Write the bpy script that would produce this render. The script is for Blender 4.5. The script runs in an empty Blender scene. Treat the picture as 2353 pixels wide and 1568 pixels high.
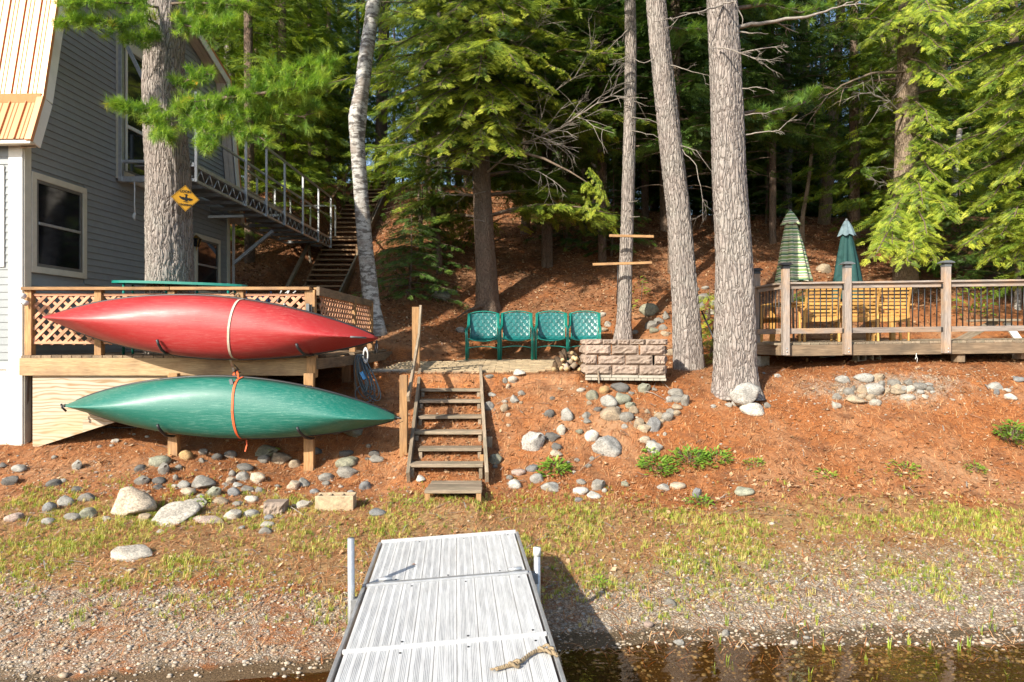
import bpy, math, random
import numpy as np
from mathutils import Vector, Matrix
from math import sin, cos, pi, radians, sqrt, atan2

# ---------------------------------------------------------------- camera, world, sun, exposure
F, CX, CY, H = 1569.0, 1176.5, 774.0, 2.37       # focal length in photo pixels (2353 wide), horizon, eye height over the water
scene = bpy.context.scene
col = scene.collection
cam_d = bpy.data.cameras.new("camera"); cam = bpy.data.objects.new("camera", cam_d); col.objects.link(cam)
cam.location = (0, 0, H); cam.rotation_euler = (radians(90), 0, 0)
cam_d.sensor_width = 36; cam_d.lens = F / 2353 * 36; cam_d.shift_y = -(784 - CY) / 2353
cam_d.clip_start = 0.05; cam_d.clip_end = 2000
scene.camera = cam
SUN_DIR = Vector((0.62, 0.785, 0)).normalized() * cos(radians(31)) + Vector((0, 0, -sin(radians(31))))
world = bpy.data.worlds.new("World"); scene.world = world; world.use_nodes = True
wn = world.node_tree
bg = wn.nodes.get("Background") or wn.nodes.new("ShaderNodeBackground")
sky = wn.nodes.new("ShaderNodeTexSky"); sky.sky_type = 'NISHITA'; sky.sun_disc = False
sky.sun_elevation = radians(31); sky.sun_rotation = atan2(-SUN_DIR.x, -SUN_DIR.y)
sky.air_density = 1.0; sky.dust_density = 1.2; sky.ozone_density = 1.2
wn.links.new(sky.outputs[0], bg.inputs[0]); bg.inputs[1].default_value = 0.13
sun_d = bpy.data.lights.new("sun", 'SUN'); sun_d.energy = 4.6; sun_d.angle = radians(0.55); sun_d.color = (1.0, 0.93, 0.80)
sun = bpy.data.objects.new("sun", sun_d); col.objects.link(sun)
sun.rotation_euler = SUN_DIR.to_track_quat('-Z', 'Y').to_euler()
sun.location = (-8, -10, 12)
vs = scene.view_settings
vs.view_transform = 'Standard'; vs.look = 'None'; vs.exposure = 0.9; vs.gamma = 1.0; vs.use_curve_mapping = False
scene.render.engine = 'CYCLES'
scene.cycles.max_bounces = 6; scene.cycles.transparent_max_bounces = 8; scene.cycles.transmission_bounces = 4
scene.cycles.caustics_reflective = False; scene.cycles.caustics_refractive = False

rnd = random.Random(11)
nr = np.random.RandomState(11)

def P(px, py, Y):
    return Vector(((px - CX) / F * Y, Y, H + (CY - py) / F * Y))
def PX(px, Y): return (px - CX) / F * Y
def PZ(py, Y): return H + (CY - py) / F * Y

# ---------------------------------------------------------------- noise and the height of the ground
def _hash(ix, iy, s):
    h = (ix.astype(np.int64) * 374761393 + iy.astype(np.int64) * 668265263 + s * 974634777) & 0x7fffffff
    h = ((h ^ (h >> 13)) * 1274126177) & 0x7fffffff
    return ((h ^ (h >> 16)) & 0xffff) / 65535.0
def vnoise(x, y, s=0):
    x = np.asarray(x, float); y = np.asarray(y, float)
    ix = np.floor(x); iy = np.floor(y); fx = x - ix; fy = y - iy
    fx = fx * fx * (3 - 2 * fx); fy = fy * fy * (3 - 2 * fy)
    a = _hash(ix, iy, s); b = _hash(ix + 1, iy, s); c = _hash(ix, iy + 1, s); d = _hash(ix + 1, iy + 1, s)
    return (a * (1 - fx) + b * fx) * (1 - fy) + (c * (1 - fx) + d * fx) * fy
def fbm(x, y, s=0, o=4):
    t = 0; a = .5
    for k in range(o):
        t = t + a * vnoise(np.asarray(x) * 2 ** k, np.asarray(y) * 2 ** k, s + k * 7); a *= .5
    return t

YK = [-120, 0, 3, 4.2, 5, 5.6, 7.2, 8.2, 8.8, 9.3, 9.8, 10.4, 10.9, 12, 13.8, 14.6, 16, 18, 20, 22, 25, 28, 40, 90, 600]
LOW = [-9, -3.3, -2.75, -2.49, -2.37, -2.29, -2.13]
ST = {
 -14: [-1.95,-1.75,-1.6,-1.4,-1.2,-1.1,-.9,-.5,-.2,.4,1.5,2.6,3.8,5.5,6.2,7,8,9],
 -7:  [-1.98,-1.74,-1.55,-1.4,-1.2,-1.1,-.9,-.5,-.2,.4,1.5,2.6,3.8,5.5,6.2,7,8,9],
 -4.5:[-1.97,-1.80,-1.6,-1.4,-1.15,-1.05,-.85,-.5,-.2,.3,1.2,2.5,3.6,5.4,6.2,7,8,9],
 -3:  [-2.02,-1.97,-1.88,-1.55,-1.1,-.95,-.72,-.2,.25,.9,1.9,3.0,4.0,5.5,6,7,8,9],
 -1.2:[-2.0,-1.87,-1.58,-1.28,-.95,-.72,-.66,-.58,-.3,.45,1.5,2.7,3.8,5.3,5.7,6.5,8,9],
 .5:  [-2.0,-1.82,-1.5,-1.12,-.8,-.67,-.65,-.58,-.3,.45,1.5,2.6,3.7,5.2,5.6,6.3,7,8],
 2:   [-2.0,-1.8,-1.5,-1.12,-.74,-.63,-.57,-.45,-.1,.6,1.6,2.7,3.6,4.9,5.3,6,7,8],
 3.4: [-1.95,-1.65,-1.38,-1.06,-.75,-.6,-.5,-.2,.2,.9,2.1,3.1,3.9,4.8,5,5.5,6,8],
 6:   [-1.95,-1.6,-1.28,-.92,-.56,-.44,-.42,-.1,.35,1.1,2.1,3.0,3.8,4.2,4.3,5,6,8],
 12:  [-1.95,-1.6,-1.25,-.9,-.54,-.42,-.4,-.1,.35,1.1,2.1,3.0,3.8,4.2,4.3,5,6,8]}
XS = sorted(ST)
def g0(x, y):
    rows = np.stack([np.interp(y, YK, LOW + ST[k]) for k in XS])
    fi = np.interp(x, XS, np.arange(len(XS))); i = np.clip(np.floor(fi).astype(int), 0, len(XS) - 2); f = fi - i
    idx = np.arange(x.size)
    return rows[i, idx] * (1 - f) + rows[i + 1, idx] * f
def G(x, y):
    x = np.asarray(x, float); y = np.asarray(y, float); sh = np.broadcast(x, y).shape
    x = np.broadcast_to(x, sh).ravel(); y = np.broadcast_to(y, sh).ravel()
    z = 0
    for dx, dy, w in ((0, 0, .3), (.35, 0, .1), (-.35, 0, .1), (0, .22, .15), (0, -.22, .15), (.3, .2, .05), (-.3, .2, .05), (.3, -.2, .05), (-.3, -.2, .05)):
        z = z + w * g0(x + dx, y + dy)
    z = z + H + .0038 * np.minimum(y, 40) - np.clip(.028 * x, -.085, .03) * np.clip((8.5 - y) / 2, 0, 1)
    amp = np.clip((y - 5) / 4, .18, 1) * np.where(y > 14, 2.0, 1.0)
    patio = (np.clip((x + 2.6) / .3, 0, 1) * np.clip((1.3 - x) / .3, 0, 1) * np.clip((y - 10.3) / .4, 0, 1) * np.clip((14.2 - y) / .4, 0, 1))
    amp = amp * (1 - .9 * patio)
    z = z + amp * (.10 * (fbm(x * .9 + 31, y * .9 + 7, 3, 3) - .44) + .045 * (fbm(x * 4 + 11, y * 4 + 5, 5, 3) - .44))
    z = z + np.clip((y - 60) / 300, 0, 1) * 6
    # bed of the bank steps, and the cut below the hillside stairs
    bed = H + np.interp(y, [7.2, 7.9, 8.45, 8.62, 8.96, 9.32, 9.68, 10.03, 10.39, 10.75, 11.2], [-2.06, -1.925, -1.90, -1.76, -1.60, -1.42, -1.25, -1.06, -.92, -.76, -.66])
    k = np.clip((x + 1.62) / .2, 0, 1) * np.clip((-.25 - x) / .2, 0, 1) * np.clip((y - 7.2) / .6, 0, 1) * np.clip((11.1 - y) / .3, 0, 1)
    z = z * (1 - k) + (bed + .03 * (fbm(x * 5, y * 5, 8, 2) - .4)) * k
    patio = np.clip((patio - .5) * 4, 0, 1); z = z * (1 - patio) + (H - .552 + (y - 10.8) * .0285 - .028) * patio
    cut = np.interp(y, [14.5, 16, 16.9, 20.35, 20.9, 26, 27.5], [4, 1.6, 2.0, 5.0, 5.05, 8.15, 9.5]) + np.maximum(0, np.abs(x + 5.1) - .75) * 1.1
    z = np.where((y > 14.5) & (y < 27.5), np.minimum(z, cut), z)
    return z.reshape(sh)
def g(x, y): return float(G(x, y))
_YY = np.arange(3.2, 40, .02)
def hit(px, py):
    """the point of the ground seen at this photo pixel"""
    zz = H + (CY - py) / F * _YY
    d = G((px - CX) / F * _YY, _YY) - zz
    k = np.argmax(d > 0)
    Y = _YY[k] if d[k] > 0 else 30.0
    return Vector(((px - CX) / F * Y, Y, g((px - CX) / F * Y, Y)))

# ---------------------------------------------------------------- materials
MATS = {}
class N:
    def __init__(s, name):
        s.m = bpy.data.materials.new(name); s.m.use_nodes = True; s.t = s.m.node_tree
        s.b = s.t.nodes["Principled BSDF"]; MATS[name] = s.m
    def n(s, typ, **kw):
        x = s.t.nodes.new("ShaderNode" + typ)
        for k, v in kw.items():
            if k == 'i':
                for a, b in v.items(): x.inputs[a].default_value = b
            else: setattr(x, k, v)
        return x
    def l(s, a, b): s.t.links.new(a, b)
    def math(s, op, a, b=None):
        x = s.n("Math", operation=op)
        for k, v in enumerate((a, b)):
            if v is None: continue
            if hasattr(v, 'links'): s.l(v, x.inputs[k])
            else: x.inputs[k].default_value = v
        return x.outputs[0]
    def mix(s, f, a, b, mode='MIX'):
        x = s.n("Mix", data_type='RGBA', blend_type=mode)
        for k, v in ((0, f), (6, a), (7, b)):
            if hasattr(v, 'links'): s.l(v, x.inputs[k])
            elif k == 0: x.inputs[0].default_value = v
            else: x.inputs[k].default_value = (*v, 1)[:4]
        return x.outputs[2]
    def ramp(s, fac, stops):
        x = s.n("ValToRGB"); e = x.color_ramp.elements
        while len(e) < len(stops): e.new(.5)
        for k, (p, c) in enumerate(stops):
            e[k].position = p; e[k].color = (*c, 1) if len(c) == 3 else c
        s.l(fac, x.inputs[0]); return x.outputs[0]
    def coord(s, kind='Object', scale=(1, 1, 1), rot=(0, 0, 0), rand=False):
        tc = s.n("TexCoord"); v = tc.outputs[kind]
        if rand:
            oi = s.n("ObjectInfo"); m = s.n("VectorMath", operation='ADD')
            s.l(v, m.inputs[0]); k = s.math('MULTIPLY', oi.outputs['Random'], 57.0)
            s.l(k, m.inputs[1]); v = m.outputs[0]
        mp = s.n("Mapping"); mp.inputs['Scale'].default_value = scale; mp.inputs['Rotation'].default_value = rot
        s.l(v, mp.inputs[0]); return mp.outputs[0]
    def noise(s, vec, scale, detail=4, rough=.6, dist=0):
        x = s.n("TexNoise", i={'Scale': scale, 'Detail': detail, 'Roughness': rough, 'Distortion': dist})
        s.l(vec, x.inputs['Vector']); return x.outputs['Fac']
    def vor(s, vec, scale, feature='F1', out='Distance'):
        x = s.n("TexVoronoi", feature=feature, i={'Scale': scale}); s.l(vec, x.inputs['Vector']); return x.outputs[out]
    def bump(s, h, strength=.5, dist=.01):
        x = s.n("Bump", i={'Strength': strength, 'Distance': dist}); s.l(h, x.inputs['Height'])
        s.l(x.outputs[0], s.b.inputs['Normal']); return x
    def base(s, c):
        if hasattr(c, 'links'): s.l(c, s.b.inputs['Base Color'])
        else: s.b.inputs['Base Color'].default_value = (*c, 1)
    def set(s, rough=None, metal=None, spec=None, **kw):
        if rough is not None:
            if hasattr(rough, 'links'): s.l(rough, s.b.inputs['Roughness'])
            else: s.b.inputs['Roughness'].default_value = rough
        if metal is not None: s.b.inputs['Metallic'].default_value = metal
        if spec is not None: s.b.inputs['Specular IOR Level'].default_value = spec
        return s.m

def wood(name, c1, c2, c3=None, rough=.75, g=1.0, world=False):
    n = N(name)
    v = n.coord('Object', (.9 * g, 14 * g, 14 * g), rand=True)
    a = n.noise(v, 3.0, 5, .65, .6)
    v2 = n.coord('Object', (2.5, 60, 60), rand=True); b = n.noise(v2, 3.0, 3, .6)
    v3 = n.coord('Object', (1.2, 2, 2), rand=True); k = n.noise(v3, 2.2, 3, .6)
    c = n.ramp(a, [(.32, c1), (.68, c2)])
    c = n.mix(n.ramp(k, [(.45, (0, 0, 0)), (.75, (1, 1, 1))]), c, c3 or tuple(x * .6 for x in c1))
    oi = n.n("ObjectInfo"); t = n.math('MULTIPLY_ADD', oi.outputs['Random'], .4)
    t.node.inputs[2].default_value = .78
    hsv = n.n("HueSaturation"); n.l(c, hsv.inputs['Color']); n.l(t, hsv.inputs['Value'])
    c = n.mix(n.ramp(b, [(.38, (.45, .45, .45)), (.52, (0, 0, 0))]), hsv.outputs[0], tuple(x * .35 for x in c1))
    n.base(c); n.bump(n.math('ADD', b, a), .35, .004); return n.set(rough=rough, spec=.3)
WD_HONEY = wood('wood_honey', (.36, .19, .075), (.54, .32, .15), (.25, .15, .085))
WD_PALE = wood('wood_pale_fascia', (.40, .26, .13), (.58, .41, .23), (.27, .17, .10))
WD_GREY = wood('wood_weathered_grey', (.22, .18, .155), (.36, .31, .27), (.42, .27, .16))
WD_BROWN = wood('wood_weathered_brown', (.20, .135, .085), (.36, .26, .165), (.13, .10, .07))
WD_STEP = wood('wood_old_steps', (.21, .155, .105), (.38, .30, .215), (.18, .16, .11))
WD_DARK = wood('wood_dark_stairs', (.26, .15, .08), (.46, .28, .15), (.18, .12, .07))
WD_LATT = wood('wood_lattice', (.56, .27, .15), (.68, .38, .24), (.50, .26, .15))
WD_CHAIR = wood('wood_yellow_chair', (.55, .30, .085), (.66, .38, .12), (.5, .26, .07), rough=.5)
WD_END = wood('wood_cut_end', (.55, .40, .20), (.68, .52, .30))
def plywood():
    n = N('plywood'); v = n.coord('Object', (.55, 1, 3.0), rand=True)
    a = n.noise(v, 1.2, 4, .6, .6)
    w = n.n("TexWave", wave_type='BANDS', bands_direction='Z', i={'Scale': 2.2, 'Distortion': 22.0, 'Detail': 3, 'Detail Scale': .55, 'Detail Roughness': .6}); n.l(v, w.inputs['Vector'])
    c = n.ramp(w.outputs['Fac'], [(.0, (.30, .19, .095)), (.10, (.36, .27, .18)), (.35, (.44, .36, .27)), (1, (.48, .40, .31))])
    c = n.mix(n.ramp(a, [(.4, (0, 0, 0)), (.7, (.7, .7, .7))]), c, (.5, .34, .17))
    n.base(c); n.bump(w.outputs['Fac'], .2, .003); return n.set(rough=.7)
PLY = plywood()
def plain(name, c, rough=.5, metal=0, var=.12, sc=6, bump=0, spec=.5):
    n = N(name); v = n.coord('Object', rand=True); a = n.noise(v, sc, 5, .65)
    n.base(n.ramp(a, [(.3, tuple(x * (1 - var * 1.6) for x in c)), (.7, tuple(min(1, x * (1 + var)) for x in c))]))
    if bump: n.bump(n.noise(v, sc * 12, 3), bump, .003)
    return n.set(rough=rough, metal=metal, spec=spec)
SIDING = plain('siding_grey', (.265, .285, .292), .6, var=.06, bump=.15)
TRIM = plain('trim_cream', (.62, .58, .47), .55, var=.07)
WHITE = plain('white_painted_trim', (.78, .76, .69), .5, var=.05)
SOFFIT = plain('soffit_beige', (.62, .52, .43), .6, var=.08)
ROOFM = plain('roof_orange_metal', (.56, .235, .09), .36, metal=.15, var=.05)
SCREEN = plain('window_frame_dark', (.16, .15, .13), .5)
ALU = plain('galvanised_aluminium', (.50, .51, .52), .38, metal=.6, var=.14, sc=14)
ALUD = plain('dull_grey_aluminium', (.24, .245, .25), .55, metal=.3, var=.15)
BLACKM = plain('black_metal', (.018, .018, .02), .45)
GREYM = plain('grey_cap_metal', (.12, .13, .135), .5)
TEAL = plain('teal_metal', (.01, .185, .145), .3, var=.05)
TEALS = plain('teal_vinyl_strap', (.009, .12, .115), .32, var=.3, sc=1.2)
BLUEM = plain('blue_fabric', (.04, .12, .25), .6)
BRASS = plain('brass', (.5, .3, .08), .35, metal=.8)
WHITEM = plain('white_metal', (.7, .7, .68), .4)
ROPEM = plain('rope_tan', (.30, .22, .13), .9, sc=60, var=.4)
HOSE = plain('grey_blue_cable', (.09, .13, .155), .45, var=.2)
BLUEP = plain('blue_plastic', (.02, .25, .6), .4)
STRAPW = plain('strap_off_white', (.58, .46, .36), .8, sc=30)
STRAPO = plain('strap_orange', (.80, .13, .04), .7, sc=30)
YELLOW = plain('sign_yellow', (.80, .40, .02), .45, var=.05)
SIGNK = plain('sign_black', (.012, .012, .012), .5)
MORTAR = plain('base_slab', (.36, .33, .27), .9, bump=.5)
GREEND = plain('dark_green_canvas', (.008, .055, .05), .8, var=.15, sc=9)
GREYC = plain('faded_grey_canvas', (.14, .20, .22), .85, var=.2, sc=9)
PIPE = plain('black_plastic_pipe', (.02, .02, .022), .4)

def glassm():
    n = N('window_glass'); v = n.coord('Object'); a = n.noise(v, 1.5, 2)
    n.base(n.ramp(a, [(.4, (.006, .007, .009)), (.7, (.02, .022, .028))])); n.bump(n.noise(v, 2.0, 2), .04, .01)
    return n.set(rough=.06, spec=.6)
GLASS = glassm()
def amber_glow():  # amber lamp glass with a weak orange emission
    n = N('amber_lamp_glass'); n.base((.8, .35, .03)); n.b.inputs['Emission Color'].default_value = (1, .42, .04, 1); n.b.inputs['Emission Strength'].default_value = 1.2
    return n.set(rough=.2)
AMBER = amber_glow()

def rockm():
    n = N('rock'); v = n.coord('Object', rand=True); oi = n.n("ObjectInfo")
    a = n.noise(v, 1.3, 6, .7); b = n.noise(v, 9, 5, .75); s = n.vor(v, 24)
    c = n.mix(n.ramp(a, [(.35, (0, 0, 0)), (.65, (1, 1, 1))]), n.mix(1, oi.outputs['Color'], (.68, .66, .62), 'MULTIPLY'), n.mix(1, oi.outputs['Color'], (1.25, 1.22, 1.15), 'MULTIPLY'))
    c = n.mix(n.ramp(b, [(.42, (.55, .55, .55)), (.58, (0, 0, 0))]), c, (.07, .065, .06))
    c = n.mix(n.ramp(s, [(.1, (.5, .5, .5)), (.3, (0, 0, 0))]), c, (.5, .48, .44))
    n.base(c); n.bump(n.math('ADD', b, n.math('MULTIPLY', a, 1.5)), .8, .012); return n.set(rough=.9, spec=.2)
ROCK = rockm()
def blockm():
    n = N('split_face_block'); v = n.coord('Object', rand=True); oi = n.n("ObjectInfo")
    a = n.noise(v, 2.5, 4, .6); b = n.noise(v, 26, 5, .75)
    c = n.mix(n.ramp(a, [(.35, (0, 0, 0)), (.65, (1, 1, 1))]), (.235, .18, .14), (.39, .31, .245))
    c = n.mix(n.ramp(oi.outputs['Random'], [(.2, (.55, .55, .55)), (.8, (0, 0, 0))]), c, (.36, .27, .215))
    c = n.mix(n.ramp(b, [(.4, (.5, .5, .5)), (.55, (0, 0, 0))]), c, (.15, .105, .085))
    n.base(c); n.bump(n.math('ADD', b, a), .8, .012); return n.set(rough=.92, spec=.2)
BLOCK = blockm()
CINDER = plain('cinder_block', (.36, .34, .29), .95, var=.25, sc=20, bump=.9)
CINDERT = plain('tan_concrete_block', (.46, .35, .22), .95, var=.25, sc=30, bump=1.0)
PAVER = plain('paver_tan', (.40, .30, .18), .9, var=.3, sc=4, bump=.5)
def coloured(name, c, rough, bump, sc):
    n = N(name); v = n.coord('Object', rand=True); a = n.noise(v, sc, 5, .7)
    at = n.n("Attribute", attribute_name='var')
    c2 = n.ramp(at.outputs['Fac'], c)
    n.base(n.mix(n.ramp(a, [(.35, (.45, .45, .45)), (.6, (0, 0, 0))]), c2, (.05, .04, .03)))
    if bump: n.bump(a, bump, .005)
    return n.set(rough=rough, spec=.3)
PEBBLE = coloured('beach_pebbles', [(0, (.21, .14, .085)), (.3, (.38, .29, .20)), (.6, (.50, .41, .31)), (.8, (.30, .28, .25)), (.96, (.54, .46, .37)), (1, (.62, .55, .46))], .7, .3, 30)
NEEDLE = coloured('pine_needles_dry', [(0, (.16, .055, .02)), (.35, (.40, .14, .045)), (.7, (.56, .24, .09)), (1, (.70, .44, .22))], .7, 0, 5)
DRYLEAF = coloured('dry_leaves', [(0, (.22, .10, .045)), (.5, (.42, .24, .12)), (1, (.60, .42, .26))], .75, 0, 12)

def leafm(name, stops, trans=.35, rough=.5):
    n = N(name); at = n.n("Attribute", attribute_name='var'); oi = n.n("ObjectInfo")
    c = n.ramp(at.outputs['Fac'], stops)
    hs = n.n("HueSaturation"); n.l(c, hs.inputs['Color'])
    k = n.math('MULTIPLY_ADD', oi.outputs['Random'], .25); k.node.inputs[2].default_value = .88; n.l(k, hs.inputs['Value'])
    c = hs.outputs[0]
    n.base(c); n.set(rough=rough, spec=.3)
    tr = n.n("BsdfTranslucent"); n.l(n.mix(1, c, (1.25, 1.25, .6), 'MULTIPLY'), tr.inputs[0])
    ms = n.n("MixShader"); ms.inputs[0].default_value = trans
    out = n.t.nodes["Material Output"]
    n.l(n.b.outputs[0], ms.inputs[1]); n.l(tr.outputs[0], ms.inputs[2]); n.l(ms.outputs[0], out.inputs[0])
    return n.m
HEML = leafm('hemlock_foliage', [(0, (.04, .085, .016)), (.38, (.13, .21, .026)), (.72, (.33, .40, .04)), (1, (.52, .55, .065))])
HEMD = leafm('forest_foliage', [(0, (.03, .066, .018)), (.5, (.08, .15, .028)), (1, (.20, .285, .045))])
PINEN = leafm('white_pine_needles', [(0, (.07, .16, .035)), (.5, (.17, .31, .055)), (.85, (.32, .46, .08)), (1, (.46, .42, .10))], .4, .4)
GRASSM = leafm('grass_blades', [(0, (.12, .18, .02)), (.35, (.28, .36, .04)), (.6, (.46, .46, .09)), (1, (.55, .42, .18))], .3)
PLANTM = leafm('broad_leaves', [(0, (.07, .15, .02)), (.5, (.16, .29, .035)), (1, (.30, .42, .05))], .3, .4)

def bark(name, c1, c2, c3, sc=1.0, crack=(.05, .035, .028)):
    n = N(name)
    v = n.coord('Object', (1, 1, .17)); vn = n.n("TexNoise", i={'Scale': 5.0, 'Detail': 3}); n.l(v, vn.inputs['Vector'])
    ad = n.n("VectorMath", operation='MULTIPLY_ADD'); n.l(vn.outputs['Color'], ad.inputs[0]); ad.inputs[1].default_value = (.16, .16, .16); n.l(v, ad.inputs[2])
    e = n.vor(ad.outputs[0], 25 * sc, 'DISTANCE_TO_EDGE'); f = n.noise(n.coord('Object', (1, 1, .5)), 38 * sc, 5, .75); k = n.noise(n.coord('Object'), 2.2, 5, .65)
    c = n.ramp(f, [(.3, c1), (.7, c2)])
    c = n.mix(n.ramp(k, [(.45, (0, 0, 0)), (.7, (.7, .7, .7))]), c, c3)
    c = n.mix(n.ramp(e, [(.0, (.7, .7, .7)), (.07, (0, 0, 0))]), c, crack)
    n.base(c)
    h = n.math('ADD', n.ramp(e, [(0, (0, 0, 0)), (.18, (1, 1, 1))]), n.math('MULTIPLY', f, .6))
    n.bump(h, .9, .022); return n.set(rough=.92, spec=.15)
BARKP = bark('bark_white_pine', (.22, .175, .155), (.40, .355, .32), (.33, .31, .275))
BARKH = bark('bark_hemlock', (.16, .105, .075), (.30, .215, .16), (.20, .17, .13), 1.5)
BARKT = bark('bark_tan', (.28, .20, .14), (.42, .33, .24), (.30, .24, .18), 1.6)
DEADW = plain('dead_branch', (.27, .235, .20), .85, var=.25, sc=20)
TWIG = plain('twig_brown', (.14, .10, .07), .85, var=.25, sc=20)
def birch():
    n = N('bark_birch'); v = n.coord('Object', (1, 1, 2.6)); a = n.noise(v, 5.5, 4, .7); b = n.noise(n.coord('Object'), 3, 6, .7); f = n.noise(n.coord('Object', (1, 1, 3)), 30, 4, .7)
    c = n.ramp(f, [(.35, (.34, .32, .29)), (.6, (.58, .56, .52))])
    c = n.mix(n.ramp(a, [(.46, (0, 0, 0)), (.56, (.9, .9, .9))]), c, (.085, .07, .06))
    c = n.mix(n.ramp(b, [(.5, (0, 0, 0)), (.62, (.7, .7, .7))]), c, (.24, .19, .155))
    n.base(c); n.bump(n.math('ADD', a, f), .6, .01); return n.set(rough=.8)
BIRCH = birch()
FIREWD = bark('firewood_bark', (.20, .12, .07), (.36, .23, .13), (.16, .13, .10), 3)

def hullm(name, c, c2):
    n = N(name); v = n.coord('Object'); sc1 = n.noise(n.coord('Object', (1, 9, 26), (0, .0, .05)), 5, 6, .8)
    sc2 = n.noise(n.coord('Object', (2.2, 20, 20), (0, .55, .1)), 7, 4, .8); sc3 = n.noise(n.coord('Object', (2.0, 20, 30), (0, -.42, .1)), 6, 4, .8)
    big = n.noise(v, 1.6, 5, .6)
    m = n.math('MULTIPLY', n.ramp(sc1, [(.5, (0, 0, 0)), (.72, (1, 1, 1))]), n.ramp(big, [(.35, (.25, .25, .25)), (.6, (1, 1, 1))]))
    m2 = n.math('MAXIMUM', n.ramp(sc2, [(.62, (0, 0, 0)), (.70, (1, 1, 1))]), n.ramp(sc3, [(.63, (0, 0, 0)), (.72, (1, 1, 1))]))
    m = n.math('ADD', n.math('MULTIPLY', m, .5), n.math('MULTIPLY', m2, .5))
    n.base(n.mix(m, c, c2)); n.bump(n.math('ADD', sc1, big), .10, .006)
    n.b.inputs['Coat Weight'].default_value = .12; n.b.inputs['Coat Roughness'].default_value = .3
    n.l(n.ramp(n.math('ADD', n.math('MULTIPLY', sc1, .7), n.math('MULTIPLY', big, .4)), [(.38, (.38, .38, .38)), (.68, (.7, .7, .7))]), n.b.inputs['Roughness']); return n.m
HULLR = hullm('hull_red', (.34, .016, .018), (.55, .24, .20))
HULLG = hullm('hull_green', (.003, .13, .095), (.36, .55, .46))
def stripes():
    n = N('striped_canvas'); tc = n.n("TexCoord"); sp = n.n("SeparateXYZ"); n.l(tc.outputs['Object'], sp.inputs[0])
    z = n.math('FRACT', n.math('MULTIPLY', sp.outputs[2], 4.3))
    rp = n.ramp(z, [(0, (.20, .29, .10)), (.2, (.60, .56, .42)), (.30, (.04, .11, .065)), (.42, (.34, .42, .20)), (.56, (.60, .56, .42)), (.64, (.12, .075, .055)), (.70, (.60, .56, .42)), (.78, (.13, .24, .12)), (.92, (.62, .58, .46))])
    rp.node.color_ramp.interpolation = 'CONSTANT'
    n.base(rp); return n.set(rough=.85)
STRIPE = stripes()
def dockm():
    n = N('dock_white_vinyl'); v = n.coord('Object', (14, 1.2, 1), rand=True); a = n.noise(v, 3, 5, .7); b = n.noise(n.coord('Object', rand=True), 3.2, 6, .7)
    c = n.ramp(a, [(.3, (.40, .40, .40)), (.6, (.60, .60, .59))])
    c = n.mix(n.ramp(b, [(.5, (0, 0, 0)), (.8, (.5, .5, .5))]), c, (.46, .45, .42))
    n.base(c); n.bump(a, .15, .002); return n.set(rough=.6, spec=.4)
DOCKM = dockm()

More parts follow.
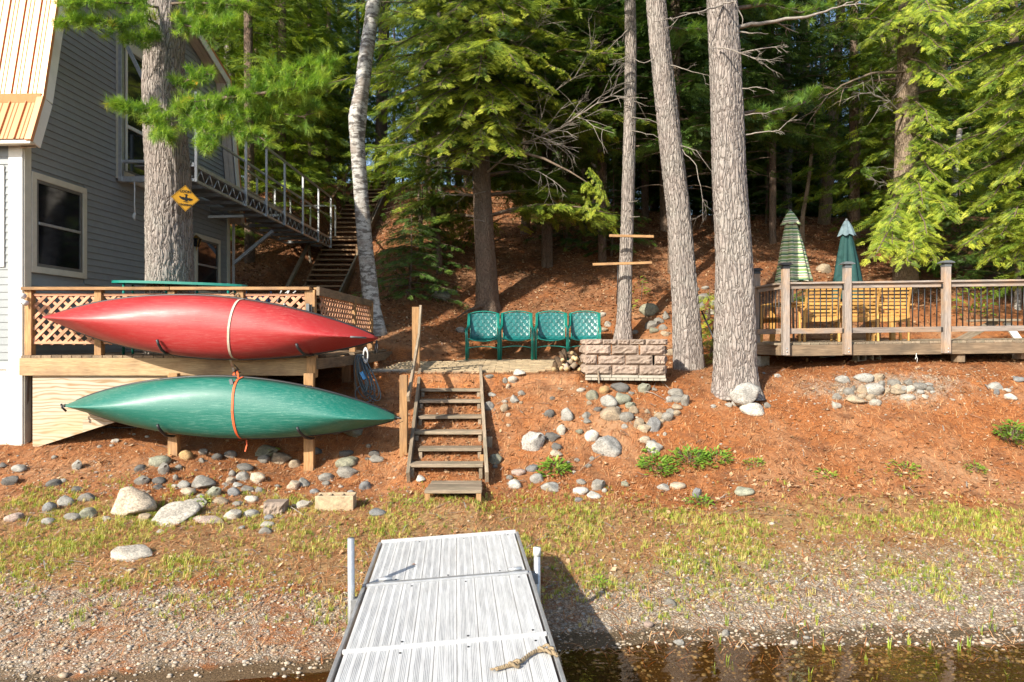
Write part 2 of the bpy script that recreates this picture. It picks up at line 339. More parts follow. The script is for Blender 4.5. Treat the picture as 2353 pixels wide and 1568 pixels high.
def groundm():
    n = N('ground_litter'); pos = n.coord('Object')
    zc = n.n("Attribute", attribute_name='zone'); sep = n.n("SeparateColor"); n.l(zc.outputs['Color'], sep.inputs[0])
    gr_, ga_, mu_ = sep.outputs[0], sep.outputs[1], sep.outputs[2]
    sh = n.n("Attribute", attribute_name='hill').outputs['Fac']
    st = [n.noise(n.coord('Object', (1, 9, 3), (0, 0, r)), 9 + 2 * i, 4, .75, .8) for i, r in enumerate((.3, 1.3, 2.3, 2.9))]
    s = n.math('MAXIMUM', n.math('MAXIMUM', st[0], st[1]), n.math('MAXIMUM', st[2], st[3]))
    big = n.noise(pos, .9, 6, .65); mid = n.noise(pos, 5, 5, .7); fine = n.noise(pos, 70, 4, .8)
    c = n.ramp(s, [(.50, (.22, .07, .022)), (.60, (.47, .17, .05)), (.68, (.62, .26, .085)), (.78, (.72, .42, .19))])
    c = n.mix(n.ramp(fine, [(.38, (.6, .6, .6)), (.55, (0, 0, 0))]), c, (.10, .045, .022))
    c = n.mix(n.ramp(big, [(.45, (0, 0, 0)), (.68, (.6, .6, .6))]), c, (.44, .28, .16))
    pt = n.noise(pos, 2.6, 5, .7)
    c = n.mix(n.ramp(pt, [(.52, (0, 0, 0)), (.66, (.75, .75, .75))]), c, (.15, .065, .032))
    # leafy brown litter up the hill, its colour darkened to stand in for canopy shade
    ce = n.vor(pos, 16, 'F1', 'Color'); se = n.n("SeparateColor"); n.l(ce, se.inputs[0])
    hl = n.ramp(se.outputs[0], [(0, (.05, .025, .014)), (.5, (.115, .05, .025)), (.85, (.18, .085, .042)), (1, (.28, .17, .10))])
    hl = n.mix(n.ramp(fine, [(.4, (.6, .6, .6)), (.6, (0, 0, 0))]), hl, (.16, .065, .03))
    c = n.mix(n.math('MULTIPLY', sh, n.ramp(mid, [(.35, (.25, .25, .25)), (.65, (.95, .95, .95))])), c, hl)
    # gravel
    gv = n.vor(pos, 42, 'F1', 'Color'); sg = n.n("SeparateColor"); n.l(gv, sg.inputs[0])
    gc = n.ramp(sg.outputs[0], [(0, (.26, .18, .11)), (.35, (.48, .36, .24)), (.6, (.60, .48, .36)), (.8, (.36, .32, .27)), (1, (.62, .52, .40))])
    ge = n.vor(pos, 42, 'DISTANCE_TO_EDGE'); gc = n.mix(n.ramp(ge, [(0, (.8, .8, .8)), (.16, (0, 0, 0))]), gc, (.09, .06, .04))
    def th(w, amt=.25):
        return n.ramp(n.math('ADD', w, n.math('MULTIPLY', n.math('SUBTRACT', n.math('ADD', n.math('MULTIPLY', mid, .6), n.math('MULTIPLY', big, .5)), .55), 1.5)), [(.38, (0, 0, 0)), (.62, (1, 1, 1))])
    c = n.mix(th(gr_), c, gc)
    gg = n.ramp(s, [(.5, (.22, .14, .06)), (.62, (.46, .33, .15)), (.75, (.62, .48, .25))])
    c = n.mix(n.math('MULTIPLY', th(ga_), .6), c, gg)
    md = n.ramp(fine, [(.35, (.05, .032, .016)), (.55, (.13, .088, .045)), (.75, (.26, .19, .11))])
    c = n.mix(n.math('MINIMUM', n.math('MULTIPLY', th(mu_), .93), 1), c, md)
    n.base(c)
    h = n.math('ADD', n.math('MULTIPLY', s, 1.0), n.math('ADD', n.math('MULTIPLY', fine, .5), n.math('MULTIPLY', n.math('MULTIPLY', ge, gr_), 2.0)))
    n.bump(h, .8, .02)
    rg = n.math('SUBTRACT', .92, n.math('MULTIPLY', mu_, .45)); n.l(rg, n.b.inputs['Roughness']); n.b.inputs['Specular IOR Level'].default_value = .25
    return n.m
GROUND = groundm()
def waterm():
    n = N('shallow_lake_water'); out = n.t.nodes["Material Output"]
    v = n.coord('Object', (1, 1.6, 1)); h = n.math('ADD', n.noise(v, 2.2, 3, .5), n.math('MULTIPLY', n.noise(v, 9, 2, .5), .22))
    bp = n.n("Bump", i={'Strength': .16, 'Distance': .05}); n.l(h, bp.inputs['Height'])
    tr = n.n("BsdfTransparent"); tr.inputs[0].default_value = (.66, .55, .36, 1)
    gl = n.n("BsdfGlossy"); gl.inputs['Roughness'].default_value = .015; n.l(bp.outputs[0], gl.inputs['Normal'])
    fr = n.n("Fresnel", i={'IOR': 1.36}); n.l(bp.outputs[0], fr.inputs['Normal'])
    ms = n.n("MixShader"); ge_ = n.n('NewGeometry'); n.l(n.math('MULTIPLY', n.math('MULTIPLY', fr.outputs[0], 2.0), n.math('SUBTRACT', 1.0, ge_.outputs['Backfacing'])), ms.inputs[0]); n.l(tr.outputs[0], ms.inputs[1]); n.l(gl.outputs[0], ms.inputs[2]); n.l(ms.outputs[0], out.inputs[0])
    return n.m
WATER = waterm()

# ---------------------------------------------------------------- mesh helpers
def fast(name, V, Fa, mat, smooth=False, var=None):
    V = np.ascontiguousarray(V, dtype=np.float32); Fa = np.ascontiguousarray(Fa, dtype=np.int32)
    me = bpy.data.meshes.new(name); me.vertices.add(len(V)); me.vertices.foreach_set('co', V.ravel())
    k = Fa.shape[1]; me.loops.add(Fa.size); me.loops.foreach_set('vertex_index', Fa.ravel())
    me.polygons.add(len(Fa)); me.polygons.foreach_set('loop_start', np.arange(len(Fa), dtype=np.int32) * k)
    if smooth: me.polygons.foreach_set('use_smooth', np.ones(len(Fa), dtype=bool))
    if var is not None:
        at = me.attributes.new('var', 'FLOAT', 'POINT'); at.data.foreach_set('value', np.ascontiguousarray(var, dtype=np.float32))
    me.update(calc_edges=True)
    if mat: me.materials.append(mat)
    return me
def pymesh(name, V, Fc, mat, smooth=False):
    me = bpy.data.meshes.new(name); me.from_pydata([tuple(v) for v in V], [], Fc); 
    if smooth: me.polygons.foreach_set('use_smooth', [True] * len(me.polygons))
    me.update(); me.materials.append(mat); return me

def tag(o, label=None, cat=None, group=None, kind=None):
    if label: o['label'] = label
    if cat: o['category'] = cat
    if group: o['group'] = group
    if kind: o['kind'] = kind
    return o
class T:
    """a thing: an Empty at its base; parts are given in world coordinates unless local=True"""
    def __init__(s, name, label, cat, loc=(0, 0, 0), rotz=0, group=None, local=False, kind=None):
        s.e = bpy.data.objects.new(name, None); col.objects.link(s.e); s.e.empty_display_size = .1
        s.e.location = loc; s.e.rotation_euler = (0, 0, rotz); s.off = Vector((0, 0, 0)) if local else Vector(loc)
        tag(s.e, label, cat, group, kind)
    def add(s, name, me, loc=(0, 0, 0), R=None, parent=None, color=None, raw=False):
        o = bpy.data.objects.new(name, me); col.objects.link(o)
        M = (R.to_4x4() if R is not None else Matrix.Identity(4)); M.translation = Vector(loc) - (Vector((0, 0, 0)) if raw else s.off)
        if parent is not None and parent is not s.e:
            o.parent = parent; o.matrix_parent_inverse = Matrix.Identity(4)
            M = parent.matrix_basis.inverted() @ M
        else: o.parent = s.e
        o.matrix_basis = M
        if color: o.color = (*color, 1)
        return o
    def world(s, name, V, Fc, mat, smooth=False, parent=None):
        V = [Vector(v) for v in V]; c = sum(V, Vector((0, 0, 0))) / len(V)
        return s.add(name, pymesh(name, [v - c for v in V], Fc, mat, smooth), c, parent=parent)
    def board(s, name, a, b, w, t, mat, up=(0, 0, 1), parent=None, bev=.003, color=None):
        a = Vector(a); b = Vector(b); d = b - a; L = d.length; x = d.normalized(); u = Vector(up)
        y = u.cross(x)
        if y.length < 1e-4: y = Vector((0, 1, 0)).cross(x)
        y.normalize(); z = x.cross(y)
        R = Matrix((x, y, z)).transposed()
        return s.add(name, boxmesh(L, w, t, mat, bev, name), (a + b) / 2, R, parent, color)
    def tube(s, name, pts, r, mat, seg=8, parent=None, cap=True):
        pts = [Vector(p) for p in pts]; rr = r if isinstance(r, (list, tuple)) else [r] * len(pts)
        V, Q = tubegeo(pts, rr, seg); c = pts[0]
        return s.add(name, pymesh(name, [Vector(v) - c for v in V], Q, mat, True), c, parent=parent)
    def copy(s, loc, rotz=0, label=None, group=None, sc=None):
        r = s.e.copy(); col.objects.link(r); r.location = loc; r.rotation_euler = (0, 0, rotz)
        if sc: r.scale = sc
        if label: r['label'] = label
        if group: r['group'] = group
        def rec(src, dst):
            for ch in src.children:
                c = ch.copy(); col.objects.link(c); c.parent = dst; rec(ch, c)
        rec(s.e, r); return r
_bm = {}
def boxmesh(L, W, Th, mat, bev=.003, name='board'):
    key = (round(L, 3), round(W, 3), round(Th, 3), mat.name, bev)
    if key in _bm: return _bm[key]
    a, b, c = L / 2, W / 2, Th / 2; e = min(bev, a * .3, b * .3, c * .3)
    if bev <= 0:
        V = [(x, y, z) for x in (-a, a) for y in (-b, b) for z in (-c, c)]
        Fc = [(0, 1, 3, 2), (4, 6, 7, 5), (0, 4, 5, 1), (2, 3, 7, 6), (0, 2, 6, 4), (1, 5, 7, 3)]
    else:
        V = []; idx = {}
        for sx in (-1, 1):
            for sy in (-1, 1):
                for sz in (-1, 1):
                    for ax in range(3):
                        p = [sx * (a - e), sy * (b - e), sz * (c - e)]; p[ax] = (sx * a, sy * b, sz * c)[ax]
                        idx[(sx, sy, sz, ax)] = len(V); V.append(tuple(p))
        Fc = []
        for ax in range(3):
            o1, o2 = [k for k in range(3) if k != ax]
            for s_ in (-1, 1):
                q = []
                for (i, j) in ((-1, -1), (1, -1), (1, 1), (-1, 1)):
                    k = [0, 0, 0]; k[ax] = s_; k[o1] = i; k[o2] = j; q.append(idx[(*k, ax)])
                Fc.append(tuple(q))
            for i in (-1, 1):
                for j in (-1, 1):
                    k1 = [0, 0, 0]; k1[ax] = -1; k1[o1] = i; k1[o2] = j; k2 = list(k1); k2[ax] = 1
                    Fc.append((idx[(*k1, o1)], idx[(*k2, o1)], idx[(*k2, o2)], idx[(*k1, o2)]))
        for sx in (-1, 1):
            for sy in (-1, 1):
                for sz in (-1, 1): Fc.append(tuple(idx[(sx, sy, sz, k)] for k in range(3)))
        V2 = []
        for f in range(len(Fc)):
            q = Fc[f]; c0 = sum((Vector(V[i]) for i in q), Vector()) / len(q)
            nrm = (Vector(V[q[1]]) - Vector(V[q[0]])).cross(Vector(V[q[2]]) - Vector(V[q[1]]))
            if nrm.dot(c0) < 0: Fc[f] = tuple(reversed(q))
    me = pymesh(name, V, Fc, mat); _bm[key] = me; return me
def tubegeo(pts, rr, seg):
    V = []; Q = []; n = len(pts); prev = None
    for i, p in enumerate(pts):
        d = (pts[min(i + 1, n - 1)] - pts[max(i - 1, 0)]).normalized()
        if prev is None:
            u = Vector((0, 0, 1)) if abs(d.z) < .9 else Vector((1, 0, 0)); u = (u - d * u.dot(d)).normalized()
        else: u = (prev - d * prev.dot(d)).normalized()
        prev = u; w = d.cross(u)
        for k in range(seg):
            t = 2 * pi * k / seg; V.append(p + (u * cos(t) + w * sin(t)) * rr[i])
    for i in range(n - 1):
        for k in range(seg):
            Q.append((i * seg + k, i * seg + (k + 1) % seg, (i + 1) * seg + (k + 1) % seg, (i + 1) * seg + k))
    Q.append(tuple(reversed(range(seg)))); Q.append(tuple(range((n - 1) * seg, n * seg)))
    return V, Q
def frames(d, up):
    d = d / np.linalg.norm(d, axis=1, keepdims=True); y = np.cross(up, d); y /= np.linalg.norm(y, axis=1, keepdims=True) + 1e-9
    z = np.cross(d, y); return np.stack([d, y, z], axis=2)
def inst(tV, tF, R, pos, sc):
    n = len(pos); V = np.einsum('nij,tj->nti', R, tV) * sc.reshape(n, 1, -1) + pos[:, None, :]
    Fa = (tF[None] + (np.arange(n) * len(tV))[:, None, None]).reshape(-1, tF.shape[1])
    return V.reshape(-1, 3), Fa
def single(name, me, loc, label, cat, group=None, kind=None, color=None, rot=None, sc=None):
    o = bpy.data.objects.new(name, me); col.objects.link(o); o.location = loc
    if rot: o.rotation_euler = rot
    if sc: o.scale = sc
    if color: o.color = (*color, 1)
    return tag(o, label, cat, group, kind)
# ================================================================ the setting: ground and water
def axis(dense0, dense1, step, far, n):
    a = np.arange(dense0, dense1, step); e = np.geomspace(.12, far, n)
    return np.concatenate([dense0 - e[::-1], a, dense1 + e])
gx = axis(-8.5, 8.5, .05, 480, 40); gy = np.concatenate([-np.geomspace(.3, 300, 22)[::-1] + 3.4, np.arange(3.4, 15.5, .05), np.arange(15.5, 30, .14), 30 + np.geomspace(.2, 600, 34)])
XX, YY = np.meshgrid(gx, gy); ZZ = G(XX, YY)
fine_amp = np.clip((YY - 4.6) / 1.5, 0, 1) * np.clip((30 - YY) / 10, 0, 1)
ZZ = ZZ + fine_amp * .022 * (fbm(XX * 13, YY * 13, 9, 2) - .37)
nx, ny = len(gx), len(gy); ii = (np.arange(ny - 1)[:, None] * nx + np.arange(nx - 1)[None]).ravel()
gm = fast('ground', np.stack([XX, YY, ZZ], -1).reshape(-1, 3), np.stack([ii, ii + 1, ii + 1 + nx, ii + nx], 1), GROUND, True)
def band(v, a, b, c, d): return np.clip((v - a) / (b - a), 0, 1) * np.clip((d - v) / (d - c), 0, 1)
xr = np.clip((XX - .3) / 1.5, 0, 1)                      # right-hand beach
big = fbm(XX * .55, YY * .55, 21, 3) - .44
Yn = YY + big * 1.1
gravel = xr * band(Yn, 4.9, 5.2, 6.4, 7.1) + (1 - xr) * band(Yn, 4.6, 4.9, 5.9, 6.5) * .6
gravel = np.maximum(gravel, .62 * np.exp(-((XX - 5.6) / 1.8) ** 2 - ((YY - 10.1) / .45) ** 2))
grass = band(Yn, 5.7, 6.5, 7.6, 8.4)
mud = np.clip((.075 - ZZ) / .05, 0, 1) * np.where(YY < 6.5, 1, 0)
mud = np.maximum(mud, (1 - xr) * band(Yn, 4.2, 4.4, 4.9, 5.5) * .45)
ca = gm.attributes.new('zone', 'FLOAT_COLOR', 'POINT')
ca.data.foreach_set('color', np.stack([gravel, grass, mud, np.ones_like(mud)], -1).astype(np.float32).ravel())
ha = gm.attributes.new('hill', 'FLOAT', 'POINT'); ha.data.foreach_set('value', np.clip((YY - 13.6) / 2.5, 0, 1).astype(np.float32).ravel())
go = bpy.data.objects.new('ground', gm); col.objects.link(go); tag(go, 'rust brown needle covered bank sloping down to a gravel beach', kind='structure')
wv = [(-480, -300, .02), (480, -300, .02), (480, 7.0, .02), (-480, 7.0, .02)]
wo = bpy.data.objects.new('water', pymesh('water', wv, [(0, 1, 2, 3)], WATER)); col.objects.link(wo); tag(wo, 'clear brown shallow water along the beach', kind='structure')

# ================================================================ the house
HO = Vector((-6.72, 9.4, 0)); HR = -atan2(.043, 1)
house = T('gambrel_house', 'grey clapboard house with an orange metal gambrel roof behind the left deck', 'house', HO, HR, local=True)
prof = [(0, 5.15), (.12, 5.72), (.42, 7.38), (.62, 8.0), (3.1, 8.9), (5.58, 8.0), (5.78, 7.38), (6.08, 5.72), (6.2, 5.15)]   # gable outline (depth, height)
def zspan(z):
    if z <= 5.15: return 0.0, 6.2
    zs = [p[1] for p in prof[:5]]; ys = [p[0] for p in prof[:5]]
    a = float(np.interp(z, zs, ys)); return a, 6.2 - a
core = [(0, .45), (0, 5.15)] + prof[1:-1] + [(6.2, 5.15), (6.2, .45)]
nV = len(core)
wall = house.add('wall', pymesh('wall', [(-.03, y, z) for y, z in core] + [(-8.5, y, z) for y, z in core], [tuple(range(nV)), tuple(reversed(range(nV, 2 * nV)))] + [(i, i + nV, (i + 1) % nV + nV, (i + 1) % nV) for i in range(nV)], SIDING), (0, .0, 0))
# inner faces of openings are drawn as built-in window boxes, so boards stop at the trims
WIN = dict(front=(.12, 1.27, 3.27, 4.68), upper=(2.05, 3.95, 5.03, 7.46), far=(4.62, 5.72, 3.25, 4.50), door=(2.95, 3.92, 2.09, 4.62))
row = .1035; z = .5
k = 0
while z < 8.75:
    a, b = zspan(z + row * .5)
    segs = [(a + (.10 if z < 5.1 else .05), b - (.10 if z < 5.1 else .05))]
    for (y0, y1, z0, z1) in WIN.values():
        if z + row > z0 + .01 and z < z1 - .01:
            ns = []
            for s0, s1 in segs:
                if y0 > s0: ns.append((s0, min(s1, y0)))
                if y1 < s1: ns.append((max(s0, y1), s1))
            segs = [q for q in ns if q[1] - q[0] > .02]
    for (s0, s1) in segs:
        L = s1 - s0; h2 = L / 2
        V = [(0.0, -h2, 0), (.024, -h2, 0), (.004, -h2, row + .012), (0.0, -h2, row + .012), (0.0, h2, 0), (.024, h2, 0), (.004, h2, row + .012), (0.0, h2, row + .012)]
        me = pymesh('clapboard', V, [(0, 1, 2, 3), (7, 6, 5, 4), (1, 5, 6, 2), (0, 4, 5, 1), (3, 2, 6, 7), (0, 3, 7, 4)], SIDING)
        house.add('clapboard', me, (-.028, (s0 + s1) / 2, z), raw=True)
    # front facade (facing the lake), outside its corner board
    if z < 4.95:
        for (x0, x1) in ([(-8.4, -.2)] if not (3.30 < z < 4.7) else [(-8.4, -1.45), (-.255, -.2)]):
            if z < 1.95: continue
            L = x1 - x0; h2 = L / 2
            V = [(-h2, 0, 0), (-h2, -.016, 0), (-h2, -.004, row + .012), (-h2, 0, row + .012), (h2, 0, 0), (h2, -.016, 0), (h2, -.004, row + .012), (h2, 0, row + .012)]
            house.add('clapboard', pymesh('clapboard', V, [(3, 2, 1, 0), (4, 5, 6, 7), (1, 2, 6, 5), (0, 1, 5, 4), (2, 3, 7, 6), (0, 4, 7, 3)], SIDING), ((x0 + x1) / 2, -.001, z), raw=True)
    z += row
def hb(name, a, b, w, t, mat, up=(0, 0, 1), parent=None, bev=.003): return house.board(name, a, b, w, t, mat, up, parent, bev)
hb('corner_board', (-.10, -.012, .78), (-.10, -.012, 5.1), .20, .035, WHITE, (0, 1, 0))
hb('corner_board', (.003, .055, .78), (.003, .055, 5.1), .125, .03, TRIM, (1, 0, 0))
hb('corner_board', (.003, 6.145, .9), (.003, 6.145, 5.1), .12, .03, TRIM, (1, 0, 0))
def window(y0, y1, z0, z1, tw=.09, sashes=2, name='window', rail=True):
    fr = house.add(name, boxmesh(.03, y1 - y0 - 2 * tw, z1 - z0 - 2 * tw, GLASS, 0, 'backing'), (-.022, (y0 + y1) / 2, (z0 + z1) / 2), raw=True)
    c = (y0 + y1) / 2
    for a, b in (((0.006, y0, z1 - tw / 2), (0.006, y1, z1 - tw / 2)), ((0.006, y0, z0 + tw / 2), (0.006, y1, z0 + tw / 2))): hb('frame', a, b, tw, .045, TRIM, (1, 0, 0), fr)
    for y in (y0 + tw / 2, y1 - tw / 2): hb('frame', (.006, y, z0 + tw), (.006, y, z1 - tw), tw, .045, TRIM, (1, 0, 0), fr)
    i0, i1, j0, j1 = y0 + tw, y1 - tw, z0 + tw, z1 - tw; s = .045
    for y in (i0 + s / 2, i1 - s / 2): hb('sash', (.002, y, j0), (.002, y, j1), s, .03, SCREEN, (1, 0, 0), fr)
    for zz in (j0 + s / 2, j1 - s / 2): hb('sash', (.002, i0 + s, zz), (.002, i1 - s, zz), s, .03, SCREEN, (1, 0, 0), fr)
    if rail: hb('meeting_rail', (.006, i0 + s, (j0 + j1) / 2), (.006, i1 - s, (j0 + j1) / 2), .04, .035, ALU, (1, 0, 0), fr)
    hb('pane', (-.004, c, j0 + s), (-.004, c, j1 - s), i1 - i0 - 2 * s, .006, GLASS, (1, 0, 0), fr, 0)
    return fr
window(*WIN['front']); window(*WIN['far'])
up = window(*WIN['upper'], tw=.16, rail=False)
hb('sash', (.01, 2.95, 5.2), (.01, 2.95, 7.3), .08, .04, WHITE, (1, 0, 0), up)
hb('sash', (.01, 2.29, 5.2), (.01, 2.29, 7.3), .06, .04, WHITE, (1, 0, 0), up)
hb('sash', (.014, 2.32, 5.98), (.014, 3.0, 5.98), .06, .03, WHITE, (1, 0, 0), up)
dr = house.add('door', boxmesh(.05, .78, 2.42, SCREEN, .003, 'door'), (-.002, 3.435, 3.33), raw=True)
for y in (3.0, 3.87): hb('door_frame', (.006, y, 2.09), (.006, y, 4.52), .1, .045, TRIM, (1, 0, 0), dr)
hb('door_frame', (.006, 2.95, 4.57), (.006, 3.92, 4.57), .1, .045, TRIM, (1, 0, 0), dr)
# the window and the skirt panel of the front facade
fw = house.add('window', boxmesh(1.0, .03, 1.3, GLASS, 0, 'backing'), (-.86, .012, 4.0), raw=True)
for x in (-.305, -1.40): hb('frame', (x, -.012, 3.33), (x, -.012, 4.72), .09, .045, WHITE, (0, 1, 0), fw)
for zz in (3.37, 4.68): hb('frame', (-1.355, -.012, zz), (-.35, -.012, zz), .09, .045, WHITE, (0, 1, 0), fw)
hb('skirt_frame', (-.215, -.012, .86), (-.215, -.012, 1.94), .028, .03, WHITE, (0, 1, 0)); hb('skirt_frame', (-2.0, -.012, 1.97), (-.2, -.012, 1.97), .1, .036, WHITE, (0, 1, 0)); hb('skirt_frame', (-2.0, -.012, .86), (-.23, -.012, .86), .14, .034, WHITE, (0, 1, 0))
hb('skirt_panel', (-1.1, .0, .93), (-1.1, .0, 1.92), 1.7, .012, plain('skirt_grey', (.5, .5, .47), .7), (0, 1, 0))
# roof: ribbed metal panels with trim along the gable
roof = house.add('roof', pymesh('roof_deck', [(x, y, z) for x in (.25, -8.6) for (y, z) in [(-.2, 5.0), (.03, 5.66), (.35, 7.34), (.55, 8.02), (3.1, 8.96), (5.65, 8.02), (5.85, 7.34), (6.17, 5.66), (6.4, 5.0)]],
    [(i, i + 1, i + 10, i + 9) for i in range(8)], SOFFIT), (0, 0, 0), raw=True)
def roof_panel(x1, w, pts, nr_):
    pr = []; rib = w / nr_
    for i in range(nr_):
        x = i * rib
        pr += [(x, 0), (x + rib * .36, 0), (x + rib * .40, .007), (x + rib * .44, 0), (x + rib * .60, 0), (x + rib * .64, .007), (x + rib * .68, 0), (x + rib * .88, 0), (x + rib * .92, .022), (x + rib * .97, .022)]
    pr.append((w, 0)); m = len(pr); V = []; Q = []
    for i, (y, zz) in enumerate(pts):
        a = pts[max(i - 1, 0)]; b = pts[min(i + 1, len(pts) - 1)]; d = Vector((0, b[0] - a[0], b[1] - a[1])).normalized(); nn = Vector((0, -d.z, d.y))
        if nn.y > 0 and zz < 8 and y < 3: nn = -nn
        for (x, h) in pr: V.append(Vector((-x, y, zz)) + nn * (h + .012))
    for i in range(len(pts) - 1):
        for k in range(m - 1): Q.append((i * m + k, i * m + k + 1, (i + 1) * m + k + 1, (i + 1) * m + k))
    return house.add('roof_panel', pymesh('roof_panel', V, Q, ROOFM), (x1, 0, 0), parent=roof, raw=True)
for i in range(5): roof_panel(.25 - .92 * i, .92, [(.03, 5.69), (.35, 7.34)], 4); 
for i in range(5): roof_panel(.25 - .92 * i, .92, [(-.2, 5.03), (.02, 5.60)], 4)
for i in range(5): roof_panel(.25 - .92 * i, .92, [(.36, 7.36), (.55, 8.02), (3.1, 8.97)], 4)
hb('ridge_flashing', (-4.4, .0, 5.655), (.26, .0, 5.655), .03, .12, ROOFM, (0, -.3, 1), roof)
hb('fascia_board', (-8.5, -.17, 4.985), (.26, -.17, 4.985), .10, .035, TRIM, (0, 0, 1), roof)
RP = [(-.2, 5.0), (.03, 5.66), (.35, 7.34), (.55, 8.02), (3.1, 8.96), (5.65, 8.02), (5.85, 7.34), (6.17, 5.66), (6.4, 5.0)]
for i in range(8):
    (y0, z0), (y1, z1) = RP[i], RP[i + 1]; d = Vector((0, y1 - y0, z1 - z0)); L = d.length; d.normalize(); nn = Vector((0, -d.z, d.y))
    if i < 4 or True:
        inw = Vector((0, d.z, -d.y))
        a = Vector((.262, y0, z0)) + inw * .08; b = Vector((.262, y1, z1)) + inw * .08
        hb('rake_board', a, b, .16, .025, WHITE, (1, 0, 0), roof)
        a = Vector((.24, y0, z0)) - inw * .022; b = Vector((.24, y1, z1)) - inw * .022
        hb('rake_flashing', a, b, .05, .09, ROOFM, (1, 0, 0), roof)
        a = Vector((.12, y0, z0)) + inw * .14; b = Vector((.12, y1, z1)) + inw * .14
        for q in (.055, .165): hb('soffit_board', a + Vector((q - .115, 0, 0)), b + Vector((q - .115, 0, 0)), .10, .012, SOFFIT, inw, roof)
# wall lantern beside the far window and the amber lamp near the balcony
def lantern(loc, label, amber=False):
    t = T('wall_lantern', label, 'lantern', loc, HR, local=True)
    t.board('back_plate', (.02, 0, -.12), (.02, 0, .12), .06, .02, BRASS, (1, 0, 0))
    t.tube('arm', [(.02, 0, .02), (.08, 0, .14), (.14, 0, .12)], .008, BRASS)
    gl = pymesh('lantern_glass', [(sx * a, sy * a, zz) for a, zz in ((.035, -.1), (.065, .06)) for sx, sy in ((-1, -1), (1, -1), (1, 1), (-1, 1))], [(3, 2, 1, 0), (4, 5, 6, 7), (0, 1, 5, 4), (1, 2, 6, 5), (2, 3, 7, 6), (3, 0, 4, 7)], AMBER if amber else GLASS)
    t.add('lantern_glass', gl, (.14, 0, 0))
    t.add('lantern_cap', pymesh('lantern_cap', [(-.075, -.075, .065), (.075, -.075, .065), (.075, .075, .065), (-.075, .075, .065), (0, 0, .14)], [(3, 2, 1, 0), (0, 1, 4), (1, 2, 4), (2, 3, 4), (3, 0, 4)], BRASS), (.14, 0, 0))
    for sx, sy in ((-1, -1), (1, -1), (1, 1), (-1, 1)): t.tube('lantern_rib', [(.14 + sx * .037, sy * .037, -.1), (.14 + sx * .067, sy * .067, .065)], .005, BRASS, 5)
    t.tube('finial', [(.14, 0, -.1), (.14, 0, -.19)], [.02, .004], BRASS, 6)
    return t
lantern(P(436, 556, 13.75), 'brass carriage lantern on the grey wall beside the far lower window')
lantern(P(431, 184, 14.0), 'glowing amber lamp high on the house behind the pine boughs', True)
# rope pull hanging under the balcony
t = T('hanging_rope', 'white rope with a clip hanging under the metal balcony beside the left pine', 'rope', P(309, 418, 11.5))
t.tube('rope', [P(309, 418, 11.5), P(309.5, 440, 11.5), P(309, 470, 11.5), P(310, 492, 11.5)], .012, WHITEM, 6); t.tube('clip', [P(310, 490, 11.5), P(307, 498, 11.5), P(310, 507, 11.5)], [.02, .028, .008], WHITEM, 8)

# ================================================================ metal gangway along the house
gw = T('metal_gangway', 'grey metal truss gangway with tube railing running from house to hillside stairs', 'gangway', (-5.9, 11.5, 5.0))
Xr, Xl, Y0, Y1, zb = PX(440, 11.5), -6.42, 11.55, 20.3, PZ(412, 11.5)
Xr = -5.40; zt = zb + .26
gw.board('bottom_chord', (Xr, Y0, zb), (Xr, Y1, zb), .05, .05, ALU); gw.board('top_chord', (Xr, Y0, zt), (Xr, Y1, zt), .05, .07, ALU)
gw.board('bottom_chord', (Xl, 15.8, zb), (Xl, Y1, zb), .05, .05, ALU); gw.board('top_chord', (Xl, 15.8, zt), (Xl, Y1, zt), .05, .07, ALU)
yy = Y0 + .12; flip = 0
while yy < Y1 - .2:
    a, b = ((zb + .02, zt - .03) if flip % 2 == 0 else (zt - .03, zb + .02))
    gw.tube('truss_web', [(Xr, yy, a), (Xr, yy + .17, b)], .011, ALU, 5); yy += .17; flip += 1
gw.board('floor_plate', ((Xr + Xl) / 2, Y0, zt - .02), ((Xr + Xl) / 2, Y1, zt - .02), Xr - Xl - .06, .03, ALUD)
for i in range(13): gw.board('cross_beam', (Xl, Y0 + .1 + i * .72, zb + .06), (Xr - .03, Y0 + .1 + i * .72, zb + .06), .05, .07, ALUD)
ztr = PZ(374, 16.1); zmr = PZ(428.5, 16.1)
posts = [Y0 + .03, 13.75, 14.9, 16.1, 17.5, 18.9, 20.2]
for y in posts: gw.board('rail_post', (Xr + .045, y, zb - .03), (Xr + .045, y, ztr), .045, .045, ALU, (1, 0, 0))
gw.board('top_rail', (Xr + .045, Y0, ztr + .022), (Xr + .045, Y1 - .05, ztr + .022), .045, .045, ALU); gw.board('middle_rail', (Xr, Y0, zmr), (Xr, Y1, zmr), .04, .04, ALU)
for y in (16.0, 17.2, 18.5, 19.8, 21.0): gw.board('rail_post', (Xl, y, zb + .3), (Xl, y, ztr - .1), .045, .045, ALU, (1, 0, 0))
gw.board('top_rail', (Xl, 15.9, ztr - .08), (Xl, 21.0, ztr - .08), .045, .045, ALU); gw.board('middle_rail', (Xl + .01, 15.9, zmr), (Xl + .01, 21.0, zmr), .04, .04, ALU)
gw.board('end_rail', (Xl + .03, 21.0, ztr - .08), (-5.43, 21.0, ztr - .08), .045, .045, WHITEM); gw.board('rail_post', (-5.43, 21.0, zt), (-5.43, 21.0, ztr - .1), .045, .045, WHITEM, (1, 0, 0))
gw.board('rail_post', (Xl + .22, 21.0, zt), (Xl + .22, 21.0, ztr - .1), .045, .045, WHITEM, (1, 0, 0))
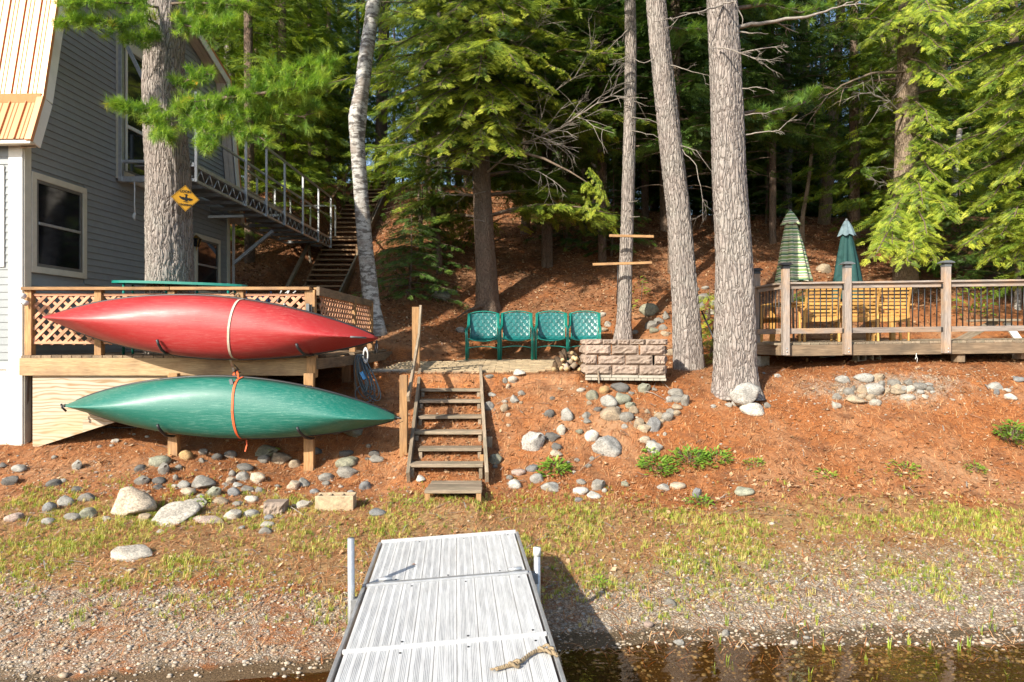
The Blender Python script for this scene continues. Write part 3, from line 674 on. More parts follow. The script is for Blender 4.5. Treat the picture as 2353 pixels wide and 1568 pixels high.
# balcony frame against the wall
gw.board('bottom_chord', (-6.62, Y0 - .03, zb), (Xr - .03, Y0 - .03, zb), .07, .09, ALU); gw.board('top_chord', (-6.62, Y0 - .03, zb + .30), (Xr - .03, Y0 - .03, zb + .30), .06, .05, ALU)
gw.board('wall_post', (-6.58, Y0 - .06, zb - .04), (-6.58, Y0 - .06, PZ(82, 11.5)), .08, .06, ALU, (1, 0, 0))
gw.board('brace', P(282, 86, 11.48), P(329, 182, 11.48), .055, .05, ALU, (0, 1, 0)); gw.board('brace', P(537, 606, 15.6), P(627, 531, 15.9), .07, .07, ALU, (0, 1, 0))
gw.board('wall_post', (PX(537, 15.68), 15.68, 2.6), (PX(537, 15.68), 15.68, zb + .1), .05, .05, ALU, (1, 0, 0))
gw.board('cross_beam', P(470, 499, 14.6), P(640, 495, 15.9), .06, .06, ALU)

# ================================================================ wooden hillside stairs
def flight(name, label, x0, x1, ya, za, yb, zb_, n, mat, stringL=True):
    t = T(name, label, 'stairs', ((x0 + x1) / 2, ya, za - .2))
    for i in range(n):
        f = i / (n - 1); y = ya + (yb - ya) * f; zz = za + (zb_ - za) * f
        t.board('tread', (x0, y, zz), (x1, y, zz), .26, .045, mat)
    o = Vector((0, yb - ya, zb_ - za)).normalized(); u = Vector((0, -o.z, o.y))
    for x in (x0 - .02, x1 + .02): t.board('stringer', Vector((x, ya, za - .12)) - o * .25, Vector((x, yb, zb_ - .12)) + o * .1, .045, .2, mat, u)
    return t
zl = PZ(545, 20.5)
fl = flight('lower_stairs', 'shaded dark wooden stairs climbing behind the left deck up to the gangway landing', -5.62, -4.55, 16.9, 2.55, 20.35, zl - .28, 16, WD_DARK)
fl.board('handrail', (-4.43, 17.1, PZ(700, 17.1)), (-4.43, 20.7, PZ(548, 20.7)), .05, .16, WD_STEP, (0, -.6, .8))
for y in (17.8, 19.9): fl.board('post', (-4.50, y, g(-4.5, y) - .2), (-4.50, y, 2.55 + (y - 16.9) * .80 + .05), .09, .09, WD_DARK, (1, 0, 0))
ut = flight('upper_stairs', 'sunlit brown wooden stairs climbing the hill behind the birch', -5.68, -4.62, 20.95, zl + .05, 25.9, PZ(398, 25.9), 17, WD_DARK)
ut.board('stringer', (-4.50, 20.9, zl - .05), (-4.50, 26.0, PZ(400, 26.0)), .05, .2, WD_STEP, (0, -.5, .86))
for (y, h) in ((21.7, .95), (23.3, 1.0), (25.2, .9)):
    zz = zl + (y - 20.95) * .64; ut.board('post', (-5.72, y, zz - .5), (-5.72, y, zz + h), .09, .09, WD_DARK, (1, 0, 0))
ut.board('handrail', (-5.72, 21.3, zl + .22 + .95), (-5.72, 25.4, zl + .22 + .95 + 4.1 * .64), .09, .05, WD_DARK, (0, -.5, .86))
for (x, y, h) in ((-4.55, 22.9, 0), (-4.55, 25.7, 0.9), (-5.72, 26.1, 1.0), (-4.2, 26.3, 1.0)):
    zz = zl + (y - 20.95) * .64; ut.board('post', (x, y, zz - 1.2), (x, y, zz + h), .09, .09, WD_DARK, (1, 0, 0))
ut.board('top_landing', (-5.75, 26.4, PZ(396, 26.0)), (-3.9, 26.4, PZ(396, 26.0)), .7, .05, WD_DARK)
ld = T('stair_landing', 'small wooden landing joining the gangway and the two hillside stairs', 'landing', (-5.2, 20.6, zl - .3))
for i in range(5): ld.board('plank', (-5.7, 20.42 + i * .135, zl - .1), (-4.5, 20.42 + i * .135, zl - .1), .125, .04, WD_DARK)
for (x, y) in ((-5.6, 20.5), (-4.6, 20.5)): ld.board('post', (x, y, g(x, y) - .2), (x, y, zl - .12), .09, .09, WD_DARK, (1, 0, 0))
ld.board('brace', P(660, 660, 18.2), P(712, 556, 19.8), .09, .09, WD_STEP, (0, 1, 0)); ld.board('post', P(709, 560, 19.8), P(716, 625, 19.8), .07, .07, WD_STEP, (1, 0, 0))
# ================================================================ left deck with railing and lattice
DT = PZ(817, 9.35)                                                    # deck top
XC = -2.69; XL = -6.70
dk = T('left_deck', 'honey brown wooden deck with lattice railing in front of the grey house', 'deck', (-4.7, 9.35, DT))
YF = 9.33
def plankmesh(): pass
x = XL + .07
while x < XC - .05:
    dk.board('deck_board', (x, YF - .02, DT - .018), (x, 14.9, DT - .018), .132, .036, WD_BROWN); x += .139
for x, ye, y0 in ((XC + .03, 15.3, 9.6), (XC + .135, 15.3, 10.9)): dk.board('deck_board', (x, y0, DT - .018), (x, ye, DT - .018), .095, .034, WD_BROWN)
dk.board('fascia', (XL - .02, YF, DT - .155), (XC - .07, YF, DT - .155), .24, .045, WD_PALE, (0, 1, 0))
dk.board('fascia', (XC + .02, 9.30, DT - .115), (-2.47, 11.7, DT - .115), .15, .045, WD_BROWN, (.96, -.1, 0)); dk.board('fascia', (-2.465, 11.7, DT - .115), (-2.43, 15.4, DT - .115), .15, .045, WD_BROWN, (1, 0, 0))
dk.board('corner_block', (XC - .035, YF - .01, DT - .30), (XC - .035, YF - .01, DT + .0), .13, .12, WD_HONEY, (1, 0, 0))
RT = PZ(660, 9.35)
pxs = [PX(67, 9.4), PX(227, 9.4), PX(395, 9.4), PX(553, 9.4), PX(713, 9.4)]
sidey = [11.5, 12.9]
for x in pxs: dk.board('rail_post', (x, 9.42, DT), (x, 9.42, RT - .04), .095, .14 if x > -3 else .095, WD_HONEY, (1, 0, 0))
for y in sidey: dk.board('rail_post', (XC + .01, y, DT), (XC + .01, y, RT - .04), .1, .1, WD_HONEY, (1, 0, 0))
dk.board('top_rail', (PX(50, 9.35), 9.40, RT - .02), (PX(391, 9.35), 9.40, RT - .02), .15, .042, WD_HONEY)
dk.board('top_rail', (PX(392, 9.35), 9.40, RT - .019), (PX(712, 9.35), 9.40, RT - .019), .15, .042, WD_HONEY)
dk.board('top_rail', (XC + .03, 9.36, RT - .055), (XC + .03, 13.0, RT - .055), .045, .12, WD_BROWN); dk.board('top_rail', (XC - .03, 9.48, RT - .012), (XC - .03, 13.0, RT - .012), .07, .03, WD_HONEY)
LT, LB = PZ(677.5, 9.4), PZ(791, 9.4)
def lattice(a, b, zt_, zb_, nrm, sx):
    """crossing slats between two posts; a, b are the bottom corners"""
    a = Vector(a); b = Vector(b); L = (b - a).length; u = (b - a) / L; Hh = zt_ - zb_
    p = dk.board('lattice_panel', a + Vector((0, 0, .018)) , b + Vector((0, 0, .018)), .036, .03, WD_LATT, nrm)
    dk.board('lattice_rail', a + Vector((0, 0, Hh)), b + Vector((0, 0, Hh)), .036, .03, WD_LATT, nrm, p)
    st_ = .15
    for s in (1, -1):
        k = -Hh if s > 0 else 0.0
        kk = np.arange(-Hh + .03, L + (0 if s > 0 else Hh), st_)
        for c in kk:
            pts = []
            # line u = c + s*v  (v from 0..Hh), clipped to 0..L
            v0, v1 = 0.0, Hh
            if s > 0: v0 = max(v0, -c); v1 = min(v1, L - c)
            else: v0 = max(v0, c - L); v1 = min(v1, c)
            if v1 - v0 < .04: continue
            q0 = a + u * (c + s * v0) + Vector((0, 0, v0)); q1 = a + u * (c + s * v1) + Vector((0, 0, v1)); off = Vector(nrm) * (.006 if s > 0 else -.006)
            dk.board('lattice_slat', q0 + off, q1 + off, .042, .009, WD_LATT, nrm, p, 0)
for i in range(4): lattice((pxs[i] + .05, 9.42, LB), (pxs[i + 1] - (.05 if i < 3 else .08), 9.42, LB), LT, LB, (0, -1, 0), 1)
lattice((XC + .01, 9.52, LB), (XC + .01, 11.45, LB), LT - .0, LB, (1, 0, 0), 1)
lattice((XC + .01, 11.55, LB), (XC + .01, 12.85, LB), LT, LB, (1, 0, 0), 1)
for (x, y) in ((PX(815, 10.6), 10.9), (-2.6, 13.6), (XC - .1, 11.5), (-5.6, 11.0), (-4.2, 11.5)): dk.board('support_post', (x, y, g(x, y) - .15), (x, y, DT - .1), .13, .13, WD_DARK, (1, 0, 0))
dk.board('joist', (XL, 11.0, DT - .14), (XC, 11.0, DT - .14), .2, .05, WD_DARK, (0, 1, 0))
dk.board('rail_bracket', P(707, 698, 9.3), P(707, 722, 9.3), .045, .012, GREYM, (0, 1, 0))
# plywood skirt leaning under the deck
A = P(75, 1031, 9.36); B = P(75, 858, 9.36); C_ = P(489, 860, 9.36); D_ = P(478, 905, 9.36); E_ = P(335, 948, 9.36); F_ = P(268, 969, 9.36)
pl = T('plywood_skirt', 'weathered plywood sheet leaning under the left deck behind the green canoe', 'plywood', A)
def slab(t, name, pts, th, mat, dirn=(0, 1, 0)):
    n = len(pts); d = Vector(dirn) * th; return t.world(name, [Vector(p) for p in pts] + [Vector(p) + d for p in pts], [tuple(range(n)), tuple(reversed(range(n, 2 * n)))] + [(i + n, (i + 1) % n + n, (i + 1) % n, i) for i in range(n)], mat)
slab(pl, 'sheet', [A, F_, E_, D_, C_, B], .014, PLY)
slab(pl, 'patch', [P(190, 994, 9.345), P(268, 969, 9.345), P(266, 952, 9.345), P(226, 953, 9.345), P(190, 964, 9.345)], .012, PLY)
t = T('leaning_board', 'grey weathered board leaning in the gap between house corner and plywood', 'board', P(58, 945, 9.6)); t.board('board', P(54, 948, 9.55), P(73, 868, 9.6), .1, .03, WD_GREY, (0, 1, 0)); t.board('board', P(56, 1016, 9.45), P(60, 860, 9.45), .07, .05, WD_GREY, (0, 1, 0))
t = T('black_pipe', 'black plastic pipe lying on the bank below the plywood', 'pipe', hit(235, 985)); pp = [hit(x_, y_) + Vector((0, 0, .015)) for x_, y_ in ((232, 984), (270, 987), (320, 985), (375, 978))]; t.tube('pipe', pp, .014, PIPE, 8)
t = T('white_flood_light', 'small white twin flood lamp clipped to the left end of the deck rail', 'lamp', P(50, 683, 9.25))
t.tube('lamp_head', [P(44, 676, 9.3), P(54, 681, 9.18)], [.02, .04], WHITEM, 10); t.tube('lamp_head', [P(50, 690, 9.3), P(59, 697, 9.18)], [.02, .04], WHITEM, 10); t.tube('bracket', [P(47, 678, 9.3), P(50, 700, 9.3)], .012, WHITEM)

# canoe rack
rack = T('canoe_rack', 'wooden post rack with black metal hooks holding two canoes in front of the deck', 'rack', P(710, 1100, 9.2))
for (px_, yt, yb_) in ((400, 858, 1040), (711, 858, 1104)):
    b_ = hit(px_, yb_); rack.board('post', (PX(px_, 9.22), 9.22, PZ(yb_, 9.22) - .1), (PX(px_, 9.22), 9.22, PZ(yt, 9.22)), .13, .09, WD_HONEY, (0, 1, 0))
def hook(px_, ytop, ybot, lean):
    a = P(px_, ytop, 8.66); pts = [a, P(px_ + 3 * lean, (ytop * 2 + ybot) / 3, 8.68), P(px_ + 10 * lean, ybot - 8, 8.72), P(px_ + 19 * lean, ybot, 8.80), P(px_ + 30 * lean, ybot + 2, 8.95), P(px_ + 38 * lean, ybot + 1, 9.2)]
    rack.tube('hook', pts, .018, BLACKM, 8)
hook(361, 781, 812, 1); hook(681, 790, 815, 1); hook(362, 976, 1001, 1); hook(683, 982, 1006, 1)
rack.board('hook_bracket', P(709, 886, 9.17), P(709, 900, 9.17), .08, .02, BLACKM, (0, 1, 0)); rack.board('hook_bracket', P(714, 700, 9.33), P(714, 722, 9.33), .04, .02, BLACKM, (0, 1, 0))

# ================================================================ canoes
def canoe(label, tl, tr, ytop, ybot, mat, Yk=8.62, endcol=BLACKM):
    A_ = P(*tl, Yk + .5); B_ = P(*tr, Yk + .5); C0 = (A_ + B_) / 2; L = (B_ - A_).length; ux = (B_ - A_).normalized(); uz = Vector((-ux.z, 0, ux.x)); uy = Vector((0, 1, 0))
    W = (ybot - ytop) / F * (Yk + .12) / 2; zc = PZ((ytop + ybot) / 2, Yk + .12) - C0.z
    NU, NV = 72, 28; V = []; Q = []
    for i in range(NU + 1):
        t = -1 + 2 * i / NU; t = math.copysign(abs(t) ** .9, t); a = abs(t)
        w = W * max(0, 1 - a ** 1.9) ** .88 + .014; dep = .36 + .13 * a ** 3 - .43 * a ** 12; p = 2.7 - 1.55 * min(1, a / .8) ** 1.4
        rock = -.47 + .05 * a ** 3 + .43 * a ** 12
        for j in range(NV + 1):
            s = -1 + 2 * j / NV; s = math.copysign(abs(s) ** .85, s); f = 1 - (max(0, 1 - abs(s) ** p)) ** (1 / p)
            vee = .035 * abs(s) ** .8 * (1 - a ** 2) 
            sheer = .05 * a ** 2
            V.append(C0 + ux * (t * L / 2 * (1 - .012 * f * a)) + uz * (zc * (1 - a ** 2) + s * w) + uy * (rock + vee + dep * f + sheer * f))
    for i in range(NU):
        for j in range(NV): k = i * (NV + 1) + j; Q.append((k, k + NV + 1, k + NV + 2, k + 1))
    t_ = T('canoe', label, 'canoe', C0)
    h = t_.world('hull', V, Q, mat, True); md = h.modifiers.new('thick', 'SOLIDIFY'); md.thickness = .012; md.offset = -1
    for j in (0, NV):
        t_.tube('gunwale', [V[i * (NV + 1) + j] + uy * .004 for i in range(1, NU, 2)], .016, BLACKM, 8)
    for i in (NU // 2 - 14, NU // 2 + 15): t_.board('thwart', V[i * (NV + 1)] , V[i * (NV + 1) + NV], .06, .02, WD_BROWN)
    return t_, V, NU, NV, ux, uz
red, RV, NU, NV, rux, ruz = canoe('red canoe hanging on its side above the green one, scratched hull facing out', (100, 729), (868, 778), 679, 823, HULLR)
grn, GV, _, _, gux, guz = canoe('green canoe hanging on its side on the lower hooks, scratched hull facing out', (150, 930), (915, 962), 871, 1012, HULLG)
def skid(t, V, side, mat, n0, n1, tip):
    k = NV // 2; idx = [side(i) for i in range(n0, n1)]
    t.tube('stem_band', [V[i * (NV + 1) + k] - Vector((0, .008, 0)) for i in idx], .013, mat, 8)
skid(red, RV, lambda i: NU - i, GREYM, 2, 6, 0); skid(grn, GV, lambda i: i, BLACKM, 0, 4, 0)
def handle(t, a, b): t.tube('grab_handle', [a, (a + b) / 2 + Vector((0, -.03, 0)), b], .014, BLACKM, 8)
handle(red, P(117, 748, 9.15), P(140, 733, 9.15)); handle(red, P(866, 783, 9.1), P(862, 812, 9.1)); handle(grn, P(141, 929, 9.1), P(152, 945, 9.12)); handle(grn, P(908, 959, 9.08), P(929, 962, 9.08))
red.tube('cord', [P(868, 790, 8.8), P(867, 812, 8.8), P(863, 800, 8.85)], .007, BLACKM, 5)
grn.tube('cord', [P(905, 965, 8.7), P(912, 975, 8.7), P(926, 968, 8.75)], .004, BLACKM, 5)
def strap(label, V, ia, ib, mat, ext, top):
    pts = []
    for j in range(NV + 1):
        f = j / NV; i = ib + (ia - ib) * f; i0 = int(i); q = V[i0 * (NV + 1) + j].lerp(V[(i0 + 1) * (NV + 1) + j], i - i0); nx_ = Vector((0, -1, 0))
        u = (V[(i0) * (NV + 1) + min(j + 1, NV)] - V[(i0) * (NV + 1) + max(j - 1, 0)]).normalized(); nn = u.cross(Vector((1, 0, 0))).normalized()
        if nn.y > 0 and 1 < j < NV - 1: nn = -nn
        if j <= 1: nn = Vector((0, 0, -1))
        if j >= NV - 1: nn = Vector((0, 0, 1))
        pts.append(q + nn * .006)
    pts = list(reversed(pts)); pts = [Vector(top)] + pts + [Vector(e) for e in ext]
    t = T('ratchet_strap', label, 'strap', pts[0]); w = .014; VV = []; QQ = []
    for p in pts: VV += [p + Vector((-w, 0, 0)), p + Vector((w, 0, 0)), p + Vector((w, -.003, 0.001)), p + Vector((-w, -.003, 0.001))]
    for i in range(len(pts) - 1):
        for k in range(4): QQ.append((i * 4 + k, i * 4 + (k + 1) % 4, i * 4 + 4 + (k + 1) % 4, i * 4 + 4 + k))
    t.world('webbing', VV, QQ, mat); return t
def fi(px_, tl, tr):
    t = (px_ - (tl + tr) / 2) / ((tr - tl) / 2); t = math.copysign(abs(t) ** (1 / .9), t); return (t + 1) / 2 * NU
s1 = strap('off white strap wrapped over the red canoe', RV, fi(561, 100, 868), fi(556, 100, 868), STRAPW, [P(529, 828, 8.95), P(535, 845, 9.2), P(539, 862, 9.2)], P(540, 684, 9.25))
for a in ((536, 683), (542, 679), (530, 676), (548, 690)): s1.tube('knot', [P(*a, 9.2), P(a[0] + 6, a[1] - 4, 9.16), P(a[0] + 9, a[1] + 3, 9.2)], .012, ROPEM, 6)
s2 = strap('orange strap wrapped over the green canoe with a loose tail below', GV, fi(560, 150, 915), fi(573, 150, 915), STRAPO, [P(548, 1013, 8.9)], P(536, 862, 9.2))
def ribbon(t, name, pts, w, mat):
    VV = []; QQ = []; pts = [Vector(p) for p in pts]
    for p in pts: VV += [p + Vector((-w, 0, 0)), p + Vector((w, 0, 0)), p + Vector((w, .003, .001)), p + Vector((-w, .003, .001))]
    for i in range(len(pts) - 1):
        for k in range(4): QQ.append((i * 4 + k, i * 4 + 4 + k, i * 4 + 4 + (k + 1) % 4, i * 4 + (k + 1) % 4))
    return t.world(name, VV, QQ, mat)
ribbon(s2, 'tail', [P(566, 1012, 9.0), P(567, 1022, 8.98), P(563, 1038, 8.97)], .008, STRAPO); ribbon(s2, 'loop', [P(538, 855, 9.15), P(531, 885, 8.9), P(548, 872, 8.95), P(544, 850, 9.15)], .012, STRAPO)
s2.board('buckle', P(530, 872, 8.78), P(533, 884, 8.78), .045, .02, GREYM, (0, 1, 0))
t = T('bungee', 'tangled black bungee cord knotted between the two canoe straps', 'bungee cord', P(542, 845, 9.2))
for k in range(5): t.tube('loop', [P(538 + 3 * k, 838 + 3 * k, 9.2), P(546 - k, 846 + 2 * k, 9.12), P(536 + 4 * k, 856, 9.18), P(550 - 3 * k, 850 + k, 9.15)], .006, BLACKM, 5)

# ================================================================ things on the left deck
tb = T('teal_oval_table', 'long teal metal mesh table standing on the deck behind the left railing', 'table', (PX(412, 9.9), 9.95, DT))
ce = Vector((PX(412, 9.9), 9.92, 0)); tz = PZ(653, 9.9); V = []; Q = []; n = 40
for r_, dz in ((1, .018), (1, -.018), (.93, -.018), (.93, .004)):
    for k in range(n): a = 2 * pi * k / n; V.append((ce.x + .98 * r_ * cos(a), ce.y + .28 * r_ * sin(a) - .0, tz + dz + .03 * -cos(a)))
for j in range(3):
    for k in range(n): Q.append((j * n + k, j * n + (k + 1) % n, (j + 1) * n + (k + 1) % n, (j + 1) * n + k))
Q.append(tuple(3 * n + k for k in range(n))); tb.world('table_top', V, Q, TEAL)
for (dx, dy) in ((-.75, -.12), (.75, -.12), (.75, .12), (-.75, .12), (-.2, 0), (.25, 0)): tb.tube('leg', [(ce.x + dx, ce.y + dy, tz), (ce.x + dx, ce.y + dy, DT)], .018, TEAL, 8)
tb.tube('stretcher', [(ce.x - .75, ce.y, tz - .16), (ce.x + .75, ce.y, tz - .16)], .014, TEAL)
def scroll_chair():
    t = T('scrolled_metal_chair', 'white wrought iron chair with scrolled back posts behind the deck railing', 'chair', (PX(625, 11.5), 11.5, DT))
    b = Vector((PX(622, 11.5), 11.5, DT))
    for dx in (0, .13):
        pts = [b + Vector((dx, 0, .42)), b + Vector((dx + .06, 0, .7)), b + Vector((dx + .14, 0, .95)), b + Vector((dx + .2, 0, 1.06)), b + Vector((dx + .27, 0, 1.08)), b + Vector((dx + .29, 0, 1.02)), b + Vector((dx + .25, 0, .99))]
        t.tube('back_post', pts, .011, WHITEM, 7)
    for k in range(4): t.tube('back_bar', [b + Vector((.05 + .03 * k, 0, .62 + .1 * k)), b + Vector((.19 + .03 * k, 0, .60 + .1 * k))], .007, WHITEM, 6)
    t.board('seat', b + Vector((-.05, .0, .42)), b + Vector((-.05, -.42, .42)), .4, .02, WHITEM)
    for dx, dy in ((-.22, 0), (.12, 0), (-.22, -.4), (.12, -.4)): t.tube('leg', [b + Vector((dx, dy, .42)), b + Vector((dx, dy, 0))], .012, WHITEM, 7)
scroll_chair()
t = T('blue_folding_chair', 'blue folding chair leaning behind the deck railing', 'chair', (PX(590, 12), 12, DT)); b = Vector((PX(585, 12), 12, DT))
t.board('backrest', b + Vector((0, 0, .62)), b + Vector((.0, .1, 1.0)), .42, .015, BLUEM, (0, 1, 0))
for dx in (-.22, .22): t.tube('frame', [b + Vector((dx + .02, .14, 1.06)), b + Vector((dx, 0, .5)), b + Vector((dx, -.3, 0))], .014, BLUEM); t.tube('leg', [b + Vector((dx, -.4, .42)), b + Vector((dx, .15, 0))], .013, BLUEM)
t.board('seat', b + Vector((0, 0, .43)), b + Vector((0, -.4, .43)), .42, .015, BLUEM)

# hose / cable coil on its reel at the deck's side
cb = T('cable_reel', 'white cable hanger with a hanging coil of grey blue cable beside the deck', 'cable', P(840, 810, 10.2))
for k in range(11):
    o = rnd.uniform(-5, 5); wd = rnd.uniform(8, 22); ln = rnd.uniform(75, 112); lean = rnd.uniform(18, 40); pts = []
    for q in range(25):
        a = 2 * pi * q / 24; yy = 815 + ln * (1 - cos(a)) / 2; xx = 826 + o + sin(a) * wd * (.5 + .5 * (1 - cos(a)) / 2) + lean * ((yy - 815) / 100) ** 1.4
        pts.append(P(xx, yy, 10.05 - .012 * k + .05 * sin(a * 2)))
    cb.tube('cable_loop', pts, .0085, HOSE, 6)
cb.tube('cable_loop', [P(838 + 22 * cos(a * .3), 905 + 20 * sin(a * .3), 10.0) for a in range(22)], .0085, HOSE, 6)
V = []; Q = []
for r_, zz in ((1, 0), (1, .02), (.55, .02), (.55, 0)):
    for k in range(24): a = 2 * pi * k / 24; V.append(P(840 + 6.5 * r_ * cos(a), 817 + 19 * r_ * sin(a), 10.0 - zz))
for j in range(4):
    for k in range(24): Q.append((j * 24 + k, j * 24 + (k + 1) % 24, ((j + 1) % 4) * 24 + (k + 1) % 24, ((j + 1) % 4) * 24 + k))
cb.world('hanger', V, Q, WHITEM, True); cb.board('clip', P(830, 855, 9.86), P(838, 872, 9.86), .05, .03, BLUEP, (0, 1, 0))

# ================================================================ right deck
def rz(x): return .013 * (x - 4.2)
RD = PZ(788.5, 10.7); XA, XB = 4.2, 9.2
rd = T('right_deck', 'weathered grey wooden deck with black balusters on the right of the large pine', 'deck', (5.5, 10.7, RD))
x = XA - .02
while x < XB:
    rd.board('deck_board', (x, 10.71, RD - .018 + rz(x)), (x - .15, 14.2, RD - .018 + rz(x)), .136, .036, WD_STEP); x += .144
rd.board('fascia', (4.27, 10.69, RD - .037 - .085), (9.2, 10.69, RD - .037 - .085 + rz(9.2)), .17, .045, WD_BROWN, (0, 1, 0))
rd.board('fascia', (4.20, 10.70, RD - .115), (4.02, 11.6, RD - .115), .16, .045, WD_BROWN, (1, 0, 0)); 
def cap(x, y, z_, mat=GREYM):
    V = []; 
    for (s, h) in ((.055, 0), (.055, .035), (.045, .04), (.045, .052), (.088, .056), (.088, .066), (.05, .095), (.012, .102)):
        V += [(x + sx * s, y + sy * s, z_ + h) for sx, sy in ((-1, -1), (1, -1), (1, 1), (-1, 1))]
    Q = [(3, 2, 1, 0)] + [(i * 4 + k, i * 4 + (k + 1) % 4, i * 4 + 4 + (k + 1) % 4, i * 4 + 4 + k) for i in range(7) for k in range(4)] + [(28, 29, 30, 31)]
    rd.world('post_cap', V, Q, mat)
rp = [PX(1803, 10.65), PX(1944, 10.65), PX(2171, 10.65), PX(2400, 10.65)]
for i, x in enumerate(rp):
    rd.board('rail_post', (x, 10.62, PZ(817, 10.6) + rz(x)), (x, 10.62, PZ(618, 10.6) + rz(x)), .1, .1, WD_GREY, (1, 0, 0)); cap(x, 10.62, PZ(618, 10.6) + rz(x), BLACKM if i == 0 else GREYM)
    for q in (801, 809): rd.tube('bolt', [(x + .005, 10.57, PZ(q, 10.6)), (x + .005, 10.562, PZ(q, 10.6))], .012, ALU, 8)
    if i: 
        for q in (662, 762): rd.board('rail_bracket', (x - .058, 10.63, PZ(q - 5, 10.6) + rz(x)), (x - .058, 10.63, PZ(q + 5, 10.6) + rz(x)), .05, .012, BLACKM, (1, 0, 0))
cx_, cy_ = PX(1738, 11.5), 11.5; rd.board('rail_post', (cx_, cy_, RD - .2), (cx_, cy_, PZ(630, 11.5)), .1, .1, WD_GREY, (1, 0, 0)); cap(cx_, cy_, PZ(630, 11.5), BLACKM)
R1, R2, R3, R4 = PZ(652.5, 10.7), PZ(660.5, 10.7), PZ(756, 10.7), PZ(767.5, 10.7)
def bay(a, b, nb):
    a = Vector(a); b = Vector(b); dz = Vector((0, 0, 1))
    rd.board('top_rail', a + dz * (R1 + rz(a.x)), b + dz * (R1 + rz(b.x)), .13, .03, WD_GREY); rd.board('upper_rail', a + dz * (R1 - .052 + rz(a.x)), b + dz * (R1 - .052 + rz(b.x)), .04, .07, WD_GREY)
    rd.board('bottom_rail', a + dz * ((R3 + R4) / 2 + rz(a.x)), b + dz * ((R3 + R4) / 2 + rz(b.x)), .04, .085, WD_GREY)
    for k in range(nb):
        p = a.lerp(b, (k + .6) / (nb + .2)); rd.tube('baluster', [p + dz * (R3 - .03 + rz(p.x)) + Vector((0, .02, 0)), p + dz * (R1 - .07 + rz(p.x)) + Vector((0, .02, 0))], .0095, BLACKM, 8)
bay((rp[0] + .05, 10.66, 0), (rp[1] - .05, 10.66, 0), 9); bay((rp[1] + .05, 10.66, 0), (rp[2] - .05, 10.66, 0), 15); bay((rp[2] + .05, 10.66, 0), (rp[3] - .05, 10.66, 0), 15); bay((cx_ + .02, 11.45, 0), (rp[0] - .03, 10.70, 0), 7)
rd.board('support_post', P(2201, 800, 10.8), P(2201, 832, 10.8), .17, .12, WD_BROWN, (1, 0, 0)); rd.board('support_post', P(2345, 798, 10.9), P(2345, 825, 10.9), .2, .12, WD_GREY, (1, 0, 0))
t = T('hanging_string', 'tied white string hanging under the right deck fascia', 'string', P(2106, 814, 10.66)); t.tube('string', [P(2106, 812, 10.66), P(2105, 818, 10.64), P(2108, 824, 10.66), P(2107, 833, 10.66)], .006, WHITEM, 5); t.tube('string', [P(2105, 820, 10.65), P(2103, 826, 10.64)], .005, WHITEM, 5)
# slatted chairs and table
def slat_chair(label, loc, rot):
    t = T('slatted_armchair', label, 'chair', loc, rot, 'yellow slatted chairs around the deck table', local=True)
    for sx in (-1, 1):
        t.board('leg', (sx * .27, -.24, 0), (sx * .27, -.20, .62), .055, .035, WD_CHAIR, (1, 0, 0)) ; t.board('leg', (sx * .26, .24, 0), (sx * .26, .27, .62), .055, .035, WD_CHAIR, (1, 0, 0))
        pts = [(sx * .255, -.2, .40), (sx * .255, -.25, .6), (sx * .255, -.33, .78), (sx * .255, -.42, .90)]
        for a, b in zip(pts, pts[1:]): t.board('back_post', a, b, .05, .035, WD_CHAIR, (1, 0, 0))
        t.board('arm', (sx * .30, -.28, .635), (sx * .30, .32, .635), .065, .028, WD_CHAIR)
    t.board('seat_rail', (-.26, -.22, .385), (.26, -.22, .385), .03, .07, WD_CHAIR); t.board('seat_rail', (-.26, .25, .385), (.26, .25, .385), .03, .07, WD_CHAIR)
    for k in range(6): t.board('seat_slat', (-.25, -.17 + .08 * k, .43), (.25, -.17 + .08 * k, .43), .065, .018, WD_CHAIR)
    for k in range(8):
        f = k / 7; zz = .47 + .42 * f; yy = -.215 - .20 * f ** 1.6
        t.board('back_slat', (-.235, yy, zz), (.235, yy, zz), .036, .016, WD_CHAIR, (0, 1, .25))
    return t
slat_chair('yellow slatted armchair seen from behind, left of the three along the railing', (PX(1890, 11.6), 11.75, RD), -.22)
slat_chair('yellow slatted armchair seen from behind, middle of the three along the railing', (PX(1978, 11.6), 11.75, RD), -.22)
slat_chair('yellow slatted armchair seen from behind, right of the three along the railing', (PX(2050, 11.6), 11.75, RD), -.28)
slat_chair('yellow slatted armchair at the head of the deck table behind the corner post', (PX(1762, 12.0), 12.3, RD), -1.2)
tt = T('slatted_deck_table', 'yellow wooden slatted table with two closed umbrellas on the right deck', 'table', (PX(1930, 12.6), 12.6, RD))
for k in range(7): tt.board('table_slat', (4.75, 12.2 + .12 * k, RD + .7), (7.0, 12.2 + .12 * k, RD + .7), .11, .025, WD_CHAIR)
tt.board('apron', (4.85, 12.22, RD + .65), (6.9, 12.22, RD + .65), .07, .025, WD_CHAIR, (0, 1, 0))
for (x, y) in ((4.9, 12.3), (6.85, 12.3), (4.9, 12.85), (6.85, 12.85)): tt.board('leg', (x, y, RD), (x, y, RD + .68), .08, .08, WD_CHAIR, (1, 0, 0))
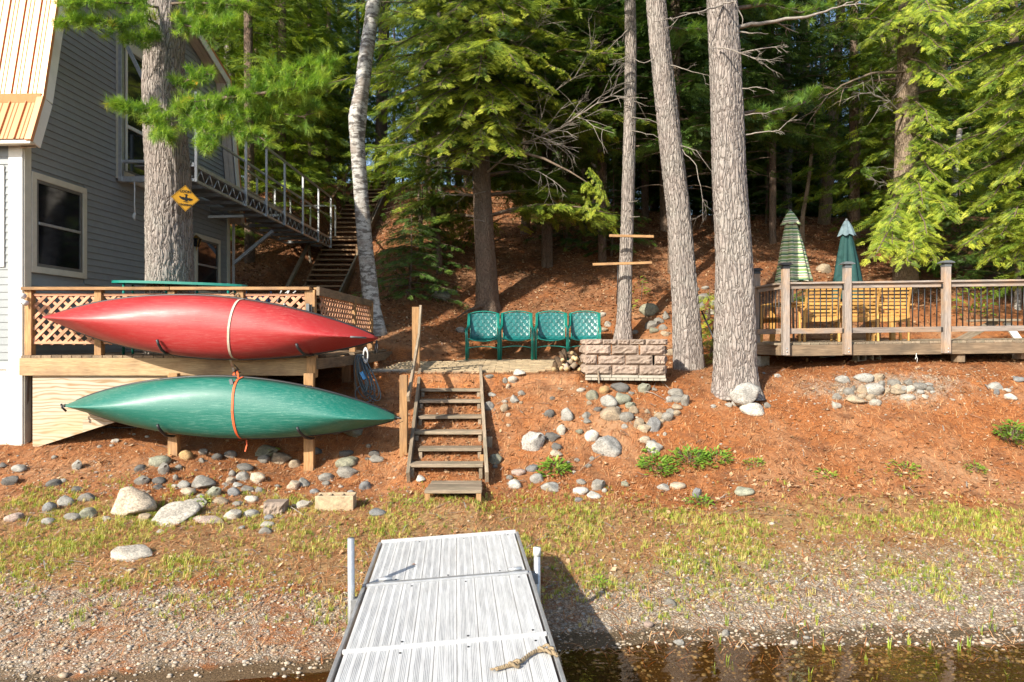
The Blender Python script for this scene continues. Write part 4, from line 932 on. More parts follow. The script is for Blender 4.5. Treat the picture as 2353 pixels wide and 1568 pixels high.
def umbrella(label, px_, Y, ytop, ybot, wpx, mat, tipmat, poleX, capm, seed):
    base = Vector((PX(poleX, Y), Y, RD)); t = T('closed_umbrella', label, 'umbrella', base)
    top = P(px_, ytop, Y); bot = P(px_ + (poleX - px_) * .8, ybot, Y); n = 48; V = []; Q = []; m = 22
    for i in range(m + 1):
        f = i / m; c = top.lerp(bot, f); R0 = wpx / F * Y / 2; r = R0 * (.16 + .84 * f ** .85) if f > .12 else R0 * (.06 + 1.6 * f)
        for k in range(n):
            a = 2 * pi * k / n; fold = 1 + .24 * cos(a * 7 + seed + .8 * f) * min(1, f * 2) + .08 * cos(a * 15 + 3 * f + seed)
            V.append(c + Vector((cos(a) * r * fold, sin(a) * r * fold * .8, -.02 * cos(a * 7) * f)))
    for i in range(m):
        for k in range(n): Q.append((i * n + k, (i + 1) * n + k, (i + 1) * n + (k + 1) % n, i * n + (k + 1) % n))
    t.world('canopy', V, Q, mat, True)
    V = []; Q = []
    for i in range(9):
        f = i / 8; c = top.lerp(bot, f * capm); r = wpx / F * Y / 2 * (.05 + .56 * f ** .7)
        for k in range(n):
            a = 2 * pi * k / n; V.append(c + Vector((cos(a) * r * (1 + .14 * cos(a * 7 + seed + .3) * f), sin(a) * r * (1 + .14 * cos(a * 7 + seed)) * .85, .012 - .02 * cos(a * 7 + seed) * f ** 2)))
    for i in range(8):
        for k in range(n): Q.append((i * n + k, (i + 1) * n + k, (i + 1) * n + (k + 1) % n, i * n + (k + 1) % n))
    t.world('vent_cap', V, Q, tipmat, True)
    t.tube('pole', [base, P(px_, ytop - 1, Y)], .02, ALU, 10); t.tube('finial', [P(px_, ytop + 1, Y), P(px_, ytop - 4, Y)], [.03, .015], GREYM, 8)
umbrella('closed green and cream striped umbrella on the right deck', 1816, 12.45, 486, 648, 70, STRIPE, STRIPE, 1824, .20, .4)
umbrella('closed dark green umbrella with a faded grey cap on the right deck', 1945, 12.6, 507, 690, 64, GREEND, GREYC, 1947, .20, 1.7)
pt = T('picnic_table', 'weathered picnic table behind the railing at the right edge', 'table', (7.6, 12.6, RD))
for k in range(4): pt.board('top_plank', (PX(2264, 12.4), 12.4 + .15 * k, PZ(736, 12.4)), (9.2, 12.4 + .15 * k, PZ(736, 12.4)), .135, .04, WD_STEP)
pt.board('leg', P(2190, 790, 12.5), P(2290, 738, 12.5), .12, .045, WD_STEP, (0, 1, 0)); pt.board('leg', P(2345, 788, 12.5), P(2310, 738, 12.5), .12, .045, WHITE, (0, 1, 0)); pt.board('bench_plank', P(2245, 781, 12.2), P(2420, 779, 12.2), .2, .04, WD_STEP)
# cinder blocks and stray tile under the right deck
def cinder(name, label, c, L, Wd, Ht, rot, mat, cat='block', holes=3, upright=True, sink=.02):
    t = T(name, label, cat, c, rot, local=True); wt = .032 if holes > 1 else .03
    for sy in (-1, 1): t.board('face_shell', (-L / 2, sy * (Wd / 2 - wt / 2), Ht / 2), (L / 2, sy * (Wd / 2 - wt / 2), Ht / 2), wt, Ht, mat, bev=.006)
    for k in range(holes + 1):
        x = -L / 2 + wt / 2 + (L - wt) * k / holes; t.board('web', (x, -Wd / 2 + wt, Ht / 2 - .004), (x, Wd / 2 - wt, Ht / 2 - .004), wt, Ht - .008, mat, bev=.003)
    return t
c1 = hit(1752, 842); cinder('cinder_block', 'grey cinder block on edge at the left corner under the right deck', c1 + Vector((0, .1, -.03)), .22, .2, .2, .5, CINDER, holes=1)
c2 = P(1752, 818, 10.75); 
c3 = P(1990, 817, 11.25); t = T('cinder_block', 'grey cinder block lying on its side under the middle of the right deck', 'block', c3)
for zz in (-.09, .03): t.board('face_shell', c3 + Vector((-.18, 0, zz)), c3 + Vector((.2, 0, zz)), .18, .03, CINDER, bev=.005)
for k in range(4): t.board('web', c3 + Vector((-.165 + .117 * k, 0, -.075)), c3 + Vector((-.165 + .117 * k, 0, .015)), .18, .03, CINDER, (1, 0, 0), bev=.003)
t = T('fallen_tile', 'thin pale broken tile lying in the shade under the right deck', 'tile', hit(1990 - 88, 826)); q = hit(1902, 826); t.board('tile', q + Vector((-.13, -.05, .03)), q + Vector((.14, .08, .06)), .1, .012, WHITEM)
# ================================================================ patio pavers
def zp(y): return H + .0 - .552 + (y - 10.8) * .0285
def C4(cx, cy): return 823.5 + cx * .3352, 666.7 + cy * .3352
def C3(cx, cy): return cx * .4002, 627.5 + cy * .4002
def R3_(cx, cy): return 1568.6 + cx * .3333, 431.4 + cy * .3333
pat = T('paver_patio', 'small tan paver patio at the top of the wooden steps', 'patio', (-.4, 12, zp(12)))
for i in range(14):
    for j in range(15):
        x = -2.15 + i * .235 + (.1175 if j % 2 else 0); y = 10.95 + j * .2
        if y > 13.2 and x < -1.2: continue
        if y < 11.5 and x > .35 + .6 * (y - 10.9): continue
        if x > 1.0 or (x < -1.9 and y < 11.3): continue
        pat.board('paver', (x, y, zp(y) - .02 + rnd.uniform(-.006, .006)), (x + .226, y, zp(y) - .02 + rnd.uniform(-.006, .006)), .19, .06, PAVER, bev=.008)
pat.board('edge_timber', (PX(946, 10.85), 10.86, zp(10.8) - .03), (PX(1095, 10.85), 10.86, zp(10.8) - .03), .09, .07, WD_BROWN)
t = T('entry_slab', 'flat grey stone slab between the left deck and the patio', 'slab', (-2.05, 11.3, zp(11.3)))
t.board('slab', (-2.3, 11.25, zp(11.2) - .03), (-1.45, 11.2, zp(11.2) - .03), .5, .07, MORTAR, bev=.015)

# ================================================================ wooden steps
stp = T('bank_steps', 'old grey wooden steps climbing the bank from the beach to the patio', 'stairs', (-.85, 8.8, g(-.85, 8.8)))
ys = [1067, 1030, 992, 955.6, 920, 894, 869]; xl = [941, 961, 952.6, 960.5, 963, 967, 970]; xr_ = [1110, 1107, 1108, 1107, 1105, 1104, 1101]
TR = []
for i in range(7):
    Y_ = 8.6 + i * .358; z_ = PZ(ys[i], Y_); TR.append((Y_, z_))
    a = Vector((PX(xl[i], Y_), Y_ + .1, z_ - .02)); b = Vector((PX(xr_[i], Y_), Y_ + .1, z_ - .02))
    a.z += rnd.uniform(-.012, .004); stp.board('tread', a, b, .22, .042, WD_STEP, bev=.005)
    for x in (a.x + .03, b.x - .03): stp.board('cleat', (x, Y_ + .0, z_ - .12), (x, Y_ + .24, z_ - .12), .045, .13, WD_STEP)
a0, b0 = Vector((0, TR[0][0], TR[0][1])), Vector((0, TR[-1][0], TR[-1][1])); d0 = (b0 - a0).normalized(); up_ = Vector((0, -d0.z, d0.y))
stp.board('stringer', P(1119, 1097, TR[0][0] - .12), P(1104, 852, TR[-1][0] + .1), .045, .16, WD_STEP, up_)
stp.board('stringer', P(938, 1098, TR[0][0] - .1), P(966, 856, TR[-1][0] + .12), .045, .16, WD_STEP, up_)
for (px_, py_) in ((1124, 1040), (1122, 1003)): pass
stp.board('stake', P(1124, 1042, 9.3), P(1124, 1004, 9.3), .085, .05, WD_STEP, (0, 1, 0)); stp.board('stake', P(1107, 1070, 8.95), P(1107, 1045, 8.95), .05, .04, WD_HONEY, (0, 1, 0))
hr = T('stair_handrail', 'two wooden posts with a leaning grey handrail board left of the bank steps', 'handrail', P(928, 1055, 9.1))
hr.board('post', P(928, 1075, 9.1), P(928, 862, 9.1), .10, .10, WD_HONEY, (0, 1, 0)); hr.board('post', P(957, 905, 10.9), P(956, 706, 10.9), .115, .11, WD_HONEY, (0, 1, 0))
hr.board('handrail', P(967, 704, 10.75), P(963, 775, 10.55), .035, .09, WD_STEP, (0, -1, .2)); hr.board('handrail', P(963, 772, 10.56), P(938, 917, 9.0), .035, .09, WD_STEP, (0, -1, .4))
bs = T('box_step', 'low loose grey plank step on the beach below the bank steps', 'step', hit(1040, 1150))
YB = hit(1040, 1151).y; zt2 = PZ(1131, YB)
for k in range(3):
    y = YB + .09 + k * .19; e = .01 * k; bs.board('top_plank', (PX(975, YB) + e, y, zt2), (PX(1107, YB) - e, y, zt2), .183, .035, WD_STEP, bev=.004)
for x in (PX(982, YB), PX(1100, YB)): bs.board('leg', (x, YB + .03, zt2 - .018), (x, YB + .03, zt2 - .13), .05, .06, WD_HONEY, (1, 0, 0)); bs.board('leg', (x, YB + .5, zt2 - .018), (x, YB + .5, zt2 - .13), .05, .06, WD_HONEY, (1, 0, 0))
bs.board('bottom_plank', (PX(975, YB), YB + .03, zt2 - .13), (PX(1105, YB), YB + .03, zt2 - .13), .12, .03, WD_STEP)

# ================================================================ block fire pit
fa = math.radians(-9); fo = Vector((PX(1346, 10.52), 10.52, PZ(872, 10.52)))
fp = T('block_fire_pit', 'low three sided wall of pinkish split face blocks beside the green chairs', 'fire pit', fo, fa, local=True)
def rough_block(L, D, Hh, seed):
    r = random.Random(seed); nx_, nz_ = 9, 5; V = []; Q = []
    for k in range(nz_ + 1):
        for i in range(nx_ + 1):
            x = -L / 2 + L * i / nx_; z = Hh * k / nz_; edge = (i in (0, nx_)) or (k in (0, nz_)); V.append((x, -D / 2 + (.012 if edge else -.014 - r.random() * .03), z))
    n = len(V)
    for k in range(nz_):
        for i in range(nx_): a = k * (nx_ + 1) + i; Q.append((a, a + 1, a + nx_ + 2, a + nx_ + 1))
    V += [(-L / 2, D / 2, 0), (L / 2, D / 2, 0), (L / 2, D / 2, Hh), (-L / 2, D / 2, Hh)]
    Q += [(n + 1, n, n + 3, n + 2), tuple([k * (nx_ + 1) for k in range(nz_, -1, -1)][::1]) [::-1] and tuple([n] + [k * (nx_ + 1) for k in range(nz_ + 1)] + [n + 3])[::-1]]
    Q.append(tuple([n + 1] + [k * (nx_ + 1) + nx_ for k in range(nz_ + 1)] + [n + 2]))
    Q.append(tuple([n + 3] + [nz_ * (nx_ + 1) + i for i in range(nx_ + 1)] + [n + 2])[::-1]); Q.append(tuple([n] + list(range(nx_ + 1)) + [n + 1]))
    return pymesh('block', V, Q, BLOCK)
Wf = 1.22; ch = .148
cs = [[(0, .392), (.405, .395), (.812, .38)], [(0, .178), (.195, .40), (.608, .40), (1.035, .16)], [(0, .378), (.395, .40), (.828, .36)]]
def nrm_x(p): pass
x_ = 0
for i in range(3): fp.board('base_slab', (.40 * i + .0, .0, .055), (.40 * i + .395, .0, .055), .30, .04, MORTAR, bev=.006)
for i in range(13): fp.board('base_paver', (.093 * i + .0, -.005, .015), (.093 * i + .088, -.005, .015), .27, .038, MORTAR, bev=.004)
zz = .078
for r_, row_ in enumerate(cs):
    for (x0, L) in row_:
        o = fp.add('block', rough_block(L, .28, ch, r_ * 10 + int(x0 * 10)), (x0 + L / 2 + rnd.uniform(-.004, .004), .02 + rnd.uniform(-.022, .018), zz), Matrix.Rotation(rnd.uniform(-.035, .035), 3, 'Z'))
    for s_ in range(2):
        for xx, rr in ((.10, -pi / 2), (1.12, pi / 2)):
            if xx > 1: continue
            fp.add('block', rough_block(.36, .2, ch, 77 + r_ + s_), (.075 - .12 * (.2 + .37 * s_), .30 + .35 * s_ + (.02 if r_ % 2 else 0), zz), Matrix.Rotation(rr + .12, 3, 'Z'))
    zz += ch + .004
for (x0, L, Hh, D, ry) in ((.02, .24, .085, .30, -.05), (.26, .22, .08, .31, .0), (.485, .18, .078, .3, .02), (.67, .22, .082, .3, -.01), (.90, .32, .085, .33, .03)):
    fp.add('cap_block', rough_block(L, D, Hh, int(x0 * 100)), (x0 + L / 2, .03, zz), Matrix.Rotation(ry, 3, 'Z'))
for (x, y, r) in ((.06, .30, -pi / 2 + .12), (.03, .62, -pi / 2 + .2), (1.06, .33, .3)): fp.add('cap_block', rough_block(.30, .22, .08, int(y * 99)), (x, y, zz - .0), Matrix.Rotation(r, 3, 'Z'))
for k in range(3): fp.add('block', rough_block(.34, .22, ch, 50 + k), (1.09, .30, .078 + k * (ch + .002)), Matrix.Rotation(pi / 2, 3, 'Z'))
fp.board('stake', (.21, -.20, -.05), (.19, -.18, .15), .022, .02, WD_STEP, (0, 1, 0)); 

# ================================================================ green strap chairs
def strap_chair(label, loc, rot):
    t = T('strap_armchair', label, 'chair', loc, rot, 'row of green strap chairs on the patio', local=True); w = .27
    for s in (-1, 1):
        x = s * (w + .045)
        pts = [(x, -.02 + .30, .95), (x, .24, .86), (x * 1.0, .13, .70), (x * 1.05, .03, .645), (x * 1.07, -.16, .63), (x * 1.07, -.235, .585), (x * 1.05, -.25, .5), (x * 1.05, -.25, 0)]
        t.tube('arm_frame', pts, .014, TEAL, 8); t.tube('arm_frame', [(p[0] - s * .026, p[1] - .002, p[2]) for p in pts], .014, TEAL, 8)
        t.tube('rear_leg', [(x * .98, .16, .40), (x * .98, .26, .2), (x * 1.0, .33, 0)], .013, TEAL, 8)
        t.tube('side_rail', [(s * w, .30, .96), (s * w, .25, .80), (s * w, .20, .6), (s * w, .15, .45), (s * w, .10, .40), (s * w, -.05, .405), (s * w, -.23, .42)], .012, TEAL, 8)
    n = 12
    def sag(u): return .045 * (1 - u * u)
    t.tube('top_rail', [(w * (-1 + 2 * k / n) * 1.12, .30, .945 + .05 * (1 - (-1 + 2 * k / n) ** 2)) for k in range(n + 1)], .013, TEAL, 8)
    t.tube('front_rail', [(w * (-1 + 2 * k / n) * 1.1, -.24, .44 - .055 * (1 - (-1 + 2 * k / n) ** 2)) for k in range(n + 1)], .014, TEAL, 8)
    t.tube('stretcher', [(w * (-1 + 2 * k / n) * 1.13, -.24, .245 + .035 * (1 - (-1 + 2 * k / n) ** 2)) for k in range(n + 1)], .011, TEAL, 8)
    prof_ = [(.30, .93), (.285, .86), (.265, .78), (.245, .70), (.225, .62), (.205, .54), (.18, .47), (.13, .425), (.06, .415), (-.02, .41), (-.10, .41), (-.18, .415), (-.235, .42)]
    def at(f):
        f = f * (len(prof_) - 1); i = min(int(f), len(prof_) - 2); u = f - i
        return prof_[i][0] * (1 - u) + prof_[i + 1][0] * u, prof_[i][1] * (1 - u) + prof_[i + 1][1] * u
    NV_ = 9; NH = 15
    for i in range(NV_):                                        # lengthwise straps
        x = w * (-1 + (2 * i + 1) / NV_) * .97; V = []; Q = []; hw = .0278; m = 2 * NH
        for k in range(m + 1):
            f = k / m; y, z = at(f); y2, z2 = at(min(1, f + .01)); y1, z1 = at(max(0, f - .01)); nn = Vector((0, -(z1 - z2), (y1 - y2))).normalized()
            nn = Vector((0, -(z1 - z2), (y1 - y2))); nn.normalize(); wv_ = .005 * cos(pi * (k + (i % 2) * 2) / 2 * 1.0) if k % 2 == 0 else 0
            sg = -.02 * (1 - (x / w) ** 2); zz_ = z + (.05 * (1 - (x / w) ** 2) * max(0, 1 - f * 4))
            for s in (-1, 1): V.append((x + s * hw, y + nn.y * (wv_ + sg), zz_ + nn.z * (wv_ + sg)))
        Q = [(2 * k, 2 * k + 1, 2 * k + 3, 2 * k + 2) for k in range(m)]
        t.add('strap', pymesh('strap', V, Q, TEALS, True))
    for j in range(NH):
        f = (j + .5) / NH; y, z = at(f); y1, z1 = at(f - .47 / NH); y2, z2 = at(f + .47 / NH); V = []; m = 2 * NV_
        for k in range(m + 1):
            u = -1 + 2 * k / m; x = w * u; sg = -.02 * (1 - u * u); nn = Vector((0, -(z1 - z2), (y1 - y2))).normalized(); wv_ = -.005 * (1 if (j % 2) ^ ((k // 2) % 2) else -1) * (1 if k % 2 else 0)
            up2 = .05 * (1 - u * u) * max(0, 1 - f * 4)
            V += [(x, y1 + nn.y * (sg + wv_), z1 + nn.z * (sg + wv_) + up2), (x, y2 + nn.y * (sg + wv_), z2 + nn.z * (sg + wv_) + up2)]
        t.add('strap', pymesh('strap', V, [(2 * k, 2 * k + 1, 2 * k + 3, 2 * k + 2) for k in range(m)], TEALS, True))
    return t
ch1 = strap_chair('green woven strap armchair, first from the left in the patio row, back in shade', (-.58, 13.75, zp(13.5)), .0)
def g_ch(x, y, r, lab): ch1.copy((x, y, zp(y)), r, lab)
g_ch(.09, 13.8, -.02, 'green woven strap armchair, second from the left in the patio row')
g_ch(.80, 13.85, -.05, 'green woven strap armchair, third from the left, behind the firewood')
g_ch(1.47, 13.9, -.14, 'green woven strap armchair at the right end, half hidden by the fire pit wall')

# ================================================================ firewood
logs = [((1410, 415), (1408, 520), .045), ((1430, 440), (1465, 432), .035), ((1440, 455), (1475, 465), .04), ((1470, 430), (1500, 480), .035), ((1360, 470), (1395, 540), .05), ((1395, 470), (1430, 545), .055), ((1430, 520), (1460, 485), .05), ((1465, 545), (1480, 515), .055), ((1350, 500), (1340, 545), .045), ((1500, 460), (1520, 500), .04), ((1385, 430), (1400, 480), .035), ((1450, 500), (1490, 470), .04), ((1490, 520), (1515, 545), .04)]
words = ['standing bark covered stick at the front of the firewood heap', 'short pale sawn stick on top of the firewood heap', 'thin sawn branch lying across the firewood heap', 'split stick leaning on the fire pit corner', 'grey split log at the left of the firewood heap', 'weathered split log in the front of the firewood heap', 'dark split wedge in the middle of the firewood heap', 'dark square split log at the bottom right of the firewood heap', 'small split piece at the far left of the firewood heap', 'round sawn log against the fire pit side wall', 'thin brown stick at the back left of the firewood heap', 'yellow ended sawn branch in the middle of the firewood heap', 'grey log stub under the fire pit corner']
for i, ((a, b, r)) in enumerate(logs):
    ax, ay = C4(*a); bx, by = C4(*b); Ya = 11.15 - .05 * (i % 3); dz = rnd.uniform(.1, .3)
    A_ = P(ax, ay, Ya + .25 + dz * .5); B_ = P(bx, by, Ya - .1); t = T('firewood_log', words[i], 'log', B_, group='firewood heap beside the fire pit')
    t.tube('bark', [A_, (A_ + B_) / 2 + Vector((.01, 0, .01)), B_], [r * .95, r, r * 1.02], FIREWD if i not in (5, 6, 7) else WD_GREY, 9 if i not in (5, 6, 7) else 4)
    d = (B_ - A_).normalized(); t.tube('cut_end', [B_ - d * .002, B_ + d * .004], r * .93, WD_END if i not in (6, 7) else WD_STEP, 9 if i not in (5, 6, 7) else 4)

# ================================================================ rocks
def ico(sub):
    import bmesh
    bm = bmesh.new(); bmesh.ops.create_icosphere(bm, subdivisions=sub, radius=1)
    V = np.array([v.co[:] for v in bm.verts]); Fa = np.array([[v.index for v in f.verts] for f in bm.faces]); bm.free(); return V, Fa
I1, I2, I3, I4 = ico(1), ico(2), ico(3), ico(4)
def rockmesh(seed, ang, V0, F0):
    r = np.random.RandomState(seed); V = V0.copy()
    if ang < 1: q = r.uniform(-.5, .5, 9); V = V * (1 + .16 * np.sin(V @ r.normal(0, 1.3, 3) + q[0])[:, None] + .10 * np.sin(V @ r.normal(0, 2.4, 3) + q[1])[:, None])
    for k in range(int(6 + 9 * ang)):
        n = r.normal(0, 1, 3); n /= np.linalg.norm(n); d = r.uniform(.5, .85) if ang >= 1 else r.uniform(.72, .98)
        h = V @ n; m = h > d; V[m] -= np.outer((h[m] - d) * .92, n)
    V += .02 * (1 if ang < 1 else 1.6) * np.sin(V[:, [1, 2, 0]] * 11 + seed)
    V /= np.abs(V).max(0)[None] ; return fast('stone', V, F0, ROCK, True)
RND = [rockmesh(i, .2, *I3) for i in range(9)]; ANG = [rockmesh(40 + i, 1.2, *I3) for i in range(7)]
COL = dict(dk=(.15, .145, .14), mid=(.29, .275, .25), lt=(.42, .41, .385), pale=(.54, .50, .44), cream=(.58, .48, .37), tan=(.43, .34, .24), och=(.50, .32, .14), blue=(.235, .24, .25), pink=(.50, .38, .33), grn=(.35, .36, .28), white=(.62, .60, .56), olive=(.27, .27, .20), spk=(.50, .49, .47))
CW = dict(dk='dark grey', mid='grey', lt='light grey', pale='pale', cream='cream coloured', tan='tan', och='ochre', blue='bluish grey', pink='pinkish', grn='greenish', white='whitish', olive='olive grey', spk='speckled grey')
ROCKS = []
def rk(fn, lst, reg):
    for e in lst:
        cx_, cy_, w, h, c = e[:5]; k = {C3: .4002, C4: .3352, R3_: .3333}[fn]; px_, py_ = fn(cx_, cy_)
        ROCKS.append([px_, py_, w * k, h * k, c, e[5] if len(e) > 5 else None, e[6] if len(e) > 6 else reg, ])
rk(C3, [(100,1125,80,45,'lt'),(45,1195,100,75,'dk',None,'s'),(12,1108,40,35,'dk'),(313,1062,35,25,'mid'),(305,1208,75,42,'dk'),(362,1197,30,32,'lt'),(440,1107,60,60,'lt',None,'a'),(440,1248,60,30,'dk'),(377,1312,78,78,'lt'),(495,1285,85,60,'mid'),(285,1350,80,72,'blue'),(500,1380,80,62,'grn'),(410,1408,90,40,'mid'),(78,1408,95,48,'pink'),(268,1430,75,28,'lt')], 'L')
rk(C3, [(745,1330,215,170,'cream','large rounded cream granite boulder on the beach left of the flat slabs','B'),(970,1380,225,130,'pale','broad flat pale slab of rock right of the cream boulder','S'),(1110,1325,140,70,'pale','flat pale slab leaning above the broad slab','S'),(803,1125,60,40,'dk'),(915,1083,105,75,'grn'),(937,1130,70,75,'mid',None,'a'),(1060,1050,80,60,'och','ochre rounded stone near the left rack post'),(1160,1030,55,38,'mid'),(1158,1075,32,40,'mid'),(1248,1060,65,45,'dk'),(1320,1042,62,40,'mid'),(1025,1118,40,35,'mid'),(810,1200,95,35,'mid'),(905,1193,75,42,'dk'),(1057,1214,65,55,'lt'),(1155,1205,125,75,'mid','large squarish grey stone in the middle of the bank rocks','a'),(1010,1180,32,45,'mid'),(903,1233,50,33,'dk'),(1075,1262,85,40,'cream',None,'a'),(1225,1262,85,60,'grn',None,'a'),(1335,1262,72,55,'blue'),(1420,1240,68,35,'mid'),(1358,1222,55,25,'lt'),(1335,1157,42,45,'mid'),(1390,1170,66,55,'lt'),(1405,1125,90,42,'dk'),(1320,1195,55,38,'cream',None,'a'),(1475,1185,90,60,'cream',None,'a'),(1488,1248,40,45,'mid'),(1260,1310,85,42,'tan'),(1338,1388,100,78,'pale','pale angular stone below the middle bank rocks','a'),(1440,1385,80,38,'lt'),(1440,1305,75,32,'pale',None,'a'),(1365,1328,60,35,'mid'),(1540,1408,60,28,'blue'),(1535,1443,70,35,'pale'),(1520,1480,70,45,'mid'),(1387,1465,42,28,'lt'),(1690,1100,62,50,'tan'),(1510,1075,65,50,'mid',None,'a'),(1520,1018,140,65,'olive','dark flat slab on the slope under the green canoe','S'),(1610,1078,110,40,'tan',None,'a'),(655,968,48,24,'white'),(845,940,25,15,'white'),(770,930,22,14,'pale'),(570,998,25,15,'pale'),(640,995,28,16,'lt'),(720,985,20,12,'pale'),(1190,1420,175,50,'pink','flat pinkish brick half buried in the gravel','S'),(920,1484,35,18,'white'),(1150,1280,50,22,'pale'),(1595,1225,30,22,'mid'),(1290,1215,30,20,'pale'),(1000,1225,40,22,'pale',None,'a'),(850,1265,30,22,'tan',None,'a'),(610,1415,50,28,'pale',None,'a'),(820,1412,80,30,'tan',None,'a')], 'M')
rk(C3, [(1740,1210,70,60,'mid'),(1685,1220,80,75,'cream',None,'a'),(1870,1173,80,42,'mid'),(1988,1038,75,35,'dk'),(1995,1092,130,70,'olive','large olive grey cobble right of the right rack post'),(1993,1152,110,55,'mid','flat rounded grey cobble just below the large olive one'),(2165,1067,80,45,'mid'),(2150,1035,65,35,'dk'),(2117,995,32,25,'mid'),(2095,1227,65,52,'blue'),(1870,1210,45,32,'mid'),(1740,1335,90,48,'pale',None,'a'),(1800,1258,55,30,'blue'),(2170,1376,90,46,'blue','smooth bluish cobble alone on the beach right of the tan block'),(1820,1030,50,45,'dk',None,'a'),(1930,912,70,30,'mid'),(2030,905,110,60,'olive',None,'a'),(2110,1072,30,20,'dk'),(1590,1385,30,20,'blue'),(2010,1260,40,22,'lt'),(1460,1395,30,16,'lt')], 'N')
rk(C4, [(1100,572,80,32,'white',None,'a'),(1062,615,68,50,'pale'),(1005,630,32,36,'mid'),(900,610,55,25,'mid'),(1025,665,30,38,'cream'),(1115,708,52,42,'mid'),(918,722,55,35,'lt'),(1070,752,60,62,'lt',None,'a'),(1005,812,55,65,'tan'),(895,800,68,75,'lt'),(1003,768,35,30,'pale'),(1315,848,75,62,'dk'),(1425,860,88,98,'lt','tall light grey cobble on the bank below the fire pit'),(1560,862,58,42,'mid',None,'a'),(1568,905,45,40,'mid'),(1530,683,60,38,'pale',None,'a'),(1330,745,38,25,'dk'),(1115,775,25,25,'tan'),(1030,855,35,28,'cream'),(1030,935,30,20,'cream'),(1380,680,28,22,'tan'),(1100,705,20,16,'pale')], 'U')
rk(C4, [(1690,690,62,58,'och'),(1602,723,70,60,'olive'),(1795,675,108,50,'dk'),(1955,680,78,60,'grn',None,'a'),(1710,768,105,80,'lt'),(1812,742,95,82,'grn'),(1885,820,55,60,'tan'),(1778,820,35,50,'mid'),(1730,848,120,75,'tan'),(1840,875,85,75,'mid'),(1930,912,65,70,'tan'),(1960,955,85,45,'tan',None,'a'),(2018,928,85,95,'blue'),(2060,858,60,45,'tan'),(2125,872,72,62,'mid'),(2175,707,85,42,'mid'),(2190,752,80,50,'mid'),(2240,768,50,80,'mid'),(2128,753,42,45,'lt'),(2185,802,60,40,'tan'),(2140,830,55,45,'mid'),(2185,848,50,40,'tan'),(1980,833,35,30,'tan'),(2080,905,38,30,'tan'),(1860,795,60,40,'grn',None,'a'),(1580,775,35,30,'tan'),(1870,712,35,25,'mid'),(2030,683,35,25,'mid'),(1640,820,60,30,'dk',None,'a'),(1905,935,30,30,'tan')], 'R')
rk(C4, [(1390,970,60,80,'pale',None,'a'),(1190,1050,160,130,'spk','large speckled grey boulder set in the bank right of the steps','a'),(1330,1018,100,45,'dk',None,'a'),(1360,1072,65,62,'dk'),(1355,1120,80,45,'cream',None,'a'),(1607,1003,95,92,'white','rounded whitish speckled stone touching the big granite one'),(1700,1062,190,140,'spk','largest speckled granite boulder on the bank below the ring of stones','a'),(1515,972,52,35,'olive'),(1970,1030,80,55,'cream'),(2030,1085,105,90,'lt',None,'a'),(2098,995,25,30,'pale',None,'a'),(1825,935,38,32,'lt'),(1195,1226,95,60,'blue'),(1222,1290,90,62,'lt'),(1100,1255,90,50,'pink'),(1040,1285,50,35,'mid'),(1065,1333,90,72,'white','whitish rounded stone right of the loose box step'),(1598,1160,35,30,'mid'),(1495,1162,38,28,'mid'),(1580,1210,45,30,'mid'),(1315,1350,125,55,'lt',None,'a'),(1528,1380,98,60,'white'),(1642,1343,90,78,'mid'),(1522,1320,70,40,'mid'),(1615,1410,88,52,'white'),(1510,1438,68,28,'blue'),(1690,1380,35,35,'white'),(2090,1352,88,40,'lt'),(2195,1352,95,42,'cream'),(2320,1398,60,75,'blue','squarish bluish grey boulder alone on the grass below the plants','a'),(1825,1330,60,40,'olive'),(930,1165,95,75,'olive','mossy flat stone beside the foot of the steps','a'),(425,1298,60,50,'white',None,'a'),(940,1215,38,30,'mid'),(45,1348,75,65,'blue'),(1435,1185,30,25,'mid'),(2055,1000,20,20,'pale'),(1480,1250,25,18,'pale',None,'a')], 'V')
rk(R3_, [(420,1415,190,115,'spk','big speckled granite boulder at the foot of the large pine','a'),(368,1482,75,50,'lt'),(440,1490,80,45,'lt'),(480,1530,150,60,'white','flat whitish stone below the boulder at the pine',None),(320,1505,50,35,'lt'),(215,1510,40,30,'lt'),(580,1505,50,45,'mid'),(560,1280,20,20,'blue'),(650,1298,42,28,'white'),(135,1310,20,15,'white')], 'T')
rk(R3_, [(1105,1327,80,35,'lt'),(1255,1320,110,40,'lt',None,'a'),(1350,1310,70,45,'tan',None,'a'),(1138,1410,65,50,'mid'),(1175,1393,30,40,'mid'),(1237,1390,58,70,'tan'),(1330,1400,112,82,'lt','largest light grey cobble in the cluster below the right deck'),(1372,1355,45,42,'mid'),(1462,1352,65,55,'mid'),(1405,1410,50,40,'tan'),(1480,1388,90,40,'tan'),(1530,1385,55,45,'lt'),(1485,1418,85,22,'tan',None,'a'),(1575,1390,50,50,'pale'),(1560,1345,55,45,'mid'),(1645,1373,80,58,'mid'),(1710,1385,50,35,'mid'),(1695,1358,45,25,'lt'),(1640,1412,40,35,'lt'),(1200,1467,110,50,'tan'),(1242,1445,50,35,'tan'),(1298,1450,60,42,'tan'),(1560,1450,80,45,'pale'),(1335,1487,80,25,'pale'),(1675,1445,40,25,'pale'),(1060,1505,60,50,'pale'),(1060,1440,50,45,'mid'),(1725,1412,30,22,'lt')], 'Q')
rk(R3_, [(2155,1376,90,32,'lt'),(2238,1400,52,28,'white'),(2168,1413,40,45,'blue'),(2255,1445,85,45,'white','whitish flat stone at the lower end of the far right cluster'),(2320,1325,80,35,'blue'),(1865,1460,25,15,'pale'),(1240,1250,25,12,'white')], 'W')
